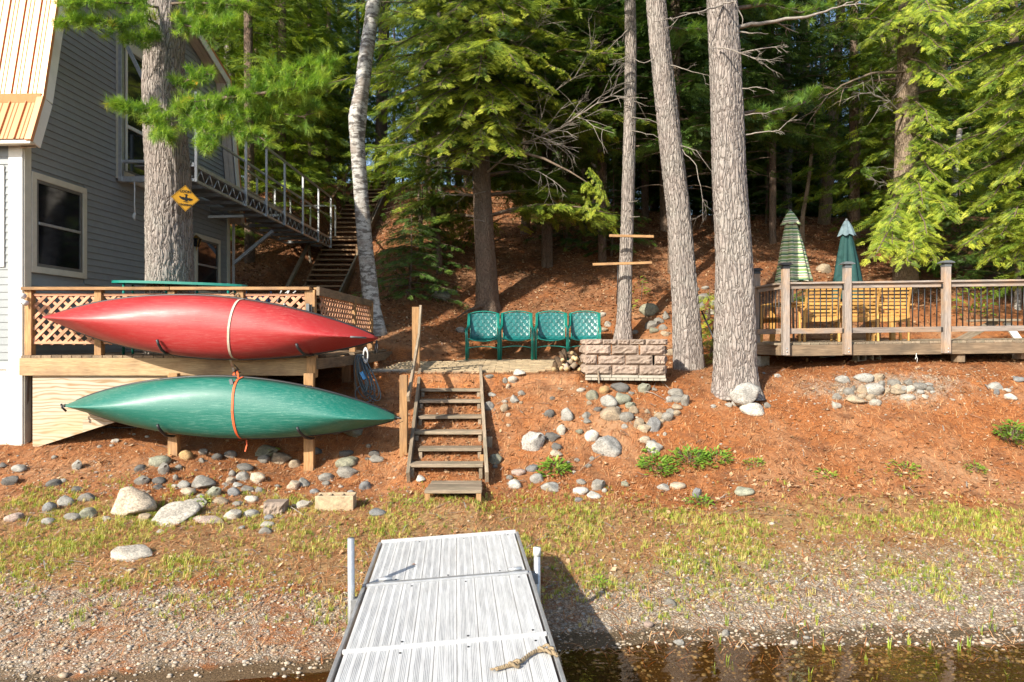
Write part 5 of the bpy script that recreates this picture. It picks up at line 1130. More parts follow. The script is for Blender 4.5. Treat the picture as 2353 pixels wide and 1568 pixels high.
rk(R3_, [(975,560,90,60,'tan','tan boulder on the shaded slope between the two umbrellas'),(100,705,28,36,'mid'),(150,752,80,45,'mid'),(190,860,70,40,'pale'),(215,797,50,40,'mid'),(120,802,50,60,'mid'),(160,692,45,25,'mid'),(95,735,20,20,'lt')], 'H')
rk(C4, [(1990,140,110,85,'olive','mossy grey boulder on the slope between the two large pines','a'),(2015,245,90,35,'mid',None,'a'),(2055,210,65,40,'mid'),(2025,275,60,40,'olive'),(2085,255,50,40,'mid'),(1670,172,60,35,'pale'),(1710,235,40,40,'pale'),(700,275,60,40,'mid',None,'a'),(1900,290,40,25,'lt'),(2110,300,60,30,'tan',None,'a'),(2135,430,60,45,'tan',None,'a'),(2110,180,40,60,'mid'),(1680,275,60,25,'tan')], 'H')
rk(C4, [(560,35,110,50,'olive','flat mossy rock in the shaded slope behind the birch','a'),(640,20,70,25,'olive',None,'a'),(1660,1345,20,15,'white')], 'H')
ROCKS += [[297, 1272, 88, 36, 'pale', 'flat pale slab in the grass at the lower left', 'S'], [1435 * .7 + 705.9, 102 * .7 + 1058.8, 42, 18, 'grn', None, 'V'], [1190 * .7 + 705.9, 467 * .7 + 1058.8, 26, 22, 'mid', 'grey cobble alone in the right beach gravel', None],
    [1122 * .7 + 705.9, 541 * .7 + 1058.8, 22, 16, 'pink', 'reddish stone at the right edge of the water', None], [1373 * .7 + 705.9, 571 * .7 + 1058.8, 17, 16, 'lt', 'light grey pebble on the dark mud at the waterline', None], [1560, 1538 - 60, 24, 12, 'lt', None, 'V'], [1390 * .7 + 705.9, 523 * .7 + 1058.8, 1, 1, 'lt', None, 'V']]
ROCKS.pop()
REG = dict(L='stone on the far left bank', M='stone below the green canoe', N='stone between rack and steps', U='stone on the slope right of the steps', R='stone in the ring below the fire pit', V='stone at the bank foot right of the steps', T='stone around the largest pine', Q='stone in the cluster below the right deck', W='stone on the far right slope', H='stone on the wooded slope')
lab = {}
tmp = []
for i, (px_, py_, w, h, c, label, reg) in enumerate(ROCKS):
    shape = reg if reg in ('a', 's', 'S', 'B') else None
    big_ = w * h
    size = 'large' if big_ > 1500 else ('medium' if big_ > 500 else 'small')
    tmp.append((px_, py_, w, h, c, label, shape, size))
regs = []
for e in ROCKS:
    regs.append(e[6])
# region from position when the shape code stands in its place
def region(px_, py_):
    if py_ < 770: return 'H'
    if px_ < 235 and py_ < 1210: return 'L'
    if px_ < 690: return 'M'
    if px_ < 935: return 'N'
    if px_ < 1340 and py_ < 960: return 'U'
    if px_ < 1590 and 885 < py_ < 993 and px_ > 1340: return 'R'
    if px_ < 1780 and 840 < py_ < 960: return 'T'
    if px_ < 2180 and py_ < 960: return 'Q'
    if px_ > 2180: return 'W'
    return 'V'
items = {}
for k, (px_, py_, w, h, c, label, shape, size) in enumerate(tmp):
    rg = region(px_, py_)
    if not label: items.setdefault((size, c, 'angular' if shape in ('a', 's', 'S') else 'rounded', rg), []).append(k)
ordn = ['leftmost', 'second from left', 'third from left', 'fourth from left', 'fifth from left', 'sixth from left', 'seventh from left', 'eighth from left', 'ninth from left', 'tenth from left', 'eleventh from left']
RL = {}
for (size, c, sh, rg), ks in items.items():
    ks.sort(key=lambda k: tmp[k][0]); base_ = '%s %s %s stone' % (size, CW[c], sh)
    for n_, k in enumerate(ks):
        RL[k] = (base_.replace(' stone', '') + ' ' + REG[rg]) if len(ks) == 1 else '%s %s, %s' % (base_.replace(' stone', ''), REG[rg], ordn[n_] if n_ < len(ks) - 1 or n_ == 0 else 'rightmost')
for k, (px_, py_, w, h, c, label, shape, size) in enumerate(tmp):
    s_ = 1.28 if region(px_, py_) in ('R', 'Q', 'H') else 1.12; w *= s_; h *= s_
    q = hit(px_, py_ + h * .35); Y = q.y; W_ = w / F * Y; H_ = h / F * Y
    me = (ANG if (shape in ('a', 's', 'S') or k % 5 == 2) else RND)[k % 7]
    dep = W_ * (.75 if shape not in ('S',) else .6)
    steep = .28
    q = hit(px_, py_ + h * .28); Y = q.y; W_ = w / F * Y; H_ = h / F * Y; dep = W_ * .8
    sz = max(.3 * W_, H_ * .56)
    if shape == 's': sz = H_ * .4
    if shape == 'B': me = ANG[2]; sz = H_ * .58
    if shape == 'S': dep = H_ * 2.0; sz = H_ * .34
    if label and 'foot of the large pine' in label: q = P(px_, py_ + 14, 9.72); sz = .17; dep = .3
    j_ = [rnd.uniform(.85, 1.15) for _ in range(3)]
    cc = tuple(COL[c][m] * j_[0] for m in range(3))
    single('stone', me, q + Vector((0, dep * .10, sz * .32)), label or RL[k], 'rock', 'stones bedded in the bank and beach', color=cc,
        rot=(rnd.uniform(-.12, .12) + (.25 if shape in ('S', 's') else .1), rnd.uniform(-.12, .12), rnd.uniform(-.3, .3)), sc=(W_ / 2 * 1.04, dep / 2, sz))
# cinder / concrete blocks on the beach
q = hit(767, 1176); cinder('concrete_block', 'tan three hole concrete block standing on the beach right of the pink brick', q + Vector((0, .10, -.03)), .435, .20, .20, .04, CINDERT)
q = hit(629, 1184); single('paving_brick', rough_block(.24, .18, .17, 5), q + Vector((0, .08, -.03)), 'small pinkish split face block on the beach left of the tan concrete block', 'brick', rot=(0, 0, .05))

# ================================================================ dock
dO = Vector((.035, 6.17, 0)); dd = Vector((.083, -1, 0)).normalized(); da = Vector((-dd.y * -1, 0, 0))
dl = Vector((-dd.y, dd.x, 0)) * -1                                     # towards the left edge
if dl.x > 0: dl = -dl
zR, zL = H - 1.765, H - 1.83
ZA = Vector((0, 0, 1))
def D(u, v, h=0):                                                      # u: 0 right .. 1.2 left, v: along from the far end
    return dO + dl * u + dd * v + ZA * (zR + (zL - zR) * u / 1.2 + h)
dock = T('floating_dock', 'white ribbed aluminium and vinyl dock reaching from the bottom edge to the beach', 'dock', D(.6, 2.2))
dup_ = (D(0, 0, 0) - D(1.2, 0, 0)).normalized().cross(dd); 
if dup_.z < 0: dup_ = -dup_
dR = Matrix((dl, dd, dup_)).transposed()
def ribbed(L, W_, name):
    pr = []; nr_ = 7
    for i in range(nr_):
        x0 = -W_ / 2 + W_ * i / nr_; wv_ = W_ / nr_
        if i in (0, 3, 6): pr += [(x0 + .001, 0), (x0 + wv_ * .96, 0)] if i else [(x0, -.006), (x0 + .003, 0), (x0 + wv_ * .96, 0)]
        else:
            for q in range(2): a = x0 + wv_ * q / 2; pr += [(a, -.0025), (a + wv_ * .12, -.0025), (a + wv_ * .16, 0), (a + wv_ * .46, 0)]
    pr += [(W_ / 2, -.006)]; V = [(x, -L / 2, z) for x, z in pr] + [(x, L / 2, z) for x, z in pr] + [(-W_ / 2, -L / 2, -.028), (W_ / 2, -L / 2, -.028), (-W_ / 2, L / 2, -.028), (W_ / 2, L / 2, -.028)]
    m = len(pr); Q = [(k, k + 1, m + k + 1, m + k) for k in range(m - 1)]; a, b, c, d = 2 * m, 2 * m + 1, 2 * m + 2, 2 * m + 3
    Q += [(a, b) + tuple(range(m - 1, -1, -1)), (d, c) + tuple(range(m, 2 * m)), (a, 0, m, c), (b, d, 2 * m - 1, m - 1), (a, c, d, b)]
    return pymesh(name, V, Q, DOCKM)
NP = 9; WP = (1.2 - .03) / NP
pv = [(0.012, 1.04), (1.085, 2.115), (2.14, 3.17), (3.20, 4.23), (4.26, 5.3)]
meshes = {}
for (v0, v1) in pv:
    L = v1 - v0; key = round(L, 2)
    if key not in meshes: meshes[key] = ribbed(L, WP - .0018, 'dock_plank')
    for k in range(NP):
        c = D(.015 + WP * (k + .5), (v0 + v1) / 2, rnd.uniform(-.001, .001)); dock.add('dock_plank', meshes[key], c, dR)
        for v in (v0 + .06, v1 - .06):
            if (k + int(v * 3)) % 3 == 0: dock.add('screw', boxmesh(.012, .012, .004, BLACKM, 0), D(.015 + WP * (k + .5), v, .002), dR)
for v in (1.063, 2.128, 3.185, 4.245): dock.board('joint_bar', D(.005, v, .004), D(1.195, v, .004), .022 if v > 1.2 else .04, .024, ALU if v < 1.2 else DOCKM, dup_)
dock.board('end_trim', D(-.0, -.012, -.03), D(1.2, -.012, -.03), .03, .09, DOCKM, dup_)
for u in (-.012, 1.212):
    for (a, b) in ((0, 1.06), (1.07, 5.35)): dock.board('side_rail', D(u, a, -.05), D(u, b, -.05), .024, .11, ALU, dup_)
for v in (1.04, 2.1, 3.16, 4.2): dock.board('cross_beam', D(0, v, -.09), D(1.2, v, -.09), .06, .09, ALUD, dup_)
for (u, v) in ((.10, 1.045), (1.06, 1.03)): dock.tube('hinge_pin', [D(u - .05, v, .03), D(u + .05, v, .028)], .014, ALU, 8)
for (u, v, top, bot, capc, lb) in ((1.29, 1.15, 1237, .12, ALU, ''), (-.085, .93, 1262, .12, WHITEM, '')):
    b_ = D(u, v); b_.z = g(b_.x, b_.y) - .1; tz_ = PZ(top, b_.y); dock.tube('support_leg', [b_, (b_.x - .004, b_.y, tz_)], .026, ALU, 12)
    if u < 0: dock.tube('leg_cap', [(b_.x - .004, b_.y, tz_ - .05), (b_.x - .004, b_.y, tz_ + .012)], .029, WHITEM, 12)
    dock.board('leg_bracket', D(u, v, -.09), D(u + (.08 if u < 0 else -.08), v, -.09), .07, .08, ALUD, dup_)
# rope on the dock
rp_ = T('knotted_rope', 'frayed tan rope with knots lying on the right edge of the dock', 'rope', D(.1, 2.5, .02))
def dpx(px_, py_, h=.02):
    a = Vector((0, 0, H)); d = P(px_, py_, 1) - a; n = dup_; p0 = D(0, 0, h); t = (p0 - a).dot(n) / d.dot(n); return a + d * t
pts = [dpx(*q) for q in ((1140, 1537), (1155, 1533), (1172, 1528), (1185, 1526), (1200, 1518), (1215, 1505), (1232, 1496), (1250, 1493), (1268, 1497), (1279, 1505))] + [dpx(1285, 1515, -.03), dpx(1290, 1540, -.12), dpx(1291, 1560, -.2)]
def twist(t, name, pts, r, rad):
    P_ = []; 
    for i in range(len(pts) - 1):
        for k in range(6): P_.append(pts[i].lerp(pts[i + 1], k / 6))
    for ph in (0, 2.09, 4.19):
        q = [p + Vector((cos(i * 1.1 + ph) * rad, sin(i * 1.1 + ph) * rad * .4, sin(i * 1.1 + ph) * rad)) for i, p in enumerate(P_)]; t.tube(name, q, r, ROPEM, 6)
twist(rp_, 'strand', pts, .0062, .0065)
for (kx, ky, s) in ((1182, 1525, 1), (1250, 1490, 1.1), (1262, 1496, .9)):
    c = dpx(kx, ky, .024); rp_.tube('knot', [c + Vector((.028 * s * cos(a), .022 * s * sin(a), .012 * sin(a * 2))) for a in np.linspace(0, 6.0, 12)], .0085, ROPEM, 6)
for k in range(8): rp_.tube('frayed_end', [pts[0], pts[0] + Vector((-.02 - rnd.random() * .02, rnd.uniform(-.02, .02), -.005))], .0016, ROPEM, 4)
t = single('fallen_leaf', pymesh('leaf', [(-.02, 0, 0), (0, -.008, .006), (.022, .002, .002), (0, .01, .008)], [(0, 1, 2, 3)], DRYLEAF), dpx(950, 1298, .006), 'tiny curled brown leaf lying on the far dock panel', 'leaf')
# boards nailed to the tree
for (a, b, Y, lab_) in (((1400, 542), (1502, 544), 13.75, 'upper light board nailed across the slim trunk behind the fire pit'), ((1362, 608), (1498, 604), 13.75, 'lower longer board nailed across the slim trunk behind the fire pit')):
    t = T('nailed_board', lab_, 'board', P((a[0] + b[0]) / 2, a[1], Y)); t.board('board', P(*a, Y), P(*b, Y), .05, .045, WD_HONEY, (0, 1, 0))
t = T('hanging_rope', 'dark rope hanging beside the slim trunk below the lower board', 'rope', P(1420, 606, 13.72)); t.tube('rope', [P(1420, 608, 13.72), P(1419, 650, 13.7), P(1417, 700, 13.72)], .01, BLACKM, 6)
t = T('iron_rod', 'black iron rod leaning against the middle pine trunk', 'rod', P(1628, 780, 11.4)); t.tube('rod', [P(1612, 715, 11.6), P(1648, 795, 11.0)], .014, BLACKM, 7)

# ================================================================ road sign on the pine
def sign():
    Ys = 9.93; c = P(426, 456, Ys); t = T('loon_crossing_sign', 'yellow diamond loon crossing sign nailed to the left pine trunk', 'sign', c, .70, local=True)
    hx, hz = 20.5 / F * Ys * 1.06, 31 / F * Ys * .98; hx = hz
    ring = [(-hx, 0, 0), (0, 0, -hz), (hx, 0, 0), (0, 0, hz)]
    def dia(s, y): return [(x * s, y, z * s) for x, _, z in ring]
    t.add('plate', pymesh('plate', dia(1, -.002) + dia(1, .002), [(0, 1, 2, 3), (7, 6, 5, 4)] + [(i, i + 4, (i + 1) % 4 + 4, (i + 1) % 4) for i in range(4)], YELLOW))
    V = dia(.96, -.0035) + dia(.925, -.0035); t.add('border', pymesh('border', V, [(i, (i + 1) % 4, (i + 1) % 4 + 4, i + 4) for i in range(4)], SIGNK))
    def text(s, z, size):
        cu = bpy.data.curves.new(s.lower(), 'FONT'); cu.body = s; cu.size = size; cu.align_x = 'CENTER'; cu.align_y = 'CENTER'; cu.extrude = .0006; cu.offset = .0012; o0 = bpy.data.objects.new('tmp', cu); col.objects.link(o0); me = bpy.data.meshes.new_from_object(o0.evaluated_get(bpy.context.evaluated_depsgraph_get())); bpy.data.objects.remove(o0); me.materials.clear(); me.materials.append(SIGNK); o = bpy.data.objects.new('lettering', me); col.objects.link(o); o.parent = t.e; o.location = (0, -.0045, z); o.rotation_euler = (pi / 2, 0, 0)
    text('LOON', hz * .50, .052); text('CROSSING', -hz * .50, .036)
    def poly(pts, name='bird_emblem'):
        V = [(x * hz, -.004, z * hz) for x, z in pts]; t.add(name, pymesh(name, V, [tuple(range(len(V)))], SIGNK))
    # body, head and bill, spread wings of a loon
    poly([(-.08, -.16), (.02, -.22), (.14, -.20), (.20, -.10), (.17, .02), (.12, .10), (.10, .18), (.15, .25), (.13, .31), (.05, .33), (-.01, .29), (-.11, .27), (-.01, .24), (.0, .14), (-.05, .04)])
    poly([(-.05, .04), (-.12, .08), (-.25, .07), (-.40, .14), (-.46, .08), (-.40, .05), (-.42, -.01), (-.34, -.02), (-.33, -.09), (-.25, -.08), (-.20, -.15), (-.08, -.12)])
    poly([(.17, .02), (.26, .06), (.38, .02), (.50, .0), (.52, -.08), (.44, -.09), (.42, -.16), (.34, -.14), (.30, -.20), (.19, -.12)])
    poly([(-.22, -.27), (-.05, -.22), (.1, -.26), (.28, -.24), (.1, -.31), (-.08, -.27)])
sign()
# ================================================================ trees
def trunkgeo(path, widths, seg, step, amp, seed, rough=1.0, knots=0):
    pts = []; rs = []
    for i in range(len(path) - 1):
        a, b = path[i], path[i + 1]; m = max(1, int((b - a).length / step))
        for k in range(m): f = k / m; pts.append(a.lerp(b, f)); rs.append(widths[i] * (1 - f) + widths[i + 1] * f)
    pts.append(path[-1]); rs.append(widths[-1]); n = len(pts)
    Pn = np.array([p[:] for p in pts]); 
    for _ in range(6 if n > 12 else 2): Pn[1:-1] = (Pn[:-2] + Pn[2:] + 2 * Pn[1:-1]) / 4
    rs = np.array(rs); d = np.gradient(Pn, axis=0); d /= np.linalg.norm(d, axis=1, keepdims=True)
    u = np.cross(d, np.array([0, 1, 0.])); u /= np.linalg.norm(u, axis=1, keepdims=True); w = np.cross(u, d)
    th = np.linspace(0, 2 * pi, seg, endpoint=False); TH, LL = np.meshgrid(th, np.concatenate([[0], np.cumsum(np.linalg.norm(np.diff(Pn, axis=0), axis=1))]))
    R = rs[:, None] * (1 + .05 * np.sin(3 * TH + seed + LL * .6) + .03 * np.sin(5 * TH - LL + seed))
    if amp:
        circ = rs.mean() * 2 * pi; cells = max(6, round(circ / .075)); uu = TH / (2 * pi) * cells
        wob = vnoise(uu * .5, LL * 5, seed) * 1.6
        ph = uu + wob; e = np.abs((ph % 1) - .5) * 2; e2 = np.abs(((LL * 6 + vnoise(np.floor(ph) * 3.1, LL * 2, seed + 3) * 2 + np.floor(ph) * .37) % 1) - .5) * 2
        R = R - amp * np.exp(-((1 - e) / .22) ** 2) - amp * .7 * np.exp(-((1 - e2) / .15) ** 2) + amp * .5 * (vnoise(uu * 3, LL * 40, seed + 5) - .5)
    V = Pn[:, None] + (np.cos(TH)[..., None] * u[:, None] + np.sin(TH)[..., None] * w[:, None]) * R[..., None]
    i, k = np.meshgrid(np.arange(n - 1), np.arange(seg), indexing='ij'); i = i.ravel(); k = k.ravel()
    Q = np.stack([i * seg + k, i * seg + (k + 1) % seg, (i + 1) * seg + (k + 1) % seg, (i + 1) * seg + k], 1)
    return V.reshape(-1, 3), Q[:, ::-1]
def px_path(lst, Y, dY=0):
    n = len(lst); return [P(x, y, Y + dY * i / max(1, n - 1)) for i, (x, y, w) in enumerate(lst)], [w / F * (Y + dY * i / max(1, n - 1)) / 2 for i, (x, y, w) in enumerate(lst)]
def tree(name, label, lst, Y, mat, seg=24, step=.25, amp=0, seed=1, dY=0, group=None, up=7):
    path, rad = px_path(lst, Y, dY); d = (path[-1] - path[-2]).normalized()
    path.append(path[-1] + d * up); rad.append(rad[-1] * .7)
    base = path[0].copy(); base.z = min(base.z, g(base.x, base.y)) - .12
    path = [base] + path; rad = [rad[0] * 1.25] + rad
    V, Q = trunkgeo(path, rad, seg, step, amp, seed); t = T(name, label, 'tree', base, group=group)
    c = np.array(base[:]); t.add('trunk', fast('trunk', V - c, Q, mat, True), base); t.path = path; t.rad = rad; return t
# sprays -------------------------------------------------------------
def spray_template(nl=8, seed=0, lw=.034):
    r = random.Random(seed); V = []; Q = []
    V += [(0, -.006, 0), (0, .006, 0), (1, 0, -.04)]; Q.append((0, 1, 2))
    for i in range(nl):
        f = (i + .7) / (nl + .6); L = .42 * (1 - .62 * f) * r.uniform(.8, 1.15); a = radians(r.uniform(42, 60))
        for s in (-1, 1):
            k = len(V); b = Vector((f, 0, -.04 * f)); t = b + Vector((cos(a) * L, s * sin(a) * L, r.uniform(-.05, .03))); m = b.lerp(t, .5); wd = Vector((lw, 0, 0)) * (1.25 - .5 * f)
            V += [tuple(b - wd * .3), tuple(m - wd + Vector((0, 0, .01))), tuple(t), tuple(m + wd * 1.0)]; Q += [(k, k + 1, k + 2), (k, k + 2, k + 3)]
    return np.array(V), np.array(Q)
SPR = [spray_template(11, s) for s in range(4)]; SPRL = [spray_template(6, s + 9, .062) for s in range(3)]
def burst_template(n=26, seed=0, L=1):
    r = random.Random(seed); V = []; Q = []
    for i in range(n):
        a = r.uniform(0, 2 * pi); el = r.uniform(.1, 1.35); l = r.uniform(.75, 1.05); d = Vector((cos(el) , sin(el) * cos(a), sin(el) * sin(a))); st = Vector((r.uniform(-.55, .12), 0, 0)); q = Vector((-d.y, d.x, .2 * r.uniform(-1, 1))).normalized() * .040
        dr = Vector((0, 0, -.06)); k = len(V); V += [tuple(st - q * .6), tuple(st + q * .6), tuple(st + d * l + dr)]; Q.append((k, k + 1, k + 2))
    return np.array(V), np.array(Q)
BUR = [burst_template(26, s) for s in range(4)]; BURL = [burst_template(18, s + 9) for s in range(3)]
class Cloud:
    """collects spray positions, directions and brightness, then bakes one crown mesh"""
    def __init__(s): s.p = []; s.d = []; s.u = []; s.s = []; s.v = []
    def put(s, p, d, u, sc, v): s.p.append(p); s.d.append(d); s.u.append(u); s.s.append(sc); s.v.append(v)
    def mesh(s, tmpl, mat, name='crown'):
        p = np.array(s.p); d = np.array(s.d); u = np.array(s.u); sc = np.array(s.s); v = np.array(s.v); VV = []; FF = []; AA = []; off = 0
        R = frames(d, u); which = np.arange(len(p)) % len(tmpl)
        for k, (tv, tf) in enumerate(tmpl):
            m = which == k
            if not m.any(): continue
            V, Fa = inst(tv, tf, R[m], p[m], np.stack([sc[m]] * 3, 1)); VV.append(V); FF.append(Fa + off); off += len(V); AA.append(np.repeat(v[m], len(tv)))
        return fast(name, np.concatenate(VV), np.concatenate(FF), mat, False, np.concatenate(AA))
def bough(cl, path, width, dens, size, droop=.25, v0=.35, r=rnd, start=.2, twigs=None, bright=.5):
    """flat spray bough along a limb path"""
    pts = [Vector(p) for p in path]; L = sum((b - a).length for a, b in zip(pts, pts[1:])); n = max(3, int(L * dens))
    def at(f):
        q = f * (len(pts) - 1); i = min(int(q), len(pts) - 2); return pts[i].lerp(pts[i + 1], q - i), (pts[i + 1] - pts[i]).normalized()
    for i in range(n):
        f = start + (1 - start) * (i + r.random()) / n; p, d = at(min(f, 1)); 
        side = Vector((0, 0, 1)).cross(d); side = side.normalized() if side.length > .05 else Vector((1, 0, 0))
        for s in (-1, 1):
            tl = width * (1.12 - f) ** .6 * r.uniform(.45, 1.1) * min(1, .4 + f * 2); td = (d * r.uniform(.35, .9) + side * s + Vector((0, 0, -droop * r.uniform(.2, 1.5)))).normalized()
            if r.random() < .12: continue
            if twigs is not None and r.random() < .3: twigs.append((p, p + td * tl * .9))
            m = max(1, int(tl / (size * .48)))
            for k in range(m):
                g_ = (k + r.random() * .8) / m; q = p + td * tl * g_ + Vector((0, 0, -droop * .35 * tl * g_ * g_)); 
                sd = (td + side * r.uniform(-.5, .5) + d * r.uniform(-.3, .5) + Vector((0, 0, r.uniform(-.45, .15)))).normalized()
                u = Vector((r.uniform(-1.0, .6), r.uniform(-1.8, .4), 1)).normalized()
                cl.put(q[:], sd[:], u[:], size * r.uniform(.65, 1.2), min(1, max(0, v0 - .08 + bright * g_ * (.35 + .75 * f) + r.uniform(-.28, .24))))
        if r.random() < .6: cl.put(p[:], (d + Vector((r.uniform(-.3, .3), 0, r.uniform(-.3, .3))))[:], (0, -.2, 1), size, v0 + .2)
def limb_path(a, b, sag=.12, up=.15, n=5, r=rnd):
    a = Vector(a); b = Vector(b); L = (b - a).length; o = []
    for i in range(n + 1):
        f = i / n; o.append(a.lerp(b, f) + Vector((r.uniform(-.03, .03) * L * (0 < i < n), r.uniform(-.03, .03) * L * (0 < i < n), sin(pi * f) * up * L * .6 - sag * f * f * L * .0)))
    return o
def tubes_mesh(name, segs, mat, seg=5, r0=.008, r1=.003):
    V = []; Q = []
    for e in segs:
        pts = list(e[0]) if isinstance(e[0], list) else [Vector(e[0]), Vector(e[1])]; ra, rb = (e[-2], e[-1]) if isinstance(e[0], list) else (r0, r1); n = len(pts)
        v, q = tubegeo(pts, [ra + (rb - ra) * i / (n - 1) for i in range(n)], seg); k = len(V); V += v; Q += [tuple(a + k for a in f) for f in q if len(f) == 4 or seg == 4]
    return pymesh(name, V, Q, mat, True)
def trunk_at(t, z):
    for a, b in zip(t.path, t.path[1:]):
        if a.z <= z <= b.z: return a.lerp(b, (z - a.z) / (b.z - a.z))
    return t.path[-1].copy()
def dress(t, cl, tmpl, mat, limbs, twigs, bmat=TWIG, lr=.03):
    base = t.e.location
    for p in limbs:
        L = sum((b - a).length for a, b in zip(p, p[1:])); t.tube('limb', p, [lr * min(1.2, L / 3) * (1 - .85 * i / (len(p) - 1)) + .004 for i in range(len(p))], bmat, 6)
    if cl.p:
        me = cl.mesh(tmpl, mat); me.transform(Matrix.Translation(-base)); t.add('crown', me, base)
    if twigs:
        me = tubes_mesh('twigs', twigs, bmat, 4); me.transform(Matrix.Translation(-base)); o = t.add('twigs', me, base); o['kind'] = 'stuff'
def deadlimb(t, pts, r0, n=8, r=rnd, name='dead_branch', mat=DEADW, spread=.5, lim=.9):
    """bare branch through the given world points with forking side twigs"""
    pts = [Vector(p) for p in pts]; segs = []; L = sum((b - a).length for a, b in zip(pts, pts[1:]))
    fine = []
    for a, b in zip(pts, pts[1:]):
        for k in range(4): fine.append(a.lerp(b, k / 4) + Vector((r.uniform(-1, 1), r.uniform(-1, 1), r.uniform(-1, 1))) * .012 * L ** .5)
    fine.append(pts[-1]); r0 = r0 * (.75 if r0 < .03 else 1); segs.append([fine, r0, r0 * .25])
    def side(base, d, l, rad, lev):
        d = d.normalized(); q = [base]; cur = base.copy(); dd_ = d.copy()
        for k in range(4): dd_ = (dd_ + Vector((r.uniform(-.25, .25), r.uniform(-.25, .25), r.uniform(-.22, .16)))).normalized(); cur = cur + dd_ * l / 4; q.append(cur.copy())
        segs.append([q, rad, rad * .3])
        if lev:
            for k in range(3): side(q[r.randint(1, 3)], dd_ + Vector((r.uniform(-.9, .9), r.uniform(-.9, .9), r.uniform(-.7, .6))), l * r.uniform(.35, .7), rad * .6, lev - 1)
    for k in range(n):
        f = r.uniform(.25, .97); i = int(f * (len(fine) - 1)); d = (fine[min(i + 1, len(fine) - 1)] - fine[max(i - 1, 0)]).normalized()
        s = r.choice((-1, 1)); side(fine[i], d * r.uniform(.5, 1) + Vector((r.uniform(-.4, .4), r.uniform(-.7, .7), s * r.uniform(.2, .8))) * spread * 1.5, L * r.uniform(.15, .4) * (1.1 - f * .5), max(.003, r0 * .35), 1)
    me = tubes_mesh(name, segs, mat, 5); b = t.e.location; me.transform(Matrix.Translation(-b)); t.add(name, me, b)

# --- A: white pine in front of the house
pa = tree('white_pine', 'thick white pine trunk rising through the left deck in front of the house', [(388, 930, 112), (389, 650, 102), (386, 500, 98), (385, 400, 94), (378, 300, 92), (374, 200, 88), (380, 100, 86), (386, -40, 82)], 10.35, BARKP, 110, .028, .016, 5)
cl = Cloud(); limbs = []; tw = []
def pine_bough(t, cl, limbs, tw, path, width, dens, v0=.5, size=.12, r=rnd):
    dens = dens * (1.2 if size < .13 else 1); size = size * (1.15 if size < .13 else 1)
    limbs.append([Vector(p) for p in path]); pts = [Vector(p) for p in path]; L = sum((b - a).length for a, b in zip(pts, pts[1:])); n = int(L * dens)
    for i in range(n):
        f = .12 + .88 * (i + r.random()) / n; q = f * (len(pts) - 1); k = min(int(q), len(pts) - 2); p = pts[k].lerp(pts[k + 1], q - k); d = (pts[k + 1] - pts[k]).normalized()
        tl = width * r.uniform(.35, 1.05) * (1.25 - .7 * f); td = (d * r.uniform(.4, 1.2) + Vector((r.uniform(-1, 1), r.uniform(-1, 1), r.uniform(-.55, .6)))).normalized(); e = p + td * tl; tw.append((p, e))
        for m in range(3 + int(tl / .12)):
            gg = .35 + .65 * r.random(); c = p.lerp(e, gg) + Vector((r.uniform(-1, 1), r.uniform(-1, 1), r.uniform(-.8, .8))) * .06
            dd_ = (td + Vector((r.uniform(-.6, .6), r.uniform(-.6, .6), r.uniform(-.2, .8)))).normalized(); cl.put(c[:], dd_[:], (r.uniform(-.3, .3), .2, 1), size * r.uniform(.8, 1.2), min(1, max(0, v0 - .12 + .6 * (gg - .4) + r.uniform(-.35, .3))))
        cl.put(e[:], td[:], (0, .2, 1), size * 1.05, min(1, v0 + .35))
for (pp, w, dn) in (([(372, 60, 10.2), (330, 45, 9.8), (270, 55, 9.4), (200, 45, 9.2), (135, 50, 9.1)], .30, 20), ([(380, 20, 10.2), (300, 8, 9.7), (220, 5, 9.3), (160, 10, 9.1)], .32, 18), ([(385, 40, 10.2), (430, 60, 9.8), (480, 70, 9.5), (530, 45, 9.4)], .32, 20), ([(385, 10, 10.2), (440, 5, 9.9), (500, 10, 9.6), (560, 15, 9.5)], .3, 16), ([(370, 90, 10.1), (340, 85, 9.7), (300, 90, 9.5)], .22, 18),
    ([(400, 230, 10.2), (430, 240, 9.8), (520, 225, 9.4), (600, 215, 9.1), (680, 205, 8.9), (740, 190, 8.8)], .33, 20), ([(400, 235, 10.2), (470, 250, 9.8), (560, 265, 9.5), (640, 260, 9.3)], .34, 20), ([(560, 220, 9.4), (620, 180, 9.2), (700, 155, 9.0), (770, 145, 9.0)], .28, 17),
    ([(375, 250, 10.1), (345, 255, 9.7), (300, 250, 9.4), (262, 235, 9.3)], .22, 20), ([(380, 265, 10.05), (370, 275, 9.6), (350, 290, 9.3), (390, 310, 9.2)], .26, 20), ([(400, 250, 10.1), (440, 270, 9.6), (470, 300, 9.3), (480, 330, 9.2)], .3, 20), ([(450, 270, 9.6), (540, 300, 9.4), (610, 320, 9.3)], .28, 18),
    ([(400, 200, 10.2), (430, 185, 9.9), (480, 170, 9.8)], .26, 16), ([(640, 260, 9.3), (700, 270, 9.2), (720, 240, 9.2)], .26, 14)):
    path = [P(x, y, Y) for x, y, Y in pp]; pine_bough(pa, cl, limbs, tw, path, w, dn)
for k in range(26):                                                    # the crown above the picture
    a = rnd.uniform(1.2, 5.6); z = rnd.uniform(9.5, 15); L = rnd.uniform(2, 3.2) * (1 - (z - 8) / 12); c = trunk_at(pa, z); pine_bough(pa, cl, limbs, tw, limb_path(c, c + Vector((cos(a) * L, sin(a) * L, rnd.uniform(.2, .9)))), .6, 9, size=.19)
dress(pa, cl, BUR, PINEN, limbs, tw, TWIG, .035)

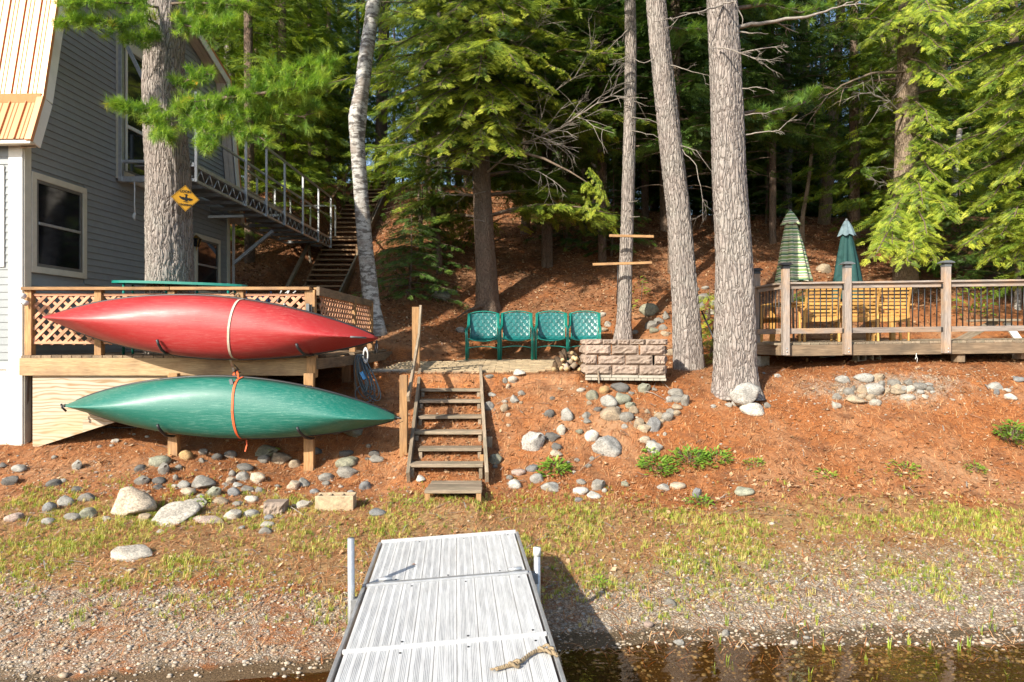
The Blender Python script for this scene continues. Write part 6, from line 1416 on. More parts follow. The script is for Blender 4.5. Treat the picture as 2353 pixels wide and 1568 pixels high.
# --- D and E: the two big pines by the patio
pd = tree('white_pine', 'leaning pine trunk immediately left of the largest one, behind the fire pit', [(1582, 848, 70), (1574, 700, 60), (1560, 500, 54), (1537, 300, 50), (1516, 100, 47), (1506, -20, 45)], 11.35, BARKP, 84, .03, .012, 9, dY=.1)
pe = tree('white_pine', 'largest tapering pine trunk standing left of the right deck', [(1692, 888, 104), (1690, 840, 94), (1690, 760, 92), (1687, 600, 83), (1673, 400, 76), (1666, 200, 72), (1658, 0, 68)], 10.25, BARKP, 100, .028, .014, 14)
pc = tree('slim_pine', 'slim pine trunk with two boards nailed across it', [(1432, 772, 42), (1434, 740, 34), (1437, 640, 31), (1441, 500, 30), (1446, 300, 28), (1450, 100, 27), (1448, -30, 25)], 14.2, BARKP, 48, .05, .008, 21)
for t, zs in ((pd, 9.2), (pe, 9.0), (pc, 9.5)):
    cl = Cloud(); limbs = []; tw = []
    for k in range(34):
        a = rnd.uniform(0, 2 * pi); z = rnd.uniform(zs, zs + 7); L = rnd.uniform(2.6, 4.6) * (1 - (z - zs) / 11); c = trunk_at(t, z); pine_bough(t, cl, limbs, tw, limb_path(c, c + Vector((cos(a) * L, sin(a) * L, rnd.uniform(-.2, .7)))), .6, 8, size=.19)
    if t is pe:
        for pp, w, dn in (([(1705, 262, 10.5), (1740, 255, 10.8), (1790, 262, 11.2), (1850, 235, 11.6), (1872, 205, 11.7)], .22, 16), ([(1760, 265, 11.0), (1780, 285, 11.1), (1750, 295, 11.0)], .2, 10), ([(1690, 20, 10.4), (1760, 10, 10.9), (1840, 30, 11.3), (1900, 15, 11.5)], .3, 10)):
            pine_bough(t, cl, limbs, tw, [P(x, y, Y) for x, y, Y in pp], w, dn, .4)
    if t is pd:
        for pp, w, dn in (([(1520, 60, 11.6), (1580, 70, 12.2), (1640, 60, 12.8)], .25, 12),):
            pine_bough(t, cl, limbs, tw, [P(x, y, Y) for x, y, Y in pp], w, dn, .3)
    dress(t, cl, BURL, PINEN, limbs, tw, TWIG, .04)
DL = [(pe, [(1690, 62, 10.25), (1760, 52, 10.2), (1850, 40, 10.1), (1910, 22, 10.0), (1960, 5, 9.9)], .034, 2), (pe, [(1695, 75, 10.2), (1730, 76, 10.1), (1765, 78, 10.0)], .02, 0), (pe, [(1700, 122, 10.1), (1770, 110, 9.9), (1812, 108, 9.8)], .016, 6), (pe, [(1650, 110, 10.0), (1690, 118, 9.7), (1735, 135, 9.6), (1778, 165, 9.6)], .018, 10), (pe, [(1695, 205, 10.2), (1740, 200, 10.0), (1780, 210, 9.9)], .014, 3), (pe, [(1700, 265, 10.2), (1760, 260, 10.1), (1798, 250, 10.0)], .013, 3),
    (pe, [(1712, 312, 10.2), (1760, 302, 10.1), (1790, 300, 10.0), (1832, 264, 9.9)], .016, 3), (pe, [(1660, 10, 10.0), (1620, 25, 9.8), (1560, 40, 9.7), (1500, 50, 9.6)], .02, 4), (pe, [(1662, 8, 9.95), (1690, 5, 9.7), (1705, 40, 9.6), (1708, 60, 9.6)], .018, 1), (pd, [(1540, 150, 11.3), (1590, 165, 11.1), (1640, 175, 11.0)], .012, 2), (pd, [(1560, 335, 11.3), (1600, 345, 11.2), (1640, 400, 11.2)], .012, 4), (pd, [(1568, 345, 11.3), (1600, 380, 11.2), (1612, 440, 11.1), (1616, 510, 11.1)], .012, 3), (pd, [(1515, 130, 11.4), (1480, 145, 11.3), (1440, 130, 11.3), (1400, 150, 11.2)], .014, 4),
    (pc, [(1445, 270, 14.1), (1490, 275, 14.0), (1528, 290, 13.9)], .014, 2), (pc, [(1445, 300, 14.1), (1500, 310, 14.0), (1535, 330, 13.9)], .014, 2), (pc, [(1448, 230, 14.1), (1490, 245, 14.0)], .012, 1), (pc, [(1452, 60, 14.1), (1420, 90, 14), (1390, 120, 14)], .015, 4), (pc, [(1440, 500, 14.1), (1470, 498, 13.9)], .016, 0), (pc, [(1440, 465, 14.1), (1466, 462, 13.9)], .014, 0)]
for t, pts, r0, n in DL: deadlimb(t, [P(*q) for q in pts], r0, n)

# --- birch
bi = tree('paper_birch', 'pale crooked birch trunk leaning beside the left deck corner', [(860, 748, 52), (856, 715, 40), (848, 640, 37), (838, 560, 35), (828, 440, 33), (820, 330, 33), (820, 270, 42), (830, 215, 34), (842, 120, 33), (852, 60, 31), (864, -30, 34)], 14.4, BIRCH, 40, .06, .004, 3)
cl = Cloud(); limbs = []; tw = []
for k in range(12):
    a = rnd.uniform(0, 2 * pi); z = rnd.uniform(9.5, 14); L = rnd.uniform(1.5, 3); c = trunk_at(bi, z); p_ = limb_path(c, c + Vector((cos(a) * L, sin(a) * L, 1.0))); limbs.append(p_); bough(cl, p_, .8, 5, .22, v0=.4, twigs=tw)
dress(bi, cl, SPRL, HEML, limbs, tw, TWIG, .04)

# --- B: central hemlock
hb_ = tree('hemlock', 'central hemlock with bright green boughs standing behind the green chairs', [(1120, 728, 72), (1119, 690, 54), (1118, 640, 50), (1114, 560, 46), (1109, 450, 42), (1106, 350, 40), (1108, 200, 37), (1112, 50, 33), (1114, -80, 30)], 16.2, BARKH, 60, .05, .008, 31)
cl = Cloud(); limbs = []; tw = []
B_T = [(890, 40, 14.8, 0), (845, 200, 15, 150), (1000, 60, 14.3, 20), (1110, 60, 13.8, 20), (1240, 130, 14.5, 90), (1280, 230, 15, 180), (1150, 290, 14.2, 230), (940, 240, 14.6, 190), (1090, 215, 14, 160), (872, 55, 14.4, 15), (862, 150, 14.6, 120), (878, 235, 14.3, 170), (930, 300, 14.0, 220), (960, 90, 13.9, 60), (1000, 345, 14.2, 270), (1010, 195, 13.6, 150), (1065, 120, 13.4, 80), (1040, 30, 13.9, 0), (930, 10, 14.2, -20), (1160, 50, 13.7, 0), (1220, 30, 13.9, 0), (1285, 85, 14.2, 60), (1300, 165, 14.6, 140), (1330, 265, 15.2, 200), (1245, 290, 14.6, 230), (1185, 350, 14.4, 280), (1130, 250, 13.6, 180), (1110, 330, 14.0, 260), (1050, 280, 13.8, 200), (980, 250, 13.6, 190), (905, 355, 14.8, 290), (1260, 200, 14.1, 150), (1190, 150, 13.5, 100), (1100, 175, 13.3, 120), (905, 110, 14.0, 60), (1200, 240, 14.0, 170), (1070, 370, 14.5, 320), (1020, 130, 13.4, 70), (960, 170, 13.5, 110)]
for (x, y, Y, ys_) in B_T:
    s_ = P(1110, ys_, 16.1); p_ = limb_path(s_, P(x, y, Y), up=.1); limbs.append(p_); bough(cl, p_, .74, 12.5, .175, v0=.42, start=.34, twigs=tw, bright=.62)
p_ = [P(1112, 320, 16.1), P(1180, 345, 15.3), P(1250, 365, 14.7), P(1310, 395, 14.2), P(1350, 420, 13.9)]; limbs.append(p_); bough(cl, p_[3:] + [P(1365, 440, 13.8)], .4, 12, .2, v0=.5, start=.4)
bough(cl, [P(1350, 380, 14), P(1375, 410, 13.8), P(1385, 450, 13.7), P(1350, 500, 13.7)], .3, 16, .13, v0=.6, start=0, droop=.7); bough(cl, [P(1340, 420, 13.9), P(1352, 455, 13.8), P(1347, 500, 13.7)], .22, 12, .13, v0=.6, start=0, droop=.8)
for k in range(48):
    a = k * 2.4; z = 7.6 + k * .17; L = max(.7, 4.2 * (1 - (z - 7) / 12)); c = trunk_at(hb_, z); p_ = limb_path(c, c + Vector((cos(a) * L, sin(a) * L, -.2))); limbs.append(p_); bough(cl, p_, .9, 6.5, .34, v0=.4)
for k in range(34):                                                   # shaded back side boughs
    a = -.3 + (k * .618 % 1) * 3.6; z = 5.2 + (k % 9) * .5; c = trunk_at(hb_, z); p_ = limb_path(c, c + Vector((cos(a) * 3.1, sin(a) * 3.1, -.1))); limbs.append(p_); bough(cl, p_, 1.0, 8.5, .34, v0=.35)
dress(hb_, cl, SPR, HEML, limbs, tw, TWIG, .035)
for pts, r0, n in (([(1115, 400, 16.1), (1200, 330, 15.2), (1280, 300, 14.6), (1370, 240, 14.2), (1440, 200, 13.9)], .03, 16), ([(1110, 280, 16), (1160, 290, 15.2), (1210, 300, 14.7), (1280, 330, 14.4), (1330, 350, 14.3)], .02, 14), ([(1112, 335, 16), (1050, 350, 15.4), (1000, 365, 15.2), (930, 350, 15)], .02, 12), ([(1115, 370, 16), (1180, 380, 15.3), (1240, 395, 15), (1300, 440, 14.6)], .02, 10), ([(1112, 220, 16), (1180, 120, 15), (1240, 60, 14.6), (1300, 50, 14.3)], .018, 12), ([(1110, 250, 16), (1240, 230, 15), (1320, 180, 14.6), (1370, 80, 14.4)], .016, 10), ([(1116, 440, 16), (1070, 450, 15.7), (1010, 445, 15.5)], .014, 6), ([(1118, 510, 16), (1090, 505, 15.8), (1075, 508, 15.7)], .02, 0), ([(1112, 360, 16), (1080, 400, 15.6), (1060, 440, 15.4)], .012, 7), ([(1115, 300, 16), (1190, 260, 15.2), (1230, 250, 14.9), (1260, 180, 14.7)], .012, 8), ([(1300, 280, 14.4), (1330, 240, 14.3), (1360, 200, 14.2)], .01, 9)):
    deadlimb(hb_, [P(*q) for q in pts], r0, n)
deadlimb(hb_, [P(1118, 700, 16), P(1080, 712, 15.6), P(1050, 730, 15.2)], .06, 0, name='root', mat=BARKH)

# --- F: hemlocks on the right with bright low boughs
hf = tree('hemlock', 'thick hemlock trunk behind the slatted chairs with bright low boughs', [(2082, 762, 58), (2080, 680, 54), (2078, 560, 50), (2082, 420, 48), (2086, 250, 46), (2088, 60, 44)], 15.9, BARKT, 48, .08, .01, 41)
hg = tree('hemlock', 'hemlock at the right edge of the photo with dense bright yellow green boughs', [(2400, 760, 60), (2395, 560, 54), (2390, 300, 50), (2390, 0, 46)], 15.5, BARKH, 32, .15, .01, 43)
for t, lst, sx in ((hf, [(1995, 90, 15, 40), (2050, 560, 14.2, 470), (2010, 590, 14.0, 480), (2100, 580, 14.0, 480), (2130, 540, 13.9, 440), (2040, 520, 14.3, 430), (2150, 600, 14.2, 500), (2180, 500, 13.9, 400), (2120, 470, 14.2, 380), (2160, 110, 14.0, 50), (2190, 200, 13.9, 130), (2150, 300, 14.2, 220), (2200, 380, 14.0, 300), (2180, 60, 13.8, 0), (2040, 60, 14.8, 20), (2160, 420, 14.3, 330), (2140, 30, 14, -20), (2085, 600, 13.9, 500)], 2082), (hg, [(2200, 30, 14, -30), (2240, 110, 13.8, 30), (2180, 170, 14.2, 90), (2260, 200, 13.6, 120), (2300, 60, 13.6, 0), (2330, 150, 13.4, 90), (2220, 270, 13.9, 190), (2310, 260, 13.5, 190), (2345, 330, 13.4, 260), (2250, 350, 13.8, 270), (2200, 430, 14.2, 340), (2300, 420, 13.7, 330), (2330, 500, 13.6, 410), (2240, 480, 14, 390), (2300, 540, 13.7, 450), (2220, 560, 14.1, 470), (2350, 200, 13.2, 130), (2290, 10, 13.5, -50), (2340, 400, 13.4, 320), (2170, 350, 14.4, 280), (2230, 20, 13.6, -60), (2350, 560, 13.6, 460), (2280, 310, 13.4, 240), (2345, 60, 13.2, 0), (2270, 600, 14.1, 500), (2330, 600, 14, 500)], 2392)):
    cl = Cloud(); limbs = []; tw = []; Yt = t.path[1].y
    for (x, y, Y, ys_) in lst:
        p_ = limb_path(P(sx, ys_, Yt), P(x, y, Y), up=.08); limbs.append(p_); bough(cl, p_, .74, 12.0, .175, v0=.42, start=.22, twigs=tw, bright=.6, droop=.4)
    for k in range(18):
        a = k * 2.4; z = 8 + k * .4; L = max(.8, 3.0 * (1 - (z - 7) / 10)); c = trunk_at(t, z); p_ = limb_path(c, c + Vector((cos(a) * L, sin(a) * L, -.2))); limbs.append(p_); bough(cl, p_, .75, 5, .32, v0=.4)
    dress(t, cl, SPR, HEML, limbs, tw, TWIG, .035)
for pts, r0, n in (([(2075, 165, 15.8), (2000, 170, 15), (1930, 200, 14.5), (1880, 230, 14.2)], .035, 5), ([(2078, 265, 15.8), (2040, 235, 15.2), (2000, 215, 14.8), (1960, 212, 14.6)], .03, 9), ([(2075, 440, 15.8), (2030, 420, 15.4), (1990, 410, 15.2)], .018, 6), ([(2072, 390, 15.8), (2030, 385, 15.5), (1985, 385, 15.3)], .016, 4)): deadlimb(hf, [P(*q) for q in pts], r0, n, mat=BARKT if r0 > .03 else DEADW)

# --- other trunks one can tell apart
OT = [('hemlock', 'wide shaded trunk just left of the low bright boughs, behind the grey umbrella', [(2052, 640, 40), (2052, 480, 38), (2050, 250, 36), (2038, 40, 34)], 18.5, BARKT), ('leaning_tree', 'trunk leaning right behind the green umbrella', [(1893, 522, 28), (1905, 400, 26), (1918, 200, 22), (1934, 0, 18)], 21, BARKT), ('dead_snag', 'bare pale dead snag with a broken top between two leaning trunks', [(1958, 508, 22), (1964, 400, 19), (1974, 290, 16), (1990, 220, 13), (2000, 150, 7)], 20.6, BARKT),
    ('pine_tree', 'rough pine trunk beyond the house roof behind the pine boughs', [(528, 330, 30), (527, 150, 22), (522, 40, 20), (515, -20, 18)], 22, BARKP), ('pine_tree', 'grey trunk left of the birch beyond the gangway rail', [(684, 425, 24), (686, 330, 20), (690, 220, 18), (690, 0, 16)], 24, BARKH), ('hemlock', 'straight dark trunk immediately right of the birch', [(874, 398, 30), (876, 300, 27), (880, 150, 25), (885, 0, 24)], 27.2, BARKH), ('slim_tree', 'thin pale trunk at the far left between house roof and pine boughs', [(480, 250, 12), (478, 150, 11), (472, 0, 10)], 21, BARKT),
    ('slim_tree', 'slim shaded trunk on the slope right of the central hemlock', [(1208, 502, 20), (1209, 400, 17), (1210, 250, 15), (1212, 60, 12)], 21, BARKH), ('hemlock', 'grey trunk in deep shade left of the slim board tree', [(1384, 440, 26), (1382, 330, 24), (1378, 200, 22), (1372, 0, 20)], 24, BARKP), ('sapling', 'thin crooked sapling above the striped umbrella', [(1843, 500, 10), (1858, 420, 8), (1866, 340, 7), (1878, 210, 4)], 19, BARKT), ('slim_tree', 'pale leaning birch stem at the far right edge', [(2338, 560, 12), (2322, 470, 9), (2308, 380, 6), (2300, 320, 4)], 15.0, BIRCH), ('slim_tree', 'pale birch stem in the shade right of the thick hemlock', [(2190, 460, 16), (2195, 400, 14), (2205, 300, 12)], 22, BIRCH),
    ('sapling', 'thin trunk between hemlock and birch on the shaded slope', [(1010, 640, 16), (1008, 560, 14), (990, 450, 12), (978, 300, 11), (970, 100, 9)], 18, BARKH), ('sapling', 'thin dark stem right of the birch on the slope', [(975, 620, 10), (968, 560, 9), (962, 430, 8), (960, 250, 7)], 19, BARKH), ('slim_tree', 'slim trunk behind the leaning pine', [(1300, 450, 14), (1298, 300, 13), (1290, 100, 11)], 23, BARKT), ('fallen', '', [], 0, None)]
for i, (nm, lb, lst, Y, mt) in enumerate(OT):
    if not lst: continue
    t = tree(nm, lb, lst, Y, mt, 20, .12, .008, 50 + i, up=(7 if nm not in ('dead_snag', 'sapling') and 'stem' not in lb else .05))
    if nm == 'dead_snag':
        for q in (([(1975, 290, 20.5), (1950, 285, 20.3)], .02, 1), ([(1970, 340, 20.5), (2000, 345, 20.3), (2025, 350, 20.2)], .02, 3)): deadlimb(t, [P(*w) for w in q[0]], q[1], q[2])
    elif 'stem' not in lb:
        cl = Cloud(); limbs = []; tw = []
        n_ = 5 if nm == 'sapling' else 16
        for k in range(n_):
            z0_ = t.path[2].z if nm != 'sapling' else t.path[2].z; zt_ = t.path[-1].z; z = z0_ + (zt_ - z0_) * (k + .5) / n_ + .6; a = k * 2.4 + i; L = max(.5, 2.6 * (1 - k / n_ * .6)) * (.4 if nm == 'sapling' else 1); c = trunk_at(t, z); p_ = limb_path(c, c + Vector((cos(a) * L, sin(a) * L, -.15 * L))); limbs.append(p_); bough(cl, p_, .8 if nm != 'sapling' else .3, 5.5, .32, v0=.35, start=.1)
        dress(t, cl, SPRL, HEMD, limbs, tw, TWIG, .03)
        for k in range(4): z = t.path[1].z + rnd.uniform(1, 4); a = rnd.uniform(0, 6.3); c = trunk_at(t, z); deadlimb(t, [c, c + Vector((cos(a) * .5, sin(a) * .5, .05)), c + Vector((cos(a) * 1.1, sin(a) * 1.1, -.1))], .012, 5)
ft = T('fallen_log', 'grey fallen tree stem lying on the slope behind the right railing', 'log', P(2275, 700, 15.2)); ft.tube('log', [P(2215, 662, 16), P(2270, 693, 15.6), P(2330, 735, 15)], [.05, .08, .09], BARKH, 10)

# --- young shaded hemlocks at the slope's foot
def young(label, px_, py_, Y, hgt, R_, n, v0, mat=HEMD, size=.2, name='young_hemlock'):
    b = P(px_, py_, Y); b.z = g(b.x, b.y) - .05; t = T(name, label, 'tree', b); top = b + Vector((.05, 0, hgt)); V, Q = trunkgeo([b, b.lerp(top, .5) + Vector((.04, 0, 0)), top], [.035, .022, .006], 10, .15, 0, 3); t.add('trunk', fast('trunk', V - np.array(b[:]), Q, BARKH, True), b)
    cl = Cloud(); limbs = []; tw = []
    for k in range(n):
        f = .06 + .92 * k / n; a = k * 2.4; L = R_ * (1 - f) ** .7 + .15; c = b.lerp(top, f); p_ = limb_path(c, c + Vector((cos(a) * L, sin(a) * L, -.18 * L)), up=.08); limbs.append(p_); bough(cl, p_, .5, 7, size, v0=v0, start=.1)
    dress(t, cl, SPR, mat, limbs, tw, TWIG, .014); return t
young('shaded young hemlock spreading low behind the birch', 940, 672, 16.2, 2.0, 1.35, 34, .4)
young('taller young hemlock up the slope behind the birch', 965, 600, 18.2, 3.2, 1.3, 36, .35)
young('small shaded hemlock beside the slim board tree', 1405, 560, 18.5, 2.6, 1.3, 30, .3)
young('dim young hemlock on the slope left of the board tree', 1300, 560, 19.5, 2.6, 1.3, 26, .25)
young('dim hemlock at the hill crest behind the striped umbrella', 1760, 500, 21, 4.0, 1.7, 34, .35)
young('small green hemlock beside the big pine at the deck corner', 1632, 760, 12.6, .7, .5, 14, .6, HEML, .16)
young('low hemlock shoot behind the corner deck post', 1625, 640, 14.5, .8, .5, 12, .55, HEML, .16)
young('tiny hemlock sapling between the umbrellas', 1862, 590, 15.0, .75, .35, 10, .35, HEMD, .14)
young('dark young hemlock on the slope right of the thick trunk', 2200, 640, 16.5, 2.4, 1.5, 32, .35)
young('dark young hemlock at the right edge behind the railing', 2310, 650, 16.0, 2.6, 1.6, 34, .35)
young('hemlock bush at the top of the hillside stairs', 975, 500, 21.5, 2.4, 1.2, 26, .4)
young('hemlock sapling right of the hillside stairs', 1000, 560, 19.5, 2.2, 1.1, 24, .4)

# --- the forest: crowns shared between copies
def crown_proto(seed, h0, h1, R_, nl, size, dens, tmpl, v0):
    r = random.Random(seed); cl = Cloud(); segs = []
    for k in range(nl):
        f = (k + r.random()) / nl; z = h0 + (h1 - h0) * f; a = k * 2.4 + r.uniform(-.4, .4); L = R_ * (1 - f * .85) * r.uniform(.7, 1.1); c = Vector((0, 0, z)); p_ = limb_path(c, c + Vector((cos(a) * L, sin(a) * L, -.16 * L)), up=.08, r=r); segs.append([p_, .025, .004]); bough(cl, p_, .95, dens, size, v0=v0, start=.08, r=r, bright=.4)
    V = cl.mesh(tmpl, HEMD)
    for k in range(16):
        z = r.uniform(1.2, h0 + 2); a = r.uniform(0, 6.3); c = Vector((0, 0, z)); L = r.uniform(.6, 1.8); segs.append([limb_path(c, c + Vector((cos(a) * L, sin(a) * L, r.uniform(-.3, .1))), r=r), .014, .003])
    return V, tubes_mesh('branches', segs, TWIG, 4)
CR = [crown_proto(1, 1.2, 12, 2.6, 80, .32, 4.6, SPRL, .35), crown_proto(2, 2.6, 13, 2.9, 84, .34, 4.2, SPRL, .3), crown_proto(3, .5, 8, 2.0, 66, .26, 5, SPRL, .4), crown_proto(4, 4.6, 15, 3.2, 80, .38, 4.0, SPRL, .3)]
TRK = []
for s in range(3):
    V, Q = trunkgeo([Vector((0, 0, -.3)), Vector((.06 * (s - 1), 0, 5)), Vector((0, .1, 11)), Vector((0, 0, 15))], [.13, .11, .07, .03], 12, .5, .006, s); TRK.append(fast('trunk', V, Q, (BARKH, BARKH, BARKP)[s], True))
spots = []
r = random.Random(5)
def ok(x, y, dmin):
    return all((x - a) ** 2 + (y - b) ** 2 > dmin ** 2 for a, b in spots)
def gap(px_, Y):
    """where the photo shows sky between the trunks"""
    return (600 < px_ < 1000 and r.random() < .68) or (1895 < px_ < 2040 and r.random() < .75)
tries = 0
while len(spots) < 96 and tries < 4000:
    tries += 1; Y = r.uniform(17.5, 40); px_ = r.uniform(430, 2500); x = (px_ - CX) / F * Y
    if x < -4.0 and Y < 28: continue
    if -6.4 < x < -3.6 and Y < 29: continue
    if Y < 22 and (px_ < 1240 or px_ > 1700): continue
    if Y > 22 and gap(px_, Y): continue
    if not ok(x, Y, 1.25 if Y < 28 else 1.6): continue
    spots.append((x, Y)); k = r.randrange(4) if Y > 22 else r.choice((1, 3, 3))
    if Y > 22.5 and r.random() < .72: k = r.choice((0, 2, 1))
    sc_ = r.uniform(.8, 1.25); base = Vector((x, Y, g(x, Y)))
    side_ = [w for lim, w in ((560, 'above the gangway'), (800, 'behind the hillside stairs'), (980, 'right of the birch'), (1130, 'behind the central hemlock'), (1290, 'right of the central hemlock'), (1440, 'left of the slim board tree'), (1530, 'between board tree and leaning pine'), (1690, 'behind the two big pines'), (1830, 'above the striped umbrella'), (1960, 'above the green umbrella'), (2120, 'behind the thick right hemlock'), (9999, 'behind the bright right boughs')) if px_ < lim][0]
    kd_ = 'low branched' if k in (0, 2) else 'tall bare stemmed'; ds_ = 'near' if Y < 27 else 'far'
    t = T('forest_hemlock', '%s dark hemlock in the %s forest %s' % (kd_, ds_, side_), 'tree', base, r.uniform(0, 6.3), '%s %s forest trees %s' % (kd_, ds_, side_), local=True)
    t.e.scale = (sc_, sc_, sc_)
    t.add('trunk', TRK[r.randrange(3)]); t.add('crown', CR[k][0]); o = t.add('branches', CR[k][1]); o['kind'] = 'stuff'
CRL = []
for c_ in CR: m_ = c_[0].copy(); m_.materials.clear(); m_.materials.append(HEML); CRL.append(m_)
EDGE = [(-9.5, 19), (-9, 24), (-7.6, 22), (-8.3, 28), (-7.0, 26), (-11, 22), (-11.5, 27), (-12, 33), (-9.5, 34), (-8.4, 19.5), (-7.3, 19.0), (-7.0, 23.8), (-10.2, 24.6), (-7.7, 30.5), (-6.6, 29), (-10.2, 30), (-13.5, 29), (-8.0, 26.2), (-7.4, 27.6), (-9.6, 27.2), (-6.9, 31.5), (-8.9, 32.5), (-7.1, 21.0), (-11.8, 31), (10, 17), (11.5, 21), (12.5, 14), (13, 25), (10.5, 12.5), (14, 19), (9.3, 18.5)]
for (px_, Y_, k_, s_, lb_) in ((1548, 16.9, 1, 1.15, 'shaded hemlock on the slope hidden behind the leaning pine'), (1668, 17.6, 1, 1.2, 'shaded hemlock on the slope hidden behind the largest pine'), (1385, 18.2, 3, .9, 'shaded hemlock up the slope left of the slim board tree'), (1262, 18.6, 3, .85, 'shaded hemlock up the slope right of the central hemlock'), (1775, 18.9, 3, .8, 'shaded hemlock on the slope left of the striped umbrella')):
    x = (px_ - CX) / F * Y_; t = T('slope_hemlock', lb_, 'tree', (x, Y_, g(x, Y_) - .1), px_ * .1, local=True); t.e.scale = (s_,) * 3; t.add('trunk', TRK[0]); t.add('crown', CR[k_][0]); o = t.add('branches', CR[k_][1]); o['kind'] = 'stuff'
for i, (x, y) in enumerate(EDGE):
    if x < 0: lb_, gp_ = ('green hemlock close behind the house roof' if y < 24.5 else 'green hemlock farther back above the house and gangway'), 'hemlocks behind the house and gangway'
    else: lb_, gp_ = ('green hemlock %s beyond the right deck at the edge of view' % ('low and close' if y < 17.5 else 'farther back')), 'hemlocks beyond the right deck'
    t = T('border_hemlock', lb_, 'tree', (x, y, g(x, y)), r.uniform(0, 6), gp_ + (' near' if y < (24.5 if x < 0 else 17.5) else ' far'), local=True); t.e.scale = (r.uniform(.85, 1.15),) * 3
    t.add('trunk', TRK[0]); t.add('crown', CRL[(0, 2, 0, 1)[i % 4]])
for i in range(40):                                                   # undergrowth along the crest
    Y = r.uniform(24.5, 33); px_ = 1150 + (i + r.random()) * 30; x = (px_ - CX) / F * Y
    w_ = [w for lim, w in ((1300, 'right of the central hemlock'), (1440, 'left of the slim board tree'), (1690, 'behind the two big pines'), (1900, 'above the striped umbrella'), (2100, 'above the green umbrella'), (9999, 'behind the bright right boughs')) if px_ < lim][0]
    t = T('crest_hemlock', 'low young hemlock on the dark hill crest ' + w_, 'tree', (x, Y, g(x, Y) - .2), r.uniform(0, 6.3), 'young hemlocks on the crest ' + w_, local=True); q_ = r.uniform(.55, .85); t.e.scale = (q_ * 1.2, q_ * 1.2, q_)
    t.add('crown', CR[2][0]); t.add('trunk', TRK[1])
# far wood that reads as one mass
wc = Cloud(); rr_ = random.Random(9)
for i in range(5200):
    Y = rr_.uniform(42, 60); px_ = rr_.uniform(-300, 2700); x = (px_ - CX) / F * Y; z = g(x, Y) + 14 * rr_.random() ** 1.2
    if (620 < px_ < 960 or 1900 < px_ < 2050) and z > g(x, Y) + 1.6 and rr_.random() < .82: continue
    wc.put((x, Y, z), (rr_.uniform(-1, 1), rr_.uniform(-1, 1), rr_.uniform(-.6, .3)), (0, -.3, 1), rr_.uniform(.9, 1.8), rr_.uniform(.2, .8))
single('distant_wood', wc.mesh(SPRL, HEMD, 'distant_wood'), (0, 0, 0), 'distant green wood beyond the crest of the hill', 'wood', kind='stuff')
# ================================================================ broad leaved plants
def leaf_t():
    V = [(0, 0, 0), (.3, -.16, .03), (.3, .16, .03), (.3, 0, -.02), (.7, -.14, .0), (.7, .14, .0), (.7, 0, -.04), (1, 0, -.12)]
    Q = [(0, 1, 3), (0, 3, 2), (1, 4, 6), (1, 6, 3), (3, 6, 5), (3, 5, 2), (4, 7, 6), (6, 7, 5)]; return np.array(V, float), np.array(Q)
LEAF = [leaf_t()]
def plant(label, px_, py_, wpx, hpx, n, v0=.5, size=.1, name='leafy_plant'):
    b = hit(px_, py_); W_ = wpx / F * b.y / 2; Hh = hpx / F * b.y * (.7 if b.y < 10 else 1); size *= (.8 if b.y < 10 else 1); t = T(name, label, 'plant', b); cl = Cloud(); st_ = []
    for i in range(n):
        a = rnd.uniform(0, 6.3); rr2 = rnd.random() ** .6; x, y = cos(a) * rr2 * W_, sin(a) * rr2 * W_ * .7; h = Hh * rnd.uniform(.25, 1) * (1.1 - .5 * rr2); p = Vector((x, y, g(b.x + x, b.y + y) - b.z + h))
        if i % 6 == 0: st_.append(((x * .5, y * .5, 0), tuple(p)))
        cl.put(p[:], (cos(a) + rnd.uniform(-.8, .8), sin(a) + rnd.uniform(-.8, .8) - .2, rnd.uniform(-.2, .9)), (0, -.4, 1), size * rnd.uniform(.6, 1.15), min(1, max(0, v0 + rnd.uniform(-.3, .4))))
    t.add('leaves', cl.mesh(LEAF, PLANTM, 'leaves'), b); t.add('stems', tubes_mesh('stems', st_, TWIG, 4, .004, .002), b)
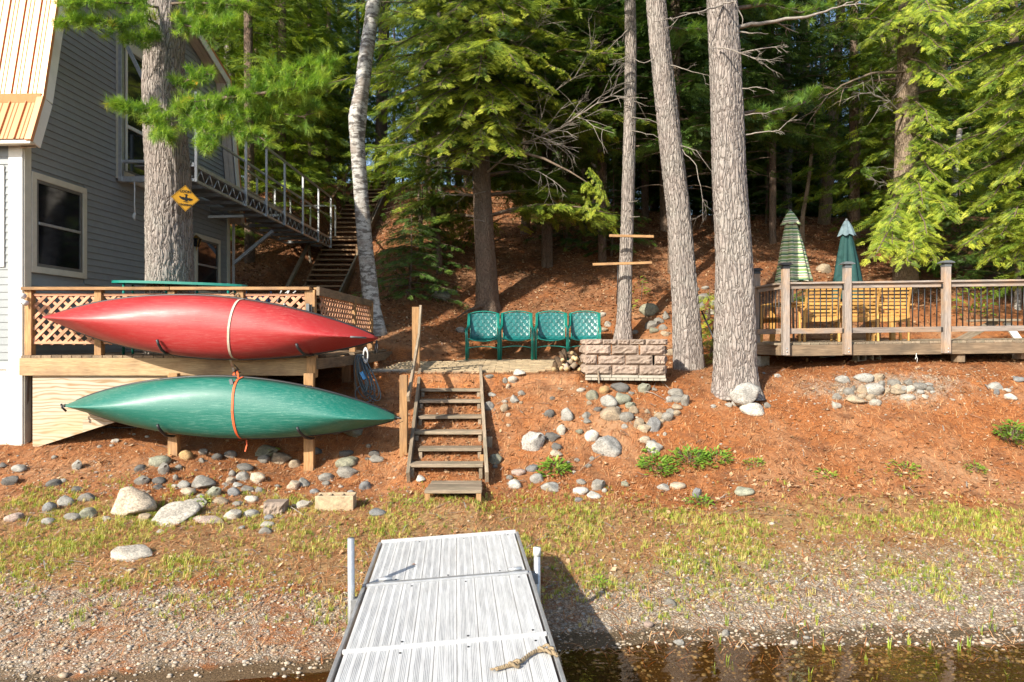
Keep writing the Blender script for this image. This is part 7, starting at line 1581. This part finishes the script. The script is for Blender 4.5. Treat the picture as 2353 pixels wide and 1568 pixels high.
PL = [('bright rounded green shrub at the foot of the bank right of the steps', 1273, 1088, 66, 34, 150, .5, .11), ('broad leafy green plant patch left of the speckled beach boulder', 1510, 1083, 85, 38, 200, .4, .1), ('broad leafy green plant patch in the middle of the bank foot', 1585, 1068, 90, 42, 220, .42, .1), ('right end of the leafy plant patch at the bank foot', 1645, 1062, 70, 28, 120, .42, .1), ('small upright plant above the leafy patch', 1492, 1050, 28, 28, 26, .6, .1), ('low plant with pale leaves on the bank right of the patch', 1735, 1072, 46, 22, 60, .6, .07),
    ('dense green shrub at the right edge of the bank', 2330, 1020, 75, 66, 260, .5, .10), ('bright yellow green leaves beside the pale slab at lower left', 467, 1158, 32, 22, 24, .9, .12), ('low plant on the grass beside the bluish boulder', 1605, 1160, 60, 26, 90, .35, .07), ('green seedlings at the grass edge on the right bank', 2080, 1090, 70, 24, 80, .6, .07), ('pale seedlings low on the right bank', 1900, 1098, 50, 16, 50, .6, .07), ('green plant low on the slope at the right edge', 2240, 1088, 50, 22, 60, .55, .07), ('sprig growing out of the slab under the green canoe', 630, 1050, 14, 26, 12, .8, .08), ('small leafy seedling on the slope behind the fire pit left', 1445, 720, 26, 40, 26, .8, .12), ('seedling with bright leaves beside the nailed board trunk', 1470, 690, 40, 60, 34, .7, .12),
    ('bright maple seedling beside the striped umbrella slope', 1790, 470, 60, 60, 40, .8, .22), ('bright leafy shrub on the crest right of the big pine', 1640, 505, 60, 50, 40, .7, .2), ('leafy shrub in the shade above the right slope', 1830, 470, 60, 110, 80, .6, .2), ('green fern like plant behind the railing at right', 2240, 735, 80, 70, 80, .5, .16), ('green shrub behind the right railing end', 2335, 700, 60, 80, 80, .55, .16), ('leafy seedling left of the green umbrella', 1965, 560, 40, 30, 20, .8, .2), ('bright green leaves beyond the gangway truss', 565, 440, 40, 70, 34, .9, .22), ('low plant at the right of the big pine base', 1628, 800, 30, 40, 40, .5, .1), ('weed growing beside the dock corner', 1375, 1345, 46, 22, 40, .7, .06), ('small weed in the grass above the waterline right', 1540, 1300, 24, 14, 16, .8, .05), ('weed at the lower left beside the dock leg', 940, 1160, 30, 16, 20, .7, .05)]
for e in PL: plant(*e)

# ================================================================ loose ground cover: needles, leaves, gravel, grass
def scatter(n, x0, x1, y0, y1, dens, seed):
    q = np.random.RandomState(seed); x = q.uniform(x0, x1, n); y = q.uniform(y0, y1, n); k = q.rand(n) < dens(x, y); return x[k], y[k], q
def dn_big(x, y): return fbm(x * .55, y * .55, 21, 3) - .44
def inwedge(x, y): return np.abs(x) < y * .80 + .3
# needles
nt = np.array([(-.5, -.02, 0), (-.5, .02, 0), (0, .022, .06), (0, -.022, .06), (.5, 0, -.02)]); nf = np.array([(0, 3, 2), (0, 2, 1), (3, 4, 2)])
def d_need(x, y):
    yn = y + dn_big(x, y) * 1.1; return inwedge(x, y) * np.clip((yn - 4.9) / 2.8, .22, 1) * np.where(x < .3, 1.4, 1) * np.where(y > 13.8, .16, 1) * np.where((x < -6.6) & (y > 9.4), 0, 1)
x, y, q = scatter(230000, -9, 9, 4.9, 19, d_need, 1); z = G(x, y); n = len(x)
a = q.uniform(0, 2 * pi, n); e = .02; sx_ = (G(x + e, y) - z) / e; sy_ = (G(x, y + e) - z) / e
d = np.stack([np.cos(a), np.sin(a), np.cos(a) * sx_ + np.sin(a) * sy_ + q.normal(0, .22, n)], 1); L = q.uniform(.07, .14, n)
V, Fa = inst(nt, nf, frames(d, np.tile([0, 0, 1.], (n, 1))), np.stack([x, y, z + .012], 1), np.stack([L, L * q.uniform(.8, 1.7, n), L], 1))
single('pine_needle_litter', fast('pine_needle_litter', V, Fa, NEEDLE, False, np.repeat(q.rand(n) ** .9, 5)), (0, 0, 0), 'rust coloured dry pine needles strewn over the bank', 'pine needles', kind='stuff')
# dry leaves
lt = np.array([(-.5, 0, .06), (-.1, -.32, .02), (.1, 0, -.05), (-.1, .32, .05), (.5, -.05, .12)]); lf = np.array([(0, 1, 2), (0, 2, 3), (1, 4, 2), (2, 4, 3)])
def d_leaf(x, y):
    st_ = np.exp(-((x + .9) / .55) ** 2) * (y > 8.6) * (y < 10.7)
    hill = np.clip((y - 13.8) / 1.5, 0, 1) * .75; foot = np.exp(-((y - 8.3) / .5) ** 2) * .6 * (x > 1.2); return inwedge(x, y) * np.clip(.09 + st_ + hill + foot, 0, 1)
x, y, q = scatter(60000, -10, 10, 6.3, 24, d_leaf, 2); z = G(x, y); n = len(x)
d = np.stack([q.normal(0, 1, n), q.normal(0, 1, n), q.normal(0, .4, n)], 1); up_n = np.stack([q.normal(0, .4, n), q.normal(0, .4, n), np.ones(n)], 1); L = q.uniform(.04, .085, n)
V, Fa = inst(lt, lf, frames(d, up_n), np.stack([x, y, z + .018], 1), np.stack([L] * 3, 1))
single('dry_leaf_litter', fast('dry_leaf_litter', V, Fa, DRYLEAF, False, np.repeat(q.rand(n), 5)), (0, 0, 0), 'brown dry leaves strewn over slope and steps', 'dry leaves', kind='stuff')
# pebbles
def d_peb(x, y):
    yn = y + dn_big(x, y) * 1.1; xr2 = np.clip((x - .3) / 1.5, 0, 1)
    rr2 = xr2 * np.clip((yn - 4.5) / .5, .12, 1) * np.clip((7.5 - yn) / 1.3, 0, 1); ll = (1 - xr2) * np.clip((yn - 4.6) / .3, .1, 1) * np.clip((6.8 - yn) / .8, 0, 1) * .75
    dock_ = (x < .35) & (x > -1.35) & (y < 6.3)
    bank = .05 + .22 * np.exp(-((y - 8.6) / .5) ** 2) * (x < -1.2) + .5 * np.exp(-((x - 5.6) / 1.8) ** 2 - ((y - 10.1) / .4) ** 2)
    return inwedge(x, y) * np.where(dock_, .15, np.clip(np.maximum(rr2, ll) + bank, 0, 1)) * np.where(y > 10.6, .1, 1)
x, y, q = scatter(100000, -7, 7.5, 4.0, 11, d_peb, 3); z = G(x, y); n = len(x)
s = .006 + .014 * q.rand(n) ** 3.2; s = s * np.where(q.rand(n) < .012, 1.8, 1); pv_, pf_ = I1
def pick(V0): return V0
tv = [(np.array(RND[k].vertices[0].co[:]) * 0 + I1[0] * (1 + .14 * np.random.RandomState(k).normal(0, 1, (len(I1[0]), 1)).clip(-1, 1)), I1[1]) for k in range(4)]
VV = []; FF = []; AA = []; off = 0; w_ = q.randint(0, 4, n); small = s < .014
OCT = (np.array([(1, 0, 0), (-1, 0, 0), (0, 1, 0), (0, -1, 0), (0, 0, 1), (.1, .1, -1.)]) * 1.1, np.array([(0, 2, 4), (2, 1, 4), (1, 3, 4), (3, 0, 4), (2, 0, 5), (1, 2, 5), (3, 1, 5), (0, 3, 5)]))
ang = q.uniform(0, 2 * pi, n); dirs = np.stack([np.cos(ang), np.sin(ang), q.normal(0, .15, n)], 1); Rm = frames(dirs, np.stack([q.normal(0, .3, n), q.normal(0, .3, n), np.ones(n)], 1))
SC = np.stack([s * q.uniform(.9, 1.4, n), s * q.uniform(.7, 1.05, n), s * q.uniform(.4, .8, n)], 1); pos = np.stack([x, y, z + s * .25], 1); var = q.rand(n)
for k in range(5):
    m = small if k == 4 else (~small & (w_ == k)); t_ = OCT if k == 4 else tv[k]
    V, Fa = inst(t_[0], t_[1], Rm[m], pos[m], SC[m]); VV.append(V); FF.append(Fa + off); off += len(V); AA.append(np.repeat(var[m], len(t_[0])))
single('beach_gravel', fast('beach_gravel', np.concatenate(VV), np.concatenate(FF), PEBBLE, True, np.concatenate(AA)), (0, 0, 0), 'mixed grey and brown gravel along the water', 'gravel', kind='stuff')
# grass
bt = []
for s_ in range(3):
    r2 = random.Random(s_); V = []; Q = []
    for k in range(7):
        a = r2.uniform(0, 6.3); l = r2.uniform(.5, 1); lean = r2.uniform(.2, .8); w2 = .035; o = Vector((r2.uniform(-.2, .2), r2.uniform(-.2, .2), 0)); d2 = Vector((cos(a), sin(a), 0)); sd = Vector((-sin(a), cos(a), 0)) * w2; i0 = len(V)
        m_ = o + d2 * lean * .3 * l + Vector((0, 0, l * .6)); e_ = o + d2 * lean * l + Vector((0, 0, l * .9)); V += [tuple(o - sd), tuple(o + sd), tuple(m_ + sd * .8), tuple(m_ - sd * .8), tuple(e_)]; Q += [(i0, i0 + 1, i0 + 2), (i0, i0 + 2, i0 + 3), (i0 + 3, i0 + 2, i0 + 4)]
    bt.append((np.array(V), np.array(Q)))
def d_grass(x, y):
    yn = y + dn_big(x, y) * 1.1; cl_ = np.clip((fbm(x * 1.6, y * 1.6, 41, 3) - .40) * 7, 0, 1); b_ = np.clip((yn - 5.3) / .9, .0, 1) * np.clip((8.7 - yn) / .9, 0, 1)
    dock_ = (x < .1) & (x > -1.3) & (y < 6.15); return inwedge(x, y) * b_ * (.14 + .86 * cl_) * (~dock_)
x, y, q = scatter(80000, -7, 7.5, 4.6, 9.4, d_grass, 4); z = G(x, y); n = len(x); a = q.uniform(0, 6.3, n)
R = frames(np.stack([np.cos(a), np.sin(a), q.normal(0, .1, n)], 1), np.tile([0, 0, 1.], (n, 1))); VV = []; FF = []; AA = []; off = 0; w_ = np.arange(n) % 3; L = (.024 + .07 * q.rand(n) ** 2.2) * (.6 + .8 * fbm(x * 2.2, y * 2.2, 51, 2)); vr = q.rand(n)
for k in range(3):
    m = w_ == k; V, Fa = inst(bt[k][0], bt[k][1], R[m], np.stack([x, y, z - .002], 1)[m], np.stack([L[m]] * 3, 1)); VV.append(V); FF.append(Fa + off); off += len(V); AA.append(np.repeat(vr[m], len(bt[k][0])))
# a few taller blades standing in the shallows
q = np.random.RandomState(77); n2 = 110; x = q.uniform(1.4, 4.6, n2); y = q.uniform(4.0, 5.6, n2); a = q.uniform(0, 6.3, n2); R = frames(np.stack([np.cos(a), np.sin(a), 0 * a], 1), np.tile([0, 0, 1.], (n2, 1))); L = q.uniform(.06, .14, n2)
V, Fa = inst(bt[0][0][:15], bt[0][1][:9], R, np.stack([x, y, G(x, y)], 1), np.stack([L * .8, L * .8, L], 1)); VV.append(V); FF.append(Fa + off); AA.append(np.repeat(q.uniform(0, .5, n2), 15))
single('sparse_grass', fast('sparse_grass', np.concatenate(VV), np.concatenate(FF), GRASSM, False, np.concatenate(AA)), (0, 0, 0), 'sparse yellow green grass along the beach', 'grass', kind='stuff')
# small twig debris
x, y, q = scatter(1500, -8, 8, 6.0, 18, lambda x, y: inwedge(x, y) * np.where((x < -6.5) & (y > 9), 0, .8), 12); z = G(x, y); n = len(x); a = q.uniform(0, 6.3, n)
V, Fa = inst(nt, nf, frames(np.stack([np.cos(a), np.sin(a), q.normal(0, .12, n)], 1), np.tile([0, 0, 1.], (n, 1))), np.stack([x, y, z + .02], 1), np.stack([q.uniform(.12, .4, n), q.uniform(.12, .3, n), q.uniform(.1, .4, n)], 1))
single('twig_debris', fast('twig_debris', V, Fa, DEADW), (0, 0, 0), 'small grey twigs scattered over the bank', 'twigs', kind='stuff')
# sticks
for i, (a, b, r0) in enumerate((((1395, 1045), (1330, 1090), .006), ((1500, 870), (1545, 905), .008), ((1520, 860), (1500, 900), .006), ((1165, 1118), (1210, 1112), .008), ((700, 1190), (640, 1165), .006), ((1470, 900), (1530, 925), .008), ((1190, 915), (1140, 935), .005), ((60, 1215), (75, 1190), .008))):
    A_ = hit(*a) + Vector((0, 0, .02)); B_ = hit(*b) + Vector((0, 0, .03)); M_ = (A_ + B_) / 2 + Vector((0, 0, .03))
    t = T('fallen_twig', ['long thin twig on the bank right of the steps', 'twig across the dark needles below the fire pit', 'short twig crossing another below the fire pit', 'bare twig beside the whitish stone at the box step', 'thin twig left of the tan concrete block', 'grey twig below the ring of stones', 'thin pale twig on the slope beside the steps', 'broken twig on the far left bank'][i], 'twig', A_); t.tube('twig', [A_, M_, B_], [r0, r0 * .8, r0 * .4], DEADW, 5)
